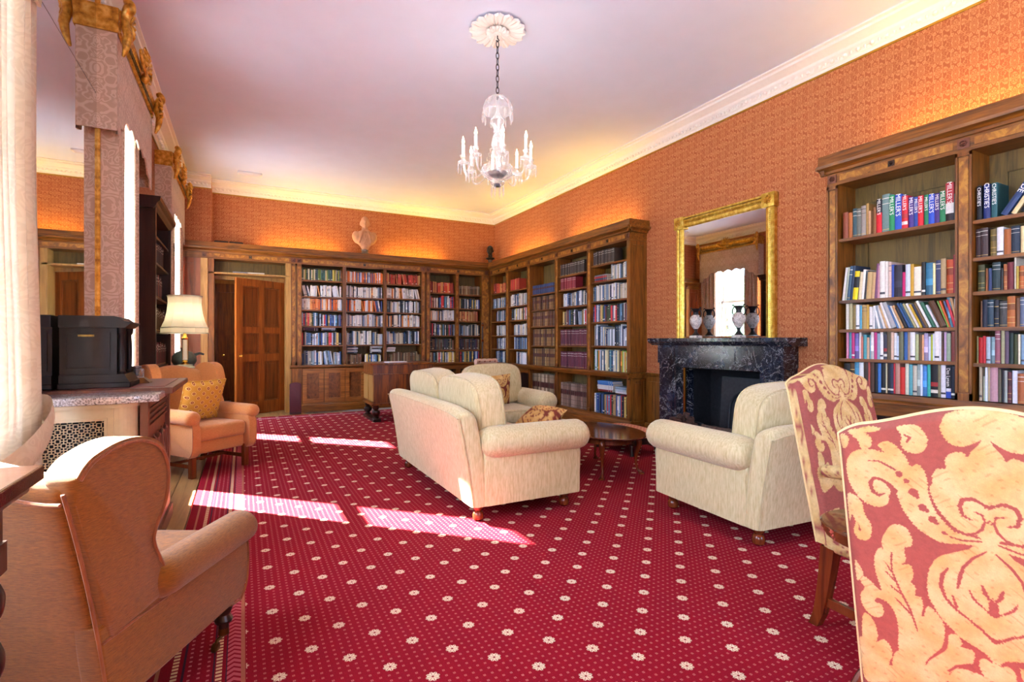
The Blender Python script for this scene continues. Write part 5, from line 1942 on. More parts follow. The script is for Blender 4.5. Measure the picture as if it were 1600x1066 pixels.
    # legs and stretchers
    for sgn in (-1, 1):
        for nm, y0_, y1_ in (('front_leg', 0.15, 0.165), ('rear_leg', yback + 0.02, yback - 0.05)):
            q = M()
            rings = []
            for k in range(7):
                f = k / 6
                y = y1_ + (y0_ - y1_) * (f ** 0.6)
                r = 0.017 + 0.008 * f
                rings.append([(sgn * (hx - 0.03) + a * r, y + b_ * r * 1.15, 0.35 * f) for a, b_ in ((-1, -1), (1, -1), (1, 1), (-1, 1))])
            q.loft(rings, smooth=False)
            q.build(nm, W_MAHOG, t)
        q = M().box(sgn * (hx - 0.03) - 0.01, sgn * (hx - 0.03) + 0.01, yback - 0.01, 0.15, 0.10, 0.135)
        q.build('side_stretcher', W_MAHOG, t)
    M().box(-hx + 0.035, hx - 0.035, 0.0, 0.02, 0.105, 0.13).build('cross_stretcher', W_MAHOG, t)
    return t


DC1 = damask_chair('damask armchair facing the camera, between the round table and the near bookcase', (2.32, 1.02, 0.008), PI - math.radians(5), 1.085, nres=(90, 110), front_res=(170, 200))
DC2 = damask_chair('damask armchair with its back to the camera in the right foreground', (1.633, 0.510, 0.008), -math.radians(80), 1.067, W=0.495, nres=(420, 480), front_res=(40, 50))


# ---------------------------------------------------------------- scatter cushions
def damask_pillow(label, loc, rot, w=0.40, cushion_seed=0, rose='#7c3424', gold='#c8964e', scale=1.0, n=70, group='damask scatter cushions'):
    t = thing('scatter_cushion', label, 'cushion', (0, 0, 0), 0, group)
    t.location = loc
    t.rotation_euler = rot

    def S(sgn):
        def P(u, v):
            a, b = u * 2 - 1, v * 2 - 1
            ex = (1 - np.abs(a) ** 2.6) * (1 - np.abs(b) ** 2.6)
            th = 0.075 * np.clip(ex, 0, 1) ** 0.55
            pin = 1 - 0.05 * (1 - np.abs(a) ** 2) * np.abs(b) ** 4
            pin2 = 1 - 0.05 * (1 - np.abs(b) ** 2) * np.abs(a) ** 4
            return np.stack([a * w / 2 * pin2, sgn * th, (1 - v) * w * pin * 1 + (1 - pin) * w / 2], -1)
        return P
    k = 1000 * w
    damask_grid('front', S(1), n, n, lambda u, v: (u * 2 - 1) * k * 0.55, lambda u, v: 110 + v * k * 1.15, t, gold=gold, rose=rose, pale='#d8b070', seed=cushion_seed)
    damask_grid('rear', S(-1), 24, 24, lambda u, v: (u * 2 - 1) * k * 0.55, lambda u, v: 110 + v * k * 1.15, t, gold=gold, rose=rose, pale='#d8b070', seed=cushion_seed)
    return t


damask_pillow('maroon and gold damask cushion leaning on the far cream armchair', (2.55, 5.31, 0.462), (math.radians(-14), math.radians(4), PI - 0.05), 0.37)
damask_pillow('maroon and gold damask cushion lying on the settee seat', (2.0, 3.60, 0.46), (math.radians(-60), 0, -PI / 2 + 0.3), 0.36, 1)

# mustard cushion with small medallions on the salmon chair
mc = Mat('mustard_medallion_cloth', 0.8, spec=0.2)
x, y, z = mc.xyz()
a_ = ((x + z) / 0.085).cell()
b_ = ((x - z) / 0.085).cell()
rr_ = (a_ * a_ + b_ * b_).sqrt()
f = ((rr_ * 30).sin() * 0.5 + 0.5)
cc = mc.mix((rr_ < 0.40) * 0.8, '#c89a3e', mc.ramp(f, [(0.3, '#c09040'), (0.7, '#e0c476')]))
mc.base(mc.mix((rr_ < 0.2) * ((rr_ > 0.07)), cc, '#8c4a3a'))
MUSTARD = mc.m
t = thing('scatter_cushion', 'mustard cushion with small medallions on the salmon wing chair', 'cushion', (-0.385, 5.69, 0.458), 0)
t.rotation_euler = (math.radians(-20), 0, -math.radians(142))
q = M()
q.puff(0, 0, 0.20, 0.40, 0.15, 0.40, e=0.9, ez=0.5)
q.v = []
q.f = []
q.mi = []
q.sm = []
q.col = []
for sgn in (1, -1):
    nn = 18
    vs_, fs_ = [], []
    for i in range(nn + 1):
        for j in range(nn + 1):
            a, b = i / nn * 2 - 1, j / nn * 2 - 1
            th = 0.075 * max(0, (1 - abs(a) ** 2.6) * (1 - abs(b) ** 2.6)) ** 0.55
            vs_.append((a * 0.2 * (1 - 0.05 * (1 - b * b) * a ** 4), sgn * th, 0.2 + b * 0.2 * (1 - 0.05 * (1 - a * a) * b ** 4)))
    for i in range(nn):
        for j in range(nn):
            k = i * (nn + 1) + j
            fs_.append((k, k + nn + 1, k + nn + 2, k + 1) if sgn < 0 else (k, k + 1, k + nn + 2, k + nn + 1))
    q.add(vs_, fs_, 0, True)
q.build('cover', MUSTARD, t)
pp = M()
pp.tube([(0.2, 0, 0.0), (0.19, 0, 0.2), (0.2, 0, 0.4), (0, 0, 0.39), (-0.2, 0, 0.4), (-0.19, 0, 0.2), (-0.2, 0, 0), (0, 0, 0.01)], 0.006, 6, closed=True)
pp.build('piping', MUSTARD, t)
# ---------------------------------------------------------------- fireplace wall
FX = 4.475      # front of the chimneypiece
fp = thing('fireplace', 'black veined marble fireplace with a cast iron back', 'fireplace', (4.55, 3.90, 0))
fx, fy = -4.55, -3.90
YA, YB = 3.09, 4.71      # near and far ends
OA, OB = 3.33, 4.44      # opening


def fm(): return M()


def fbox(m, xa, xb, ya, yb_, za, zb): return m.box(xa + fx, xb + fx, ya + fy, yb_ + fy, za, zb)


for a, b in ((YA, OA), (OB, YB)):
    m = M()
    fbox(m, FX, 4.68, a, b, 0.0, 0.94)
    fbox(m, FX - 0.02, 4.68, a - 0.01, b + 0.01, 0.0, 0.13)
    fbox(m, FX - 0.012, FX, a + 0.045, b - 0.045, 0.18, 0.90)
    m.build('jamb', MARBLE, fp)
    m = M()
    fbox(m, FX - 0.02, 4.68, a - 0.008, b + 0.008, 0.94, 1.15)
    fbox(m, FX - 0.03, FX, a + 0.03, b - 0.03, 0.985, 1.11)
    m.build('corner_block', MARBLE, fp)
m = M()
fbox(m, FX, 4.68, OA, OB, 0.90, 1.15)
fbox(m, FX - 0.015, FX, OA + 0.02, OB - 0.02, 0.905, 0.935)
fbox(m, FX - 0.01, FX, OA + 0.30, OB - 0.30, 0.965, 1.125)
m.build('frieze', MARBLE, fp)
m = M()
sp = [(0.10, 1.15), (-0.03, 1.15), (-0.045, 1.165), (-0.075, 1.175), (-0.09, 1.19), (-0.10, 1.195), (-0.10, 1.232), (0.2, 1.232), (0.2, 1.15)]
m.prism([(FX + p + fx, q) for p, q in sp], 'y', YA - 0.10 + fy, YB + 0.10 + fy)
m.build('mantel_shelf', MARBLE, fp)
for a, b in ((OA, OA + 0.05), (OB - 0.07, OB)):
    m = M()
    fbox(m, FX + 0.05, 4.68, a, b, 0.0, 0.90)
    m.build('slip', MARBLE, fp)
m = M()
fbox(m, FX + 0.045, FX + 0.065, OB - 0.095, OB - 0.07, 0.02, 0.89)
m.build('brass_edge', BRASS, fp)
# recess: sides, back and the iron fireback with an arch
m = M()
fbox(m, 4.982, 4.998, OA + 0.035, OB - 0.045, 0.0, 0.885)
fbox(m, 4.682, 4.982, OA + 0.032, OA + 0.045, 0.0, 0.885)
fbox(m, 4.682, 4.982, OB - 0.055, OB - 0.042, 0.0, 0.885)
fbox(m, 4.682, 4.982, OA + 0.045, OB - 0.055, 0.875, 0.888)
fbox(m, 4.66, 4.982, OA + 0.05, OB - 0.07, 0.0, 0.015)
m.build('recess', SOOT, fp)
m = M()
m.prism([(4.85 + fx, 0.016), (4.76 + fx, 0.016), (4.82 + fx, 0.80), (4.85 + fx, 0.80)], 'y', 3.45 + fy, 4.08 + fy)
ap = [(3.52, 0.05)] + [(3.735 + 0.215 * math.cos(a), 0.46 + 0.19 * math.sin(a)) for a in [PI * (1 - i / 14) for i in range(15)]] + [(3.95, 0.05)]
m.tube([(4.818 - (0.8 - zz) * 0.077 + fx, yy + fy, zz) for yy, zz in ap], 0.018, 8)
m.tube([(4.818 - (0.8 - zz) * 0.077 + fx, 3.735 + (yy - 3.735) * 0.72 + fy, zz * 0.86) for yy, zz in ap], 0.010, 8)
m.tube([(4.765 + fx, 3.9 + fy, 0.15), (4.78 + fx, 3.85 + fy, 0.35), (4.785 + fx, 3.7 + fy, 0.42), (4.775 + fx, 3.6 + fy, 0.3), (4.765 + fx, 3.7 + fy, 0.15)], 0.014, 8)
m.build('fireback', IRON, fp)
m = M()
fbox(m, 4.12, 4.68, 3.0, 4.80, -0.018, 0.022)
fbox(m, 4.12, 4.18, 3.0, 4.80, 0.02, 0.07)
m.build('hearth', MARBLE, fp)

# basket of pine cones and logs on the hearth
bk = thing('hearth_basket', 'dark iron basket of pine cones on the hearth', 'basket', (4.36, 4.20, 0.132))
for qx, qy in ((-0.08, -0.14), (0.08, -0.14), (0.08, 0.14), (-0.08, 0.14)):
    M().tube([(qx, qy, 0.01), (qx * 1.15, qy * 1.1, -0.11)], 0.008, 6).build('leg', IRON, bk)
m = M()
for zz, r in ((0.02, 0.15), (0.09, 0.18), (0.16, 0.20)):
    m.tube([(r * 0.75 * math.cos(a), r * 1.15 * math.sin(a), zz) for a in [2 * PI * i / 24 for i in range(24)]], 0.007, 6, closed=True)
for i in range(24):
    a = 2 * PI * i / 24
    m.tube([(0.14 * 0.75 * math.cos(a), 0.14 * 1.15 * math.sin(a), 0.0), (0.20 * 0.75 * math.cos(a), 0.20 * 1.15 * math.sin(a), 0.165)], 0.005, 5)
m.build('bars', IRON, bk)
m = M().lathe([(0.02, 0.005), (0.145, 0.006), (0.155, 0.06), (0.14, 0.065), (0.01, 0.05)], 24, sx=0.75, sy=1.1)
m.build('tray', IRON, bk)


def cone_mesh():
    m = M()
    n = 60
    m.lathe([(0.004, 0), (0.024, 0.012), (0.026, 0.03), (0.016, 0.055), (0.002, 0.075)], 10)
    for i in range(n):
        f = i / n
        a = i * 2.399
        z = 0.006 + 0.068 * f
        r = 0.036 * math.sin(PI * min(1, 0.28 + 0.7 * f)) * (1.02 - 0.35 * f)
        c, s = math.cos(a), math.sin(a)
        w = 0.011 * (1 - 0.4 * f)
        m.add([(c * r * 0.4, s * r * 0.4, z), (c * r - s * w, s * r + c * w, z + 0.008), (c * r * 1.12, s * r * 1.12, z + 0.014), (c * r + s * w, s * r - c * w, z + 0.008)], [(0, 1, 2, 3)])
    return m


proto = cone_mesh().build('pine_cone', CONE)
cr_ = random.Random(4)
spots = []
for lay, (zz, k, rad) in enumerate(((0.09, 11, 0.12), (0.145, 10, 0.115), (0.20, 7, 0.085), (0.25, 3, 0.045))):
    for i in range(k):
        a = 2 * PI * i / k + lay * 0.3
        spots.append((4.36 + rad * 0.75 * math.cos(a), 4.20 + rad * 1.3 * math.sin(a), zz + 0.11))
    if k > 5:
        spots.append((4.36, 4.20, zz + 0.11))
for i, p in enumerate(spots):
    o = proto if i == 0 else proto.copy()
    if i:
        COL.objects.link(o)
    o.location = p
    o.rotation_euler = (cr_.uniform(-1.5, 1.5), cr_.uniform(-1.5, 1.5), cr_.uniform(0, 6))
    k = cr_.uniform(0.85, 1.15)
    o.scale = (k, k, k)
    tag(o, 'brown pine cone heaped in the hearth basket', 'pine cone', 'pine cones in the hearth basket')
fg = thing('fire_grate', 'low iron grate carrying the logs on the hearth', 'grate', (4.38, 3.76, 0.022))
for qx in (-0.07, 0.0, 0.07):
    M().box(qx - 0.008, qx + 0.008, -0.17, 0.17, 0.10, 0.116).build('bar', IRON, fg)
for qy in (-0.15, 0.15):
    M().box(-0.09, 0.09, qy - 0.008, qy + 0.008, 0.084, 0.10).build('cross_bar', IRON, fg)
    for qx in (-0.08, 0.08):
        M().box(qx - 0.008, qx + 0.008, qy - 0.008, qy + 0.008, 0.0, 0.085).build('leg', IRON, fg)
for i, (yy, zz, r, l, a, lb) in enumerate(((3.76, 0.19, 0.05, 0.40, 0.06, 'grey log lying at the back of the iron grate on the hearth'), (3.75, 0.184, 0.045, 0.38, -0.05, 'grey log lying at the front of the iron grate on the hearth'), (3.77, 0.262, 0.045, 0.38, 0.02, 'grey log lying on top of the two others on the hearth'))):
    m = M()
    rings = []
    for k in range(9):
        f = k / 8 - 0.5
        rings.append([((r + 0.005 * math.sin(3 * j + k)) * math.cos(2 * PI * j / 14), f * l, (r + 0.005 * math.sin(2 * j + k * 1.7)) * math.sin(2 * PI * j / 14)) for j in range(14)])
    m.loft(rings)
    o = m.build('log', LOG, None, (4.38 + (0.052, -0.05, 0.0)[i], yy, zz), (0, 0, a))
    tag(o, lb, 'log', 'logs on the hearth')

# gilt overmantel mirror standing on the shelf
mr = thing('overmantel_mirror', 'tall gilt framed mirror above the black fireplace', 'mirror', (4.655, 3.945, 1.232))
ym, zt = 0.645, 1.41
M().box(-0.004, 0.0, -ym + 0.09, ym - 0.09, 0.02, zt - 0.10).build('mirror_glass', MIRROR, mr)
rail = [(0.022, 0), (-0.02, 0), (-0.035, 0.012), (-0.035, 0.03), (-0.022, 0.042), (-0.03, 0.06), (-0.022, 0.085), (-0.012, 0.10), (0.022, 0.10)]
for s in (-1, 1):
    m = M()
    m.prism([(p, s * (ym - q)) for p, q in rail], 'z', 0.0, zt - 0.11)
    o = m.build('side_rail', GILT2, mr)
    b = M()
    z = 0.02
    while z < zt - 0.13:
        b.lathe([(0.001, -0.007), (0.006, 0), (0.001, 0.007)], 6, (-0.024, s * (ym - 0.05), z))
        z += 0.02
    b.build('beading', GILTDK, o, kind='stuff')
m = M()
m.prism([(p, zt - q) for p, q in rail], 'y', -ym + 0.11, ym - 0.11)
m.box(-0.045, 0.022, -ym + 0.11, ym - 0.11, zt - 0.004, zt + 0.016)
o = m.build('top_rail', GILT2, mr)
b = M()
yy = -ym + 0.13
while yy < ym - 0.12:
    b.lathe([(0.001, -0.007), (0.006, 0), (0.001, 0.007)], 6, (-0.024, yy, zt - 0.05))
    yy += 0.02
b.build('beading', GILTDK, o, kind='stuff')
for s in (-1, 1):
    m = M()
    yc = s * (ym - 0.055)
    m.rbox(-0.05, 0.022, yc - 0.072, yc + 0.072, zt - 0.115, zt + 0.03, 0.006, 2)
    o = m.build('corner_block', GILT2, mr)
    k = M()
    for i in range(8):
        a = PI * i / 4
        k.tube([(-0.055, yc + 0.008 * math.cos(a), zt - 0.042 + 0.008 * math.sin(a)), (-0.062, yc + 0.03 * math.cos(a + 0.2), zt - 0.042 + 0.03 * math.sin(a + 0.2)), (-0.055, yc + 0.044 * math.cos(a), zt - 0.042 + 0.044 * math.sin(a))], [0.006, 0.010, 0.004], 6)
    k.lathe([(0.001, -0.01), (0.012, 0), (0.001, 0.01)], 8, (-0.056, yc, zt - 0.042))
    k.build('carved_leaf', GILT, o)

# two marble urns
vm = Mat('mottled_white_marble', 0.3, spec=0.5)
nn = vm.noise(vm.co(), 34, 5, 0.7, 1.5)
vm.base(vm.ramp(nn, [(0.38, '#4a4440'), (0.46, '#b4aaa2'), (0.6, '#ddd6cc'), (0.72, '#8c7c70')]))
URN = vm.m
for yy, lb in ((4.21, 'mottled marble urn on the left of the mantel shelf'), (3.64, 'mottled marble urn on the right of the mantel shelf')):
    u = thing('urn', lb, 'urn', (4.545, yy, 1.232), 0, 'pair of urns on the mantel shelf')
    M().rbox(-0.05, 0.05, -0.05, 0.05, 0, 0.03, 0.004, 1).build('plinth', URN, u)
    M().lathe([(0.042, 0.03), (0.044, 0.036), (0.03, 0.05), (0.015, 0.075), (0.018, 0.095), (0.024, 0.105)], 20).build('foot', BRONZEDK, u)
    M().lathe([(0.020, 0.10), (0.040, 0.125), (0.062, 0.17), (0.068, 0.205), (0.060, 0.235), (0.040, 0.255), (0.030, 0.262)], 24).build('body', URN, u)
    M().lathe([(0.030, 0.26), (0.026, 0.28), (0.030, 0.30), (0.048, 0.325), (0.050, 0.332), (0.036, 0.33), (0.02, 0.30)], 20).build('rim', BRONZEDK, u)
    for s in (-1, 1):
        M().tube(spline([(0, s * 0.058, 0.235), (0, s * 0.078, 0.26), (0, s * 0.074, 0.30), (0, s * 0.056, 0.325), (0, s * 0.066, 0.345), (0, s * 0.078, 0.335)], 5), 0.0055, 7).build('handle', BRONZEDK, u)

# ---------------------------------------------------------------- low table, footstool
ct = thing('coffee_table', 'low oval mahogany table with pad feet, between the cream armchairs', 'table', (2.95, 3.90, 0.008), 0)
tx, ty = 0.36, 0.52
M().lathe([(0.2, -0.022), (0.96, -0.02), (0.985, -0.014), (1.0, -0.006), (0.99, 0.0), (0.9, 0.001), (0.001, 0.001)], 48, (0, 0, 0.365), sx=tx, sy=ty).build('tabletop', W_MAHOGH, ct)
m = M().lathe([(0.72, 0.0), (0.74, 0.0), (0.74, 0.055), (0.72, 0.055)], 40, (0, 0, 0.288), sx=tx, sy=ty)
m.build('apron', W_MAHOG, ct)
for sx_, sy_ in ((-1, -1), (1, -1), (1, 1), (-1, 1)):
    px_, py_ = sx_ * 0.185, sy_ * 0.30
    m = M().tube(spline([(px_ * 0.95, py_ * 0.95, 0.35), (px_ * 1.12, py_ * 1.08, 0.29), (px_ * 1.02, py_ * 1.0, 0.15), (px_ * 1.04, py_ * 1.04, 0.05), (px_ * 1.2, py_ * 1.12, 0.012)], 5), [0.024] * 3 + [0.026, 0.028, 0.027, 0.025, 0.022, 0.019, 0.016, 0.014, 0.013, 0.012, 0.011, 0.011, 0.011, 0.012, 0.014, 0.017, 0.018, 0.016], 10)
    m.lathe([(0.012, 0), (0.026, 0.003), (0.026, 0.012), (0.012, 0.018)], 12, (px_ * 1.2, py_ * 1.12, 0))
    m.build('leg', W_MAHOG, ct)

fs = thing('footstool', 'low footstool with a pink patterned top near the hearth', 'stool', (3.72, 4.42, 0.008), 0)
q = M()
q.puff(0, 0, 0.205, 0.40, 0.62, 0.13, e=0.7, ez=0.7)
pk = Mat('pink_needlework', 0.85, spec=0.2)
x, y, z = pk.xyz()
ff = (((x + y) / 0.05).cell().abs() + ((x - y) / 0.05).cell().abs())
pk.base(pk.mix((ff < 0.35) * 0.8, '#b8705a', '#d8a878'))
q.build('cushion_top', pk.m, fs)
m = M().rbox(-0.19, 0.19, -0.30, 0.30, 0.11, 0.185, 0.01, 2)
m.build('seat_rail', W_DARK, fs)
for sx_ in (-1, 1):
    for sy_ in (-1, 1):
        M().tube([(sx_ * 0.155, sy_ * 0.26, 0.13), (sx_ * 0.165, sy_ * 0.275, 0.06), (sx_ * 0.17, sy_ * 0.29, 0.0)], [0.024, 0.017, 0.02], 10).build('leg', W_DARK, fs)

# round wine table between the damask armchairs
rt = thing('round_table', 'small round dark table between the two damask armchairs', 'table', (1.82, 0.894, 0.008))
M().lathe([(0.17, -0.045), (0.178, -0.04), (0.178, -0.03), (0.186, -0.028), (0.186, -0.018), (0.192, -0.016), (0.192, -0.004), (0.185, 0.0), (0.001, 0.001)], 40, (0, 0, 0.60)).build('tabletop', W_MAHOGH, rt)
M().lathe([(0.03, 0.12), (0.034, 0.15), (0.022, 0.18), (0.034, 0.26), (0.03, 0.32), (0.018, 0.36), (0.02, 0.50), (0.05, 0.555)], 18).build('column', W_MAHOG, rt)
for k in range(3):
    a = 2 * PI * k / 3 + 0.5
    c, s = math.cos(a), math.sin(a)
    M().tube(spline([(0.02 * c, 0.02 * s, 0.16), (0.08 * c, 0.08 * s, 0.14), (0.13 * c, 0.13 * s, 0.05), (0.16 * c, 0.16 * s, 0.012)], 5), 0.014, 8).build('leg', W_MAHOG, rt)

# ---------------------------------------------------------------- writing desk and its chair
dk = thing('writing_desk', 'walnut writing desk on bulbous turned legs before the back bookcase', 'desk', (2.16, 7.98, 0.008))
wx, wy = 0.50, 0.36
M().rbox(-wx, wx, -wy, wy, 0.835, 0.862, 0.006, 2).build('desktop', W_WALNUT, dk)
m = M().box(-wx + 0.04, wx - 0.04, -wy + 0.03, wy - 0.03, 0.70, 0.835)
m.box(-wx + 0.02, wx - 0.02, -wy + 0.01, wy - 0.01, 0.69, 0.705)
m.build('drawer_frieze', W_WALNUT, dk)
m = M().box(-wx + 0.05, wx - 0.05, -wy + 0.05, wy - 0.05, 0.27, 0.69)
m.prism([(-wx + 0.05, 0.27), (-wx + 0.02, 0.25), (-wx + 0.02, 0.24), (wx - 0.02, 0.24), (wx - 0.02, 0.25), (wx - 0.05, 0.27)], 'y', -wy + 0.03, wy - 0.03)
m.build('body', W_WALNUT, dk)
for s in (-1, 1):
    m = M()
    for a, b in ((-wy + 0.04, -0.02), (0.02, wy - 0.04)):
        m.box(s * (wx - 0.045) - 0.008, s * (wx - 0.045) + 0.008, a, b, 0.30, 0.68)
    m.build('end_panel', W_JAMB, dk)
    M().rbox(s * (wx - 0.09) - 0.055, s * (wx - 0.09) + 0.055, -wy, wy, 0, 0.045, 0.006, 1).build('sled_foot', W_DARK, dk)
    for yy in (-wy + 0.09, wy - 0.09):
        M().lathe([(0.045, 0.045), (0.048, 0.06), (0.03, 0.075), (0.055, 0.10), (0.062, 0.13), (0.055, 0.155), (0.03, 0.17), (0.04, 0.18), (0.05, 0.20), (0.045, 0.225), (0.05, 0.24)], 18, (s * (wx - 0.09), yy, 0)).build('leg', W_DARK, dk)
for lb, px_, py_, w_, d_, z_, r_ in (('white open papers lying on the writing desk', 2.08, 7.83, 0.30, 0.22, 0.8705, 0.1), ):
    m = M()
    for i in range(4):
        m.box(-w_ / 2 + 0.004 * i, w_ / 2 - 0.003 * i, -d_ / 2, d_ / 2 - 0.002 * i, i * 0.004, i * 0.004 + 0.003)
    tag(m.build('papers', PAPER, None, (px_, py_, z_), (0, 0, r_)), lb, 'papers')

ch = thing('side_chair', 'small chair with a pale spotted scroll back, behind the far armchair', 'chair', (3.62, 8.2, 0.008), math.radians(6))
sp_ = Mat('pink_spotted_cloth', 0.8, spec=0.2)
x, y, z = sp_.xyz()
a_ = ((x + z) / 0.10).cell()
b_ = ((x - z) / 0.10).cell()
rr_ = (a_ * a_ + b_ * b_).sqrt()
sp_.base(sp_.mix((rr_ < 0.2), '#d8b49c', '#a0604c'))
SPOT = sp_.m
m = M()
rings = []
for x_, zt_ in ((-0.2, 0), (-0.195, 0.01), (0.195, 0.01), (0.2, 0)):
    rings.append([(x_ * (1 if z_ > 0.8 else 0.8), y_, z_ + zt_) for y_, z_ in ((-0.19, 0.45), (-0.23, 0.70), (-0.26, 0.80), (-0.305, 0.815), (-0.32, 0.85), (-0.295, 0.885), (-0.25, 0.885), (-0.21, 0.86), (-0.17, 0.70), (-0.14, 0.45))])
m.loft(rings)
m.build('back', SPOT, ch)
M().rbox(-0.22, 0.22, -0.2, 0.24, 0.38, 0.47, 0.03, 3).build('seat', SPOT, ch)
for sx_ in (-1, 1):
    for y_, dy in ((-0.17, -0.06), (0.2, 0.0)):
        M().tube([(sx_ * 0.19, y_, 0.40), (sx_ * 0.19, y_ + dy * 0.5, 0.2), (sx_ * 0.19, y_ + dy, 0.0)], [0.022, 0.018, 0.013], 8).build('leg', W_DARK, ch)
# ---------------------------------------------------------------- window wall: pelmets, curtains, pier mirror
def gilt_scroll(pts, r):
    m = M()
    m.tube(spline(pts, 6), r, 10)
    return m


def pelmet(name_label, a, b, cloth_label, mat=CURTAIN):
    """gilt board with carved ends and crest, cloth valance below, along y from a to b"""
    c = (a + b) / 2
    L = b - a
    t = thing('gilt_pelmet', name_label, 'pelmet', (-0.945, c, 3.30))
    pr = 0.20      # projection
    prof = [(0, 0.03), (pr - 0.05, 0.03), (pr - 0.03, 0.04), (pr - 0.03, 0.06), (pr - 0.012, 0.07), (pr - 0.012, 0.13), (pr - 0.03, 0.14), (pr - 0.01, 0.16), (pr, 0.185), (pr - 0.005, 0.215), (pr - 0.03, 0.235), (0, 0.235)]
    M().prism(prof, 'y', -L / 2 + 0.02, L / 2 - 0.02).build('board', GILT, t)
    d = M()
    y_ = -L / 2 + 0.12
    while y_ < L / 2 - 0.11:
        d.box(pr - 0.014, pr - 0.004, y_, y_ + 0.018, 0.078, 0.122)
        y_ += 0.034
    d.build('flute_ornament', GILTDK, t, kind='stuff')
    for s in (-1, 1):
        yy = s * (L / 2 - 0.015)
        m = M()
        m.tube(spline([(pr + 0.02, yy, 0.30), (pr + 0.045, yy + s * 0.015, 0.25), (pr + 0.02, yy, 0.19), (pr + 0.015, yy, 0.12), (pr + 0.03, yy + s * 0.005, 0.05), (pr + 0.02, yy, -0.03), (pr + 0.0, yy - s * 0.01, -0.10)], 5), [0.018, 0.026, 0.03, 0.032, 0.034, 0.036, 0.038, 0.038, 0.036, 0.034, 0.032] + [0.03] * 9 + [0.028, 0.028, 0.027, 0.026, 0.024, 0.022, 0.02, 0.017, 0.014, 0.011, 0.008][:11], 10)
        for i in range(5):
            a_ = -0.9 + i * 0.45
            m.tube([(pr + 0.04, yy, 0.13), (pr + 0.055, yy - s * 0.05 * math.cos(a_), 0.13 + 0.09 * math.sin(a_)), (pr + 0.035, yy - s * 0.09 * math.cos(a_), 0.13 + 0.14 * math.sin(a_))], [0.012, 0.016, 0.004], 7)
        m.build('carved_end', GILT, t)
        M().box(0, pr - 0.02, yy - 0.02, yy + 0.02, 0.05, 0.22).build('return_board', GILT, t)
    m = M()
    for i in range(9):
        a_ = PI * (i + 0.5) / 9
        l = 0.12 + 0.05 * math.sin(a_)
        m.tube([(pr + 0.01, 0, 0.16), (pr + 0.045, math.cos(a_) * l * 0.7, 0.16 + math.sin(a_) * l * 0.7), (pr + 0.03, math.cos(a_) * l * 1.1, 0.17 + math.sin(a_) * l)], [0.012, 0.02, 0.006], 7)
    for s in (-1, 1):
        m.tube(spline([(pr + 0.02, 0, 0.12), (pr + 0.04, s * 0.10, 0.10), (pr + 0.03, s * 0.20, 0.15), (pr + 0.03, s * 0.24, 0.21), (pr + 0.03, s * 0.19, 0.22)], 5), 0.014, 8)
    m.lathe([(0.005, -0.045), (0.03, -0.02), (0.034, 0.01), (0.02, 0.04), (0.004, 0.05)], 12, (pr + 0.025, 0, 0.09))
    m.build('crest', GILT, t)
    # valance: flat cloth with a scalloped lower edge and side returns
    v = thing('valance', cloth_label, 'valance', (-0.945, c, 3.35))
    m = M()
    fx_ = pr - 0.03
    n = 96
    lo = []
    for i in range(n + 1):
        u = i / n * 2 - 1
        au = abs(u)
        # deep tails at the ends, scallops rising towards the middle
        dz = -0.70 + 0.17 * smoothstep((1 - au) / 0.55)
        dz += 0.045 * abs(math.sin(PI * 3.5 * u + PI / 2)) * (1 if au < 0.86 else 0)
        lo.append(dz)
    for off, flip in ((0.0, False), (-0.012, True)):
        vs_ = []
        for i in range(n + 1):
            y_ = -L / 2 + 0.015 + (L - 0.03) * i / n
            vs_ += [(fx_ + off, y_, 0.0), (fx_ + off, y_, lo[i])]
        fs_ = [(2 * i, 2 * i + 1, 2 * i + 3, 2 * i + 2) if not flip else (2 * i, 2 * i + 2, 2 * i + 3, 2 * i + 1) for i in range(n)]
        m.add(vs_, fs_, 0, True)
    vs_ = []
    for i in range(n + 1):
        y_ = -L / 2 + 0.015 + (L - 0.03) * i / n
        vs_ += [(fx_, y_, lo[i]), (fx_ - 0.012, y_, lo[i])]
    m.add(vs_, [(2 * i, 2 * i + 1, 2 * i + 3, 2 * i + 2) for i in range(n)])
    m.build('front_cloth', mat, v)
    for s in (-1, 1):
        yy = s * (L / 2 - 0.015)
        M().box(0.0, fx_, yy - 0.006, yy + 0.006, -0.68, 0.0).build('return_cloth', mat, v)
    return t


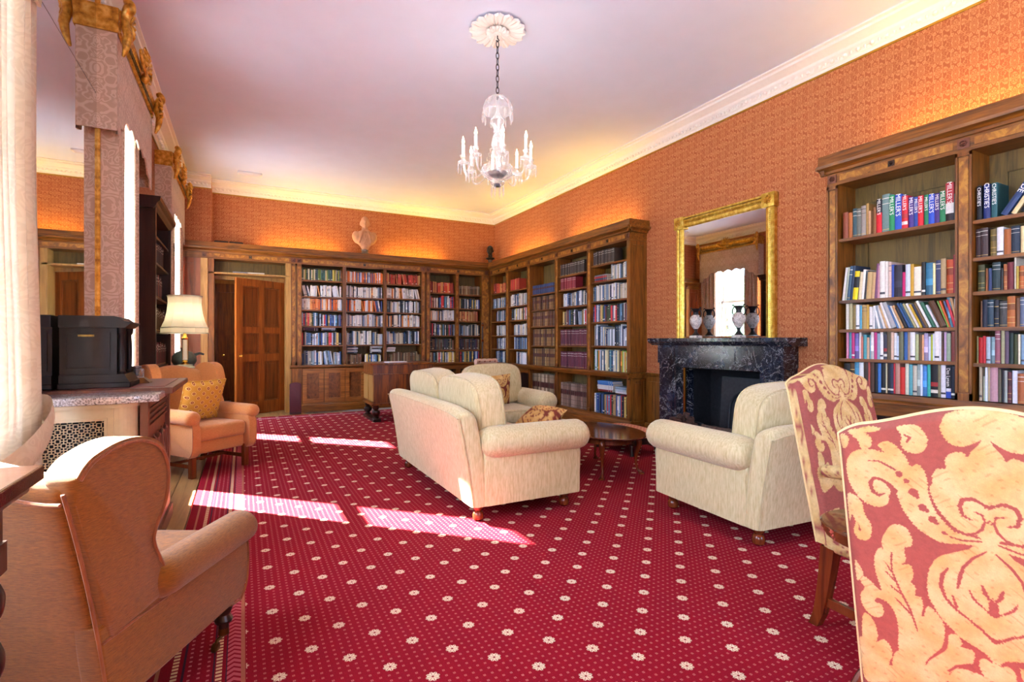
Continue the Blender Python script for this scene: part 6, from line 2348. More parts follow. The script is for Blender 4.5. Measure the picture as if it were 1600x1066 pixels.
def curtain(label, a, b, x=-0.82, z0=0.02, z1=3.36, folds=6, amp=0.032, mat=CURTAIN, group='window curtains', shape=None, th=0.006, ret=0.0, far=0.0):
    t = thing('curtain', label, 'curtain', (x, (a + b) / 2, 0.0), 0, group)
    n, mz = folds * 12, 26
    grid = []
    for j in range(mz + 1):
        f = j / mz
        z = z0 + (z1 - z0) * f
        lo_, hi_, dx_, k = shape(z) if shape else (a, b, 0, 1)
        row = []
        for i in range(n + 1):
            u = i / n
            y_ = lo_ + (hi_ - lo_) * u
            ph = 2 * PI * folds * u + 0.4 * math.sin(3 * f + i * 0.1)
            row.append((dx_ - ret * max(0.0, 1 - u / 0.22) - far * smoothstep((u - 0.2) / 0.3) + amp * k * (1 if not ret else min(1, 0.3 + u / 0.22)) * (math.sin(ph) + 0.25 * math.sin(2.3 * ph + f)), y_ - (a + b) / 2 + 0.006 * math.cos(ph), z))
        grid.append(row)
    m = M()
    N = n + 1
    vs_ = [p for r in grid for p in r]
    m.add(vs_, [(j * N + i, j * N + i + 1, (j + 1) * N + i + 1, (j + 1) * N + i) for j in range(mz) for i in range(n)], 0, True)
    bx = [(p[0] - th, p[1], p[2]) for p in vs_]
    m.add(bx, [(j * N + i, (j + 1) * N + i, (j + 1) * N + i + 1, j * N + i + 1) for j in range(mz) for i in range(n)], 0, True)
    for i in (0, n):
        m.add([q for j in range(mz + 1) for q in (vs_[j * N + i], bx[j * N + i])], [(2 * j, 2 * j + 1, 2 * j + 3, 2 * j + 2) for j in range(mz)], 0, True)
    m.build('drape', mat, t)
    return t


pelmet('gilt carved pelmet above the middle window, beside the pier mirror', 4.46, 6.02, 'scalloped mushroom valance hanging below the middle gilt pelmet')
pelmet('gilt carved pelmet above the far window, near the back wall', 7.55, 9.22, 'scalloped mushroom valance hanging below the far gilt pelmet')
pelmet('gilt carved pelmet above the near window, mostly out of view', 1.25, 2.95, 'scalloped ivory valance hanging below the near gilt pelmet', SUNLIT_CLOTH)
curtain('mushroom curtain drawn on the near side of the middle window', 4.515, 4.90, folds=5, x=-0.825, ret=0.11)
curtain('mushroom curtain drawn on the far side of the middle window', 5.31, 5.98, folds=6, x=-0.82, amp=0.025, far=0.085)
curtain('mushroom curtain drawn on the near side of the far window', 7.60, 7.95, folds=4)
curtain('mushroom curtain drawn on the far side of the far window', 8.76, 9.18, folds=4)


def tied(z):
    """tied back at knee height"""
    zt = 0.80
    if z > zt:
        f = smoothstep((z - zt) / 1.3)
        return (2.40 - 0.02 * f, 3.03, 0.03 * (1 - f), 0.7 + 0.3 * f)
    f = (zt - z) / zt
    return (2.38 - 0.02 * f, 3.03, 0.03, 0.7 + 0.2 * f)


nc = curtain('ivory figured curtain tied back beside the pier mirror, at the left edge', 2.34, 3.03, folds=8, mat=SUNLIT_CLOTH, shape=tied, x=-0.83)
m = M()
path = [(-0.83 + 0.03 + 0.085 * math.cos(a), 2.705 + 0.34 * math.sin(a), 0.80 + 0.10 * (math.sin(a))) for a in [2 * PI * i / 28 for i in range(28)]]
rings = []
for p in path:
    rings.append([(p[0], p[1], p[2] - 0.06), (p[0] + 0.008, p[1], p[2]), (p[0], p[1], p[2] + 0.06), (p[0] - 0.006, p[1], p[2])])
rings.append(rings[0])
m.loft([[(q[0] + 0.83, q[1] - 2.685, q[2]) for q in r] for r in rings], cap=False)
m.build('tieback', SUNLIT_CLOTH, nc)
curtain('ivory figured curtain on the near side of the near window, out of view', 1.25, 1.62, folds=4, mat=SUNLIT_CLOTH)

# pier mirror between the near and middle windows: two plates, slim gilt edge
pm = thing('pier_mirror', 'tall pier mirror of two glass plates with a slim gilt edge, at left', 'mirror', (-0.95, 3.76, 0.93))
ya, yb_ = -0.70, 0.745
M().box(0.0, 0.055, ya, yb_, 0.0, 2.64).build('backing', W_DARK, pm)
M().box(0.055, 0.060, ya, yb_ - 0.012, 0.0, 1.966).build('lower_plate', MIRROR, pm)
M().box(0.055, 0.060, ya, yb_ - 0.012, 1.971, 2.63).build('upper_plate', MIRROR, pm)
M().box(0.0, 0.075, yb_ - 0.012, yb_ + 0.012, 0.0, 2.66).build('gilt_edge', GILT, pm)
M().box(0.0, 0.07, ya - 0.02, ya, 0.0, 2.66).build('gilt_edge', GILT, pm)

# cream radiator cabinet with a granite slab, and the carved oak desk beyond it
rc = thing('radiator_cabinet', 'cream radiator cabinet with a fretwork grille and a grey granite top', 'cabinet', (-0.70, 3.36, 0.0))
# local: x from -0.25 (wall) to +0.22, y from -0.14 (camera side)
cor = [(-0.25, -0.12), (0.13, -0.12)] + [(0.13 + 0.08 * math.sin(a), -0.04 - 0.08 * math.cos(a)) for a in [PI / 2 * i / 8 for i in range(1, 9)]] + [(0.21, 0.14), (-0.25, 0.14)]
m = M()
# hollow carcass: frame round the grille opening
gx0, gx1, gz0, gz1 = -0.235, 0.085, 0.12, 0.80
m.box(-0.25, 0.13, -0.12, -0.10, 0.0, gz0).box(-0.25, 0.13, -0.12, -0.10, gz1, 0.875).box(gx1, 0.13, -0.12, -0.10, gz0, gz1).box(-0.25, gx0, -0.12, -0.10, gz0, gz1)
m.box(gx0, gx1, -0.126, -0.118, gz1, gz1 + 0.012).box(gx0, gx1, -0.126, -0.118, gz0 - 0.012, gz0).box(gx1, gx1 + 0.012, -0.126, -0.118, gz0 - 0.012, gz1 + 0.012)
m.box(0.118, 0.124, -0.128, -0.118, 0.0, 0.86)
m.prism(cor[1:11] + [(0.19, -0.04), (0.13, -0.10)], 'z', 0.0, 0.875, smooth=False)
m.box(-0.25, 0.21, 0.12, 0.14, 0, 0.875)
m.build('carcass', RADCREAM, rc)
mould = [(x_ * 1.0 + (0.012 if x_ > 0 else 0), y_ - 0.012) for x_, y_ in cor]
M().prism(mould, 'z', 0.862, 0.882).build('moulding', RADCREAM, rc)
slab_o = [(-0.25, -0.15), (0.16, -0.15), (0.30, -0.10), (0.31, -0.09), (0.31, 0.14), (-0.25, 0.14)]
M().prism_round(slab_o, 'z', 0.882, 0.92, 0.006, 2).build('granite_top', GRANITE, rc)
M().box(-0.24, 0.10, -0.02, 0.10, 0.1, 0.78).build('radiator', IRON, rc)
# fretwork: linked squares and crosses
g = M()
cw = 0.0385
i = 0
nx_, nz_ = 14, 30
sx_ = (gx1 - gx0) / nx_
sz_ = (gz1 - gz0) / nz_
bw_ = 0.0036
for i in range(nx_ + 1):
    for j in range(nz_ + 1):
        cx, cz = gx0 + i * sx_, gz0 + j * sz_
        if (i + j) % 2 == 0:
            r_ = sx_ * 0.50
            for a, b, c, d in ((-r_, r_, r_ - bw_, r_), (-r_, r_, -r_, -r_ + bw_), (-r_, -r_ + bw_, -r_, r_), (r_ - bw_, r_, -r_, r_)):
                xa, xb_ = max(gx0, cx + a), min(gx1, cx + b)
                za, zb = max(gz0, cz + c), min(gz1, cz + d)
                if xb_ > xa and zb > za:
                    g.box(xa, xb_, -0.113, -0.107, za, zb)
            for dx_, dz_ in ((1, 0), (0, 1)):
                if dx_ and i < nx_ - 1:
                    g.box(cx + r_, min(gx1, cx + 2 * sx_ - r_), -0.113, -0.107, max(gz0, cz - bw_ / 2), min(gz1, cz + bw_ / 2))
                if dz_ and j < nz_ - 1:
                    g.box(max(gx0, cx - bw_ / 2), min(gx1, cx + bw_ / 2), -0.113, -0.107, cz + r_, min(gz1, cz + 2 * sz_ - r_))
g.build('fretwork_grille', RADCREAM, rc)

od = thing('carved_desk', 'brown oak desk with a carved end and leather top below the pier mirror', 'desk', (-0.68, 3.94, 0.0))
# local y from -0.42 to +0.43; x from -0.26 (wall) to 0.30
M().rbox(-0.26, 0.33, -0.43, 0.44, 0.90, 0.935, 0.005, 1).build('desktop', W_CARVED, od)
M().box(-0.12, 0.28, -0.36, 0.38, 0.934, 0.939).build('leather_inset', REDLEATHER, od)
m = M().box(-0.25, 0.20, -0.42, 0.30, 0.08, 0.90)
m.build('carcass', W_CARVED, od)
m = M()
m.box(0.20, 0.235, -0.62, -0.56, 0.0, 0.88).box(0.20, 0.235, 0.27, 0.32, 0.0, 0.90).box(0.20, 0.235, -0.56, 0.27, 0.84, 0.88).box(0.20, 0.235, -0.56, 0.27, 0.08, 0.2)
m.box(0.20, 0.212, -0.56, 0.27, 0.2, 0.84)
for i in range(4):
    m.box(0.212, 0.224, -0.56, 0.27, 0.815 - i * 0.032, 0.825 - i * 0.032)
o = m.build('carved_end', W_CARVED, od)
k = M()
rc2 = random.Random(2)
for i in range(5):
    cy = -0.47 + i * 0.16
    for s in (-1, 1):
        k.tube([(0.222, cy + s * 0.02 * 1, 0.45), (0.226, cy + s * 0.06, 0.52), (0.226, cy + s * 0.05, 0.62), (0.224, cy + s * 0.015, 0.64), (0.222, cy + s * 0.02, 0.58)], 0.008, 6)
    k.tube([(0.222, cy, 0.36), (0.228, cy, 0.5), (0.222, cy, 0.66)], [0.006, 0.014, 0.004], 6)
k.build('carving', W_CARVED, o)
m = M().box(0.19, 0.25, -0.63, 0.34, 0.0, 0.08)
m.build('plinth', W_CARVED, od)

# black case clock on the cabinet, its side to the camera
cl = thing('mantel_clock', 'black wooden case with corner columns standing before the pier mirror', 'clock', (-0.725, 3.72, 0.939))
M().rbox(-0.155, 0.165, -0.15, 0.15, 0.0, 0.03, 0.004, 1).build('foot', EBONY, cl)
M().prism([(-0.15, 0.03), (0.16, 0.03), (0.145, 0.055), (0.135, 0.075), (-0.15, 0.075)], 'y', -0.142, 0.142).build('base', EBONY, cl)
m = M().box(-0.15, 0.10, -0.128, 0.128, 0.075, 0.335)
m.build('case', EBONY, cl)
m = M()
m.box(-0.13, 0.07, -0.134, -0.128, 0.10, 0.11).box(-0.13, 0.07, -0.134, -0.128, 0.30, 0.31).box(-0.13, -0.12, -0.134, -0.128, 0.11, 0.30).box(0.06, 0.07, -0.134, -0.128, 0.11, 0.30)
m.build('side_panel', EBONY, cl)
M().box(-0.07, 0.0, -0.137, -0.133, 0.285, 0.296).build('brass_plate', GILTDK, cl)
for y_ in (-0.108, 0.108):
    M().lathe([(0.02, 0.075), (0.022, 0.09), (0.014, 0.10), (0.016, 0.2), (0.013, 0.295), (0.02, 0.305), (0.022, 0.335)], 14, (0.118, y_, 0)).build('column', EBONY, cl)
M().box(0.10, 0.112, -0.085, 0.085, 0.09, 0.32).build('door', EBONY, cl)
M().prism([(-0.15, 0.335), (0.14, 0.335), (0.15, 0.345), (0.165, 0.36), (0.165, 0.368), (0.14, 0.372), (0.11, 0.395), (0.09, 0.40), (-0.15, 0.40)], 'y', -0.150, 0.150).build('cornice', EBONY, cl)

# glass inkwell
ik = thing('inkwell', 'square glass inkwell with a metal lid on a sloping wooden stand', 'inkwell', (-0.585, 3.92, 0.939))
M().loft([[(-a, -b, z), (a, -b, z), (a, b, z), (-a, b, z)] for a, b, z in ((0.075, 0.055, 0), (0.075, 0.055, 0.006), (0.042, 0.036, 0.034))], smooth=False).build('stand', W_WALNUT, ik)
M().rbox(-0.036, 0.036, -0.034, 0.034, 0.034, 0.088, 0.006, 2).build('glass_block', CRYSTAL, ik)
M().lathe([(0.014, 0.045), (0.020, 0.05), (0.022, 0.088), (0.026, 0.09), (0.028, 0.10), (0.026, 0.106), (0.001, 0.107)], 20).build('lid', STEEL, ik)

# dark table cutting into the frame at bottom left
tb = thing('hall_table', 'dark polished table with barley-twist legs at the bottom left corner', 'table', (-0.66, 1.14, 0.0))
M().rbox(-0.28, 0.286, -0.34, 0.296, 0.905, 0.938, 0.004, 1).build('tabletop', W_DARKH, tb)
M().rbox(-0.27, 0.268, -0.33, 0.278, 0.885, 0.905, 0.006, 2).build('under_moulding', W_DARK, tb)
M().box(-0.24, 0.235, -0.29, 0.245, 0.79, 0.885).build('apron', W_DARK, tb)
for sx_ in (-0.22, 0.215):
    for sy_ in (-0.27, 0.222):
        rings = []
        for k in range(64):
            f = k / 63
            z_ = 0.10 + 0.64 * f
            w_ = f * 2 * PI * 5.5
            ring = []
            for j in range(14):
                a = 2 * PI * j / 14
                r_ = 0.023 * (1 + 0.34 * math.cos(a - w_))
                ring.append((sx_ + r_ * math.cos(a), sy_ + r_ * math.sin(a), z_))
            rings.append(ring)
        m = M().loft(rings)
        m.box(sx_ - 0.026, sx_ + 0.026, sy_ - 0.026, sy_ + 0.026, 0.0, 0.10).box(sx_ - 0.026, sx_ + 0.026, sy_ - 0.026, sy_ + 0.026, 0.74, 0.80)
        m.build('leg', W_DARK, tb)
M().box(-0.22, 0.215, -0.285, -0.255, 0.05, 0.08).box(-0.22, 0.215, 0.207, 0.237, 0.05, 0.08).build('stretcher', W_DARK, tb)

# dark bookcase on the pier between the middle and far windows (front faces the room)
lb_ = thing('bookcase', 'dark oak bookcase between the two far windows on the left wall', 'bookcase', (-0.95, 6.83, 0))
ly0, ly1, lx = -0.58, 0.67, 0.165
m = M().box(0, lx, ly0, ly0 + 0.03, 0.0, 2.55).box(0, lx, ly1 - 0.03, ly1, 0.0, 2.55)
m.box(lx - 0.02, lx + 0.012, ly0 - 0.006, ly0 + 0.05, 0.0, 2.55).box(lx - 0.02, lx + 0.012, ly1 - 0.05, ly1 + 0.006, 0, 2.55)
m.build('side_panel', W_DARK, lb_)
M().box(0, 0.015, ly0 + 0.03, ly1 - 0.03, 0, 2.55).build('back_board', W_DARK, lb_)
lp = [(0, 2.53), (lx, 2.53), (lx + 0.02, 2.56), (lx + 0.03, 2.585), (lx + 0.055, 2.61), (lx + 0.06, 2.65), (0, 2.65)]
M().prism(lp, 'y', ly0 - 0.05, ly1 + 0.05).build('cornice', W_DARK, lb_)
M().prism([(0, 0), (lx + 0.03, 0), (lx + 0.03, 0.1), (lx + 0.015, 0.13), (0, 0.13)], 'y', ly0 - 0.02, ly1 + 0.02).build('plinth', W_DARK, lb_)
for zz in (0.13, 0.55, 0.93, 1.30, 1.66, 2.02, 2.30):
    M().box(0.015, lx - 0.01, ly0 + 0.03, ly1 - 0.03, zz - 0.022, zz).build('shelf', W_DARK, lb_)
LM = Matrix.Translation((-0.95 + lx, 6.83, 0)) @ Matrix.Rotation(PI / 2, 4, 'Z')
lr = random.Random(9)
lm = M()
for zz, hx_l, fill in ((0.55, ('2a2420', '383028'), .9), (0.93, ('5a2428', '3c2420'), .9), (1.30, ('3c2420', '4a3020'), .8), (1.66, ('6a2a24', '2c2430'), .6), (2.02, ('16161c', '2a2c40'), .7)):
    xx = ly0 + 0.05
    while xx < ly0 + 0.05 + 1.2 * fill:
        t_ = lr.uniform(0.025, 0.05)
        book_into(lm, t_, lr.uniform(0.2, 0.26), 0.13, C(lr.choice(hx_l)), 'l', lr, LM @ Matrix.Translation((xx, 0.03, zz + 0.0005)))
        xx += t_ + 0.001
tag(lm.build('book_row', BOOK), 'dark bound volumes on the shelves of the dark bookcase between windows', 'books', kind='stuff')

# lamp table and lamp
lt = thing('lamp_table', 'dark mahogany table behind the salmon wing chair, carrying the lamp', 'table', (-0.50, 6.85, 0.025))
M().rbox(-0.24, 0.26, -0.40, 0.45, 0.835, 0.86, 0.005, 1).build('tabletop', W_MAHOGH, lt)
M().box(-0.21, 0.22, -0.36, 0.40, 0.74, 0.835).build('apron', W_MAHOG, lt)
for sx_ in (-0.19, 0.20):
    for sy_ in (-0.34, 0.38):
        M().tube([(sx_, sy_, 0.80), (sx_, sy_, 0.4), (sx_, sy_, 0.0)], [0.026, 0.02, 0.014], 8).build('leg', W_MAHOG, lt)
lp_ = thing('table_lamp', 'brass column table lamp with a cream bell shade', 'lamp', (-0.555, 6.6, 0.886))
M().lathe([(0.10, 0), (0.105, 0.008), (0.105, 0.03), (0.09, 0.036), (0.075, 0.04), (0.075, 0.058), (0.03, 0.062)], 8).build('base', ONYX, lp_)
M().lathe([(0.04, 0.06), (0.038, 0.07), (0.02, 0.08), (0.03, 0.095), (0.02, 0.11)], 16).build('brass_collar', BRASS, lp_)
M().lathe([(0.03, 0.33), (0.036, 0.345), (0.022, 0.36), (0.012, 0.40), (0.012, 0.46)], 16).build('brass_mount', BRASS, lp_)
M().lathe([(0.026, 0.11), (0.024, 0.2), (0.024, 0.33)], 18).build('column', SHADE, lp_)
M().tube([(0.03, 0, 0.11), (0.03, 0, 0.33)], 0.004, 6).tube([(-0.02, -0.02, 0.11), (-0.02, -0.02, 0.33)], 0.004, 6).build('gilt_rod', BRASS, lp_)
sh = []
for r_, z_ in ((0.238, 0.395), (0.242, 0.40), (0.240, 0.455), (0.236, 0.462), (0.205, 0.53), (0.182, 0.62), (0.170, 0.72), (0.172, 0.78), (0.180, 0.80)):
    sh.append([(r_ * math.cos(2 * PI * i / 12), r_ * math.sin(2 * PI * i / 12), z_) for i in range(12)])
m = M().loft(sh, smooth=False, cap=False)
m.loft([[(p[0] * 0.98, p[1] * 0.98, p[2]) for p in r] for r in sh][::-1], smooth=False, cap=False)
m.v = [(x * 0.92, y * 0.92, z) for x, y, z in m.v]
m.build('shade', SILK, lp_)
d = bpy.data.lights.new('shade_fill', 'POINT')
d.energy = 3.5  # point light added inside the shade to brighten it
d.color = (1, 0.97, 0.92)
d.shadow_soft_size = 0.04
o = bpy.data.objects.new('shade_fill', d)
o.location = (0, 0, 0.6)
o.parent = lp_
COL.objects.link(o)
for zz, r_ in ((0.398, 0.224), (0.457, 0.222), (0.80, 0.167)):
    M().tube([(r_ * math.cos(2 * PI * i / 12), r_ * math.sin(2 * PI * i / 12), zz) for i in range(12)], 0.005, 6, closed=True).build('shade_trim', ONYX, lp_)
tp = thing('round_pot', 'dark grey round pot standing behind the table lamp', 'pot', (-0.60, 7.05, 0.886))
M().lathe([(0.05, 0), (0.09, 0.02), (0.125, 0.08), (0.12, 0.14), (0.08, 0.185), (0.035, 0.20), (0.03, 0.22), (0.045, 0.235)], 24).build('body', TEAPOT, tp)
M().tube([(0.10, 0.04, 0.15), (0.15, 0.07, 0.17), (0.19, 0.09, 0.155)], [0.02, 0.014, 0.012], 8).build('spout', TEAPOT, tp)
# ---------------------------------------------------------------- open door and the doorway
hinge = (0.622, 9.79)
free = (-0.112, 9.235)
da = math.atan2(free[1] - hinge[1], free[0] - hinge[0])
DWD = math.hypot(free[0] - hinge[0], free[1] - hinge[1])
dr = empty('door_1', (hinge[0], hinge[1], 0.008), da)
dr['kind'] = 'structure'
# local x runs from the hinge to the free edge; the visible face is +y side (towards the room)
HD, TD = 2.195, 0.045
m = M()
st = 0.11
cols = [(st, DWD / 2 - 0.05), (DWD / 2 + 0.05, DWD - st)]
rows = [(0.20, 0.86), (0.98, 1.32), (1.42, 2.08)]
m.box(0, st, 0, TD, 0, HD).box(DWD - st, DWD, 0, TD, 0, HD).box(DWD / 2 - 0.05, DWD / 2 + 0.05, 0, TD, 0, HD)
for a, b in ((0, 0.20), (0.86, 0.98), (1.32, 1.42), (2.08, HD)):
    m.box(st, DWD - st, 0, TD, a, b)
m.build('leaf_frame', W_DOOR, dr)
for ca, cb_ in cols:
    for ra_, rb_ in rows:
        p = M().box(ca, cb_, 0.018, TD - 0.018, ra_, rb_).box(ca + 0.05, cb_ - 0.05, 0.012, TD - 0.012, ra_ + 0.05, rb_ - 0.05)
        for (xa, xb_, za, zb) in ((ca, cb_, ra_, ra_ + 0.016), (ca, cb_, rb_ - 0.016, rb_), (ca, ca + 0.016, ra_, rb_), (cb_ - 0.016, cb_, ra_, rb_)):
            p.box(xa, xb_, 0.004, TD - 0.004, za, zb)
        p.build('panel', W_DOORIN, dr)
for yy in (-0.001, TD + 0.001):
    s = -1 if yy < 0 else 1
    M().lathe([(0.018, 0), (0.02, 0.004), (0.008, 0.01), (0.008, 0.03), (0.022, 0.04), (0.024, 0.05), (0.012, 0.06), (0.001, 0.062)], 14, xf=Matrix.Translation((DWD - 0.06, yy, 0.95)) @ Matrix.Rotation(-s * PI / 2, 4, 'X')).build('door_knob', BRASS, dr)
for zz in (0.35, 1.1, 1.85):
    M().box(-0.014, 0.004, -0.006, 0.02, zz, zz + 0.11).build('hinge', STEEL, dr)

# second, panelled door across the passage
d2 = empty('door_2', (0.0, 10.34, 0.0), 0)
d2['kind'] = 'structure'
m = M()
for a, b in ((-0.50, -0.40), (-0.05, 0.03), (0.42, 0.52)):
    m.box(a, b, -0.03, 0.01, 0.02, 2.2)
for a, b in ((0.02, 0.2), (0.86, 0.98), (1.3, 1.4), (2.05, 2.2)):
    m.box(-0.50, 0.52, -0.03, 0.01, a, b)
m.build('leaf_frame', W_V, d2)
for a, b in ((-0.40, -0.05), (0.03, 0.42)):
    for za, zb in ((0.2, 0.86), (0.98, 1.3), (1.4, 2.05)):
        M().box(a, b, -0.015, 0.0, za, zb).build('panel', W_V, d2)
M().lathe([(0.016, 0), (0.008, 0.01), (0.022, 0.035), (0.001, 0.055)], 12, xf=Matrix.Translation((-0.3, -0.03, 0.95)) @ Matrix.Rotation(PI / 2, 4, 'X')).build('door_knob', BRASS, d2)
M().box(-0.60, -0.53, -0.06, 0.01, 0, 2.3).build('architrave', PAINTW, d2)

bb = thing('deed_box', 'black metal box with a white label on the floor of the passage', 'box', (-0.28, 10.12, 0.0))
M().rbox(-0.10, 0.10, -0.07, 0.07, 0, 0.125, 0.006, 2).build('box_body', BLACKBOX, bb)
M().rbox(-0.104, 0.104, -0.074, 0.074, 0.125, 0.165, 0.006, 2).build('lid', BLACKBOX, bb)
M().box(-0.035, 0.035, -0.0725, -0.070, 0.05, 0.095).build('paper_label', PAPER, bb)
M().tube([(-0.03, 0, 0.165), (-0.03, 0, 0.185), (0.03, 0, 0.185), (0.03, 0, 0.165)], 0.005, 6).build('handle', STEEL, bb)

mb_ = thing('maroon_stand', 'narrow maroon upright case with an arched top by the cupboards', 'case', (0.765, 9.10, 0.008))
pts = [(-0.088, 0), (0.088, 0), (0.088, 0.48)] + [(0.088 * math.cos(a), 0.48 + 0.035 * math.sin(a)) for a in [PI * i / 10 for i in range(1, 10)]] + [(-0.088, 0.48)]
M().prism_round(pts, 'y', -0.03, 0.03, 0.006, 2).build('body', MAROON, mb_)
M().box(-0.08, 0.08, -0.032, -0.029, 0.012, 0.03).build('lower_band', BLACKP, mb_)

# papers on the shelf over the door, boards lying on the cornice
for i, (xx, w_, hx_, lb) in enumerate(((-0.14, 0.22, '7c7c84', 'grey folder lying on the shelf over the door'), (0.06, 0.26, 'd0c8b8', 'pale folder lying on the shelf over the door, right of the grey one'))):
    m = M()
    book_into(m, 0.022, w_, 0.17, C(hx_), 'p', random, Matrix(((0, 0, 1, 0), (0, 1, 0, 0), (-1, 0, 0, 0), (0, 0, 0, 1))) @ Matrix.Translation((-0.022, 0, 0)))
    tag(m.build('folder', BOOK, None, (xx, FB + 0.03, 2.296)), lb, 'folder', 'folders on the shelf over the door')
for i, (xx, lb) in enumerate(((-0.40, 'flat brown board lying on the cornice beside the wall step'), (-0.19, 'flat brown board lying on the cornice, the right one of two'))):
    o = M().rbox(0, 0.20, 0, 0.16, 0, 0.03, 0.004, 1).box(0.01, 0.19, 0.01, 0.15, 0.03, 0.036).build('board', W_DARK, None, (xx, 9.44, 2.765))
    tag(o, lb, 'board', 'boards on the cornice')

# slim turned pole in the corner between the bookcases
po = thing('library_pole', 'slim dark turned pole standing in the corner between bookcases', 'pole', (4.19, 9.27, 0.008))
M().tube([(0, 0, 0), (0, 0, 1.55)], 0.013, 10).build('shaft', W_DARK, po)
for zz in (0.5, 0.85, 1.2, 1.5):
    M().lathe([(0.013, -0.02), (0.022, 0), (0.013, 0.02)], 12, (0, 0, zz)).build('collar', W_MAHOG, po)

# ---------------------------------------------------------------- busts
bu = thing('bust', 'terracotta bust of a bald man in coat and bow tie', 'bust', (1.95, 9.45, 2.765), math.radians(-4))
Z = 0.0
parts = [
    ((0, 0.0, 0.575), (0.072, 0.088, 0.10)), ((0, -0.012, 0.535), (0.062, 0.078, 0.085)), ((0, -0.035, 0.50), (0.042, 0.05, 0.045)),      # skull, face, jaw
    ((0, -0.093, 0.553), (0.012, 0.02, 0.028), (0.35, 0, 0)), ((0, -0.10, 0.54), (0.014, 0.014, 0.011)),                              # nose
    ((0, -0.078, 0.585), (0.05, 0.016, 0.012)), ((0, -0.082, 0.512), (0.024, 0.012, 0.008)), ((0, -0.08, 0.500), (0.02, 0.012, 0.007)), ((0, -0.078, 0.474), (0.02, 0.018, 0.016)),
    ((0.078, 0.01, 0.553), (0.012, 0.02, 0.03)), ((-0.078, 0.01, 0.553), (0.012, 0.02, 0.03)),                                         # ears
    ((0.06, 0.03, 0.55), (0.025, 0.05, 0.05)), ((-0.06, 0.03, 0.55), (0.025, 0.05, 0.05)),
    ((0, 0.012, 0.44), (0.055, 0.055, 0.09)),                                                                                           # neck
    ((0, 0.015, 0.33), (0.16, 0.09, 0.10)), ((0.13, 0.02, 0.29), (0.085, 0.085, 0.12), (0, 0.35, 0)), ((-0.13, 0.02, 0.29), (0.085, 0.085, 0.12), (0, -0.35, 0)),
    ((0, -0.01, 0.24), (0.145, 0.09, 0.13)), ((0, 0.0, 0.16), (0.085, 0.07, 0.10)), ((0, 0.0, 0.10), (0.055, 0.055, 0.06)),
    ((0.075, -0.075, 0.30), (0.02, 0.03, 0.13), (0, -0.28, 0)), ((-0.075, -0.075, 0.30), (0.02, 0.03, 0.13), (0, 0.28, 0)),            # lapels
]
obj_from_mesh('figure', blob(parts, 0.009, 3), TERRA, bu)
e_ = M()
for s in (-1, 1):
    e_.lathe([(0.001, -0.008), (0.010, -0.004), (0.010, 0.004), (0.001, 0.008)], 10, (s * 0.027, -0.078, 0.563))
e_.build('eyes', TERRA, bu)
m = M()
for s in (-1, 1):
    m.tube([(0, -0.075, 0.405), (s * 0.03, -0.075, 0.412), (s * 0.06, -0.068, 0.405)], [0.007, 0.017, 0.012], 8)
m.build('bow_tie', TERRA, bu)
m = M().tube([(0.03, -0.105, 0.39), (0.02, -0.115, 0.28), (-0.03, -0.10, 0.16)], [0.006, 0.008, 0.006], 6).tube([(-0.03, -0.105, 0.39), (-0.02, -0.115, 0.28), (0.03, -0.10, 0.18)], [0.006, 0.008, 0.006], 6)
m.build('shirt_folds', TERRA, bu)
M().lathe([(0.075, 0), (0.075, 0.012), (0.06, 0.02), (0.05, 0.045), (0.062, 0.06), (0.062, 0.072), (0.04, 0.08)], 24).build('socle', TERRADK, bu)

b2 = thing('bust', 'small black bronze head on a socle in the corner of the bookcases', 'bust', (4.47, 9.52, 2.765), math.radians(-40))
parts = [((0, 0.0, 0.29), (0.066, 0.078, 0.09)), ((0, -0.012, 0.25), (0.054, 0.066, 0.07)), ((0, -0.03, 0.22), (0.035, 0.04, 0.035)), ((0, -0.082, 0.262), (0.010, 0.016, 0.022)), ((0, -0.07, 0.29), (0.04, 0.012, 0.01)), ((0, -0.07, 0.228), (0.02, 0.01, 0.008)),
         ((0.066, 0.01, 0.262), (0.010, 0.016, 0.024)), ((-0.066, 0.01, 0.262), (0.010, 0.016, 0.024)), ((0, 0.012, 0.17), (0.045, 0.045, 0.08)), ((0, 0.01, 0.115), (0.095, 0.06, 0.03)), ((0, 0.005, 0.09), (0.05, 0.045, 0.03))]
obj_from_mesh('head', blob(parts, 0.007, 3), BRONZEDK, b2)
M().lathe([(0.06, 0), (0.06, 0.015), (0.035, 0.03), (0.04, 0.06), (0.055, 0.08), (0.03, 0.09)], 20).build('socle', TERRADK, b2)

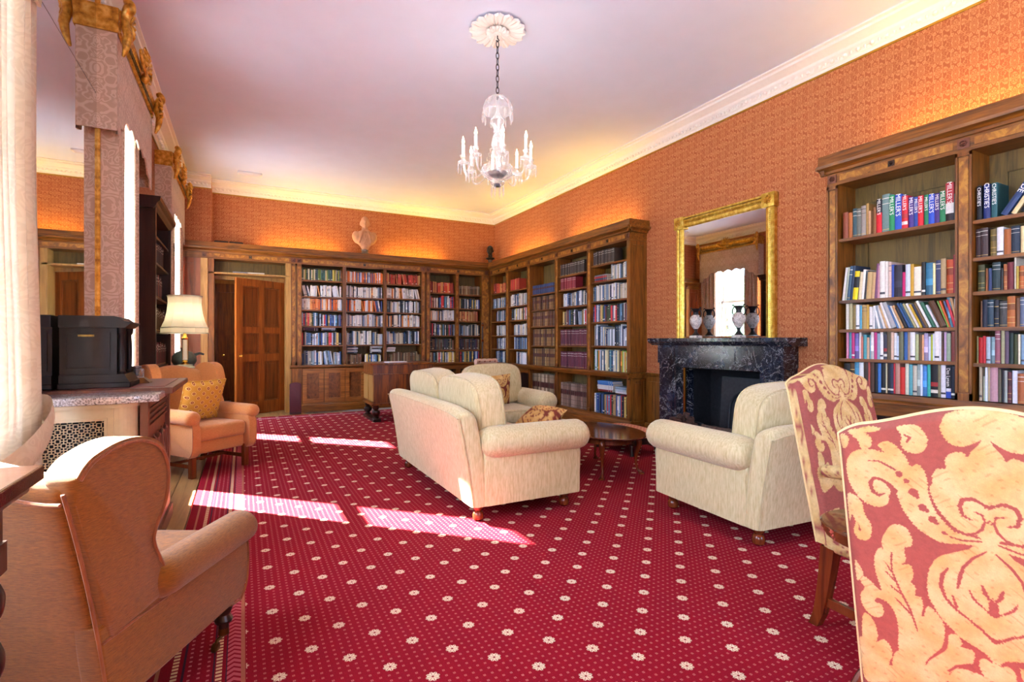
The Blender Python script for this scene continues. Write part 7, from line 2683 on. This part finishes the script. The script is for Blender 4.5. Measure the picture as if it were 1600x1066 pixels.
# ---------------------------------------------------------------- ceiling rose and chandelier
CX, CY = 1.88, 3.86
ro = thing('ceiling_rose', 'white plaster ceiling rose of radiating leaves above the chandelier', 'ceiling rose', (CX, CY, H))
M().lathe([(0.001, -0.012), (0.10, -0.014), (0.15, -0.012), (0.17, 0.0)], 40).build('disc', CORNICE, ro)
for ring_n, r0, r1, zz, wd in ((16, 0.085, 0.235, -0.012, 0.040), (10, 0.03, 0.10, -0.03, 0.026)):
    for i in range(ring_n):
        a = 2 * PI * i / ring_n
        m = M()
        rings = []
        for k in range(8):
            f = k / 7
            r_ = r0 + (r1 - r0) * f
            w_ = wd * (0.45 + 0.75 * f) * math.sqrt(max(0.02, 1 - max(0, (f - 0.75) / 0.25) ** 2))
            lift = zz - 0.016 * math.sin(PI * f) - 0.01 * f
            rings.append([(r_, -w_, lift + 0.008), (r_, -w_ * 0.6, lift - 0.012), (r_, 0, lift - 0.002), (r_, w_ * 0.6, lift - 0.012), (r_, w_, lift + 0.008)])
        m.loft(rings, closed=False, cap=False)
        m.v = [(x * math.cos(a) - y * math.sin(a), x * math.sin(a) + y * math.cos(a), z) for x, y, z in m.v]
        m.build('leaf', CORNICE, ro)
M().lathe([(0.001, -0.06), (0.028, -0.055), (0.034, -0.04), (0.022, -0.025), (0.04, -0.012)], 16).build('boss', CORNICE, ro)

cd = thing('chandelier', 'cut glass chandelier with lit candle bulbs hanging on a dark chain', 'chandelier', (CX, CY, 0))
M().tube([(0, 0, H - 0.055), (0, 0, H - 0.08), (0.015, 0, H - 0.095), (0, 0, H - 0.11), (-0.012, 0, H - 0.1)], 0.005, 8).build('hook', CHAINM, cd)
z = H - 0.105
k = 0
while z > 3.24:
    m = M()
    ln = 0.052
    ring = [(0.012 * math.cos(a), 0, z - ln / 2 + 0.0 + (ln / 2 + 0.004) * math.sin(a)) for a in [2 * PI * i / 14 for i in range(14)]]
    m.tube(ring, 0.0038, 6, closed=True)
    if k % 2:
        m.v = [(-y, x, zz) for x, y, zz in m.v]
    m.build('chain_link', CHAINM, cd)
    z -= ln - 0.004
    k += 1
M().tube(spline([(0.002, 0.02, H - 0.06), (0.03, 0.02, 3.5), (0.01, 0.01, 3.24)], 8), 0.0022, 5).build('flex', PAINTW, cd)


def drop(m, x, y, z, l=0.07, r=0.008):
    m.lathe([(0.0008, 0), (0.0012, -0.004), (r * 0.7, -0.012), (r, -l * 0.6), (r * 0.6, -l * 0.9), (0.0008, -l)], 5, (x, y, z), smooth=False)


M().lathe([(0.006, 2.66), (0.02, 2.68), (0.024, 2.74), (0.035, 2.78), (0.05, 2.84), (0.038, 2.90), (0.02, 2.93), (0.034, 2.97), (0.06, 3.03), (0.03, 3.07), (0.014, 3.1), (0.012, 3.23)], 16, smooth=False).build('baluster_stem', CRYSTAL, cd)
M().lathe([(0.125, 3.105), (0.12, 3.14), (0.10, 3.19), (0.06, 3.228), (0.012, 3.245)], 20, lobes=10, amp=0.05, smooth=False).build('canopy', CRYSTAL, cd)
for i in range(12):
    a = 2 * PI * i / 12
    m = M()
    drop(m, 0.125 * math.cos(a), 0.125 * math.sin(a), 3.105, 0.085, 0.008)
    m.build('drop', CRYSTAL, cd)
M().lathe([(0.02, 2.495), (0.05, 2.50), (0.062, 2.515), (0.05, 2.53), (0.075, 2.545), (0.12, 2.575), (0.135, 2.62), (0.125, 2.65), (0.118, 2.64), (0.10, 2.59), (0.02, 2.56)], 24, lobes=12, amp=0.035, smooth=False).build('bowl', CRYSTAL, cd)
M().lathe([(0.012, 2.56), (0.05, 2.565), (0.085, 2.60), (0.02, 2.62)], 20).lathe([(0.01, 2.48), (0.03, 2.485), (0.03, 2.505), (0.01, 2.51)], 16).build('silver_plate', STEEL, cd)
for i in range(8):
    a = 2 * PI * i / 8
    m = M()
    drop(m, 0.052 * math.cos(a), 0.052 * math.sin(a), 2.495, 0.10, 0.008)
    m.build('drop', CRYSTAL, cd)
for i in range(14):
    a = 2 * PI * (i + 0.5) / 14
    m = M()
    zz = 2.64
    for kk in range(9):
        f = kk / 8
        rr = 0.03 + 0.095 * (1 - f) ** 1.6
        m.lathe([(0.0006, -0.006), (0.006, 0), (0.0006, 0.006)], 4, (rr * math.cos(a), rr * math.sin(a), 2.64 + 0.30 * f), smooth=False)
    m.build('bead_string', CRYSTAL, cd)
NA = 8
for i in range(NA):
    a = 2 * PI * i / NA - math.radians(17.6)
    up = 0.0
    R_ = 0.285
    c, s = math.cos(a), math.sin(a)

    def pt(r, z): return (r * c, r * s, z)
    zc = 2.66 + up * 1.6
    arm = M().tube(spline([pt(0.075, 2.60), pt(0.12, 2.61), pt(0.155, 2.565), pt(0.20 * R_ / 0.275 + 0.015, 2.545 + up * 0.5), pt(R_ - 0.02, 2.58 + up), pt(R_, zc - 0.01)], 6), 0.0065, 8).build('arm', CRYSTAL, cd)
    x_, y_ = R_ * c, R_ * s
    M().lathe([(0.008, -0.012), (0.030, -0.006), (0.046, 0.006), (0.048, 0.012), (0.040, 0.008), (0.01, 0.0)], 16, (x_, y_, zc), lobes=8, amp=0.06, smooth=False).build('drip_pan', CRYSTAL, arm)
    M().lathe([(0.012, 0.005), (0.02, 0.02), (0.014, 0.035), (0.024, 0.06), (0.026, 0.066), (0.014, 0.062)], 12, (x_, y_, zc), smooth=False).build('sconce', CRYSTAL, arm)
    M().lathe([(0.0125, 0.05), (0.0125, 0.155), (0.010, 0.158), (0.006, 0.16)], 12, (x_, y_, zc)).build('candle', CANDLE, arm)
    M().lathe([(0.005, 0.158), (0.0115, 0.172), (0.012, 0.182), (0.006, 0.205), (0.001, 0.225)], 10, (x_, y_, zc)).build('flame_bulb', FLAME, arm)
    m = M()
    for k in range(8):
        b = 2 * PI * k / 8
        drop(m, x_ + 0.045 * math.cos(b), y_ + 0.045 * math.sin(b), zc + 0.004, 0.085, 0.0065)
    m.build('drops', CRYSTAL, arm)
# gentle glow of the bulbs
for i in range(4):
    d = bpy.data.lights.new('bulb_glow', 'POINT')
    d.energy = 3
    d.color = (1, 0.93, 0.84)
    d.shadow_soft_size = 0.05
    o = bpy.data.objects.new('bulb_glow', d)
    o.location = (0.28 * math.cos(PI / 2 * i), 0.28 * math.sin(PI / 2 * i), 2.88)
    o.parent = cd
    COL.objects.link(o)

# unseen fill light added to brighten the passage
d = bpy.data.lights.new('passage_fill', 'POINT')
d.energy = 26
d.color = (1, 0.86, 0.66)
d.shadow_soft_size = 0.08
o = bpy.data.objects.new('passage_fill', d)
o.location = (1.0, 10.1, 2.2)
COL.objects.link(o)
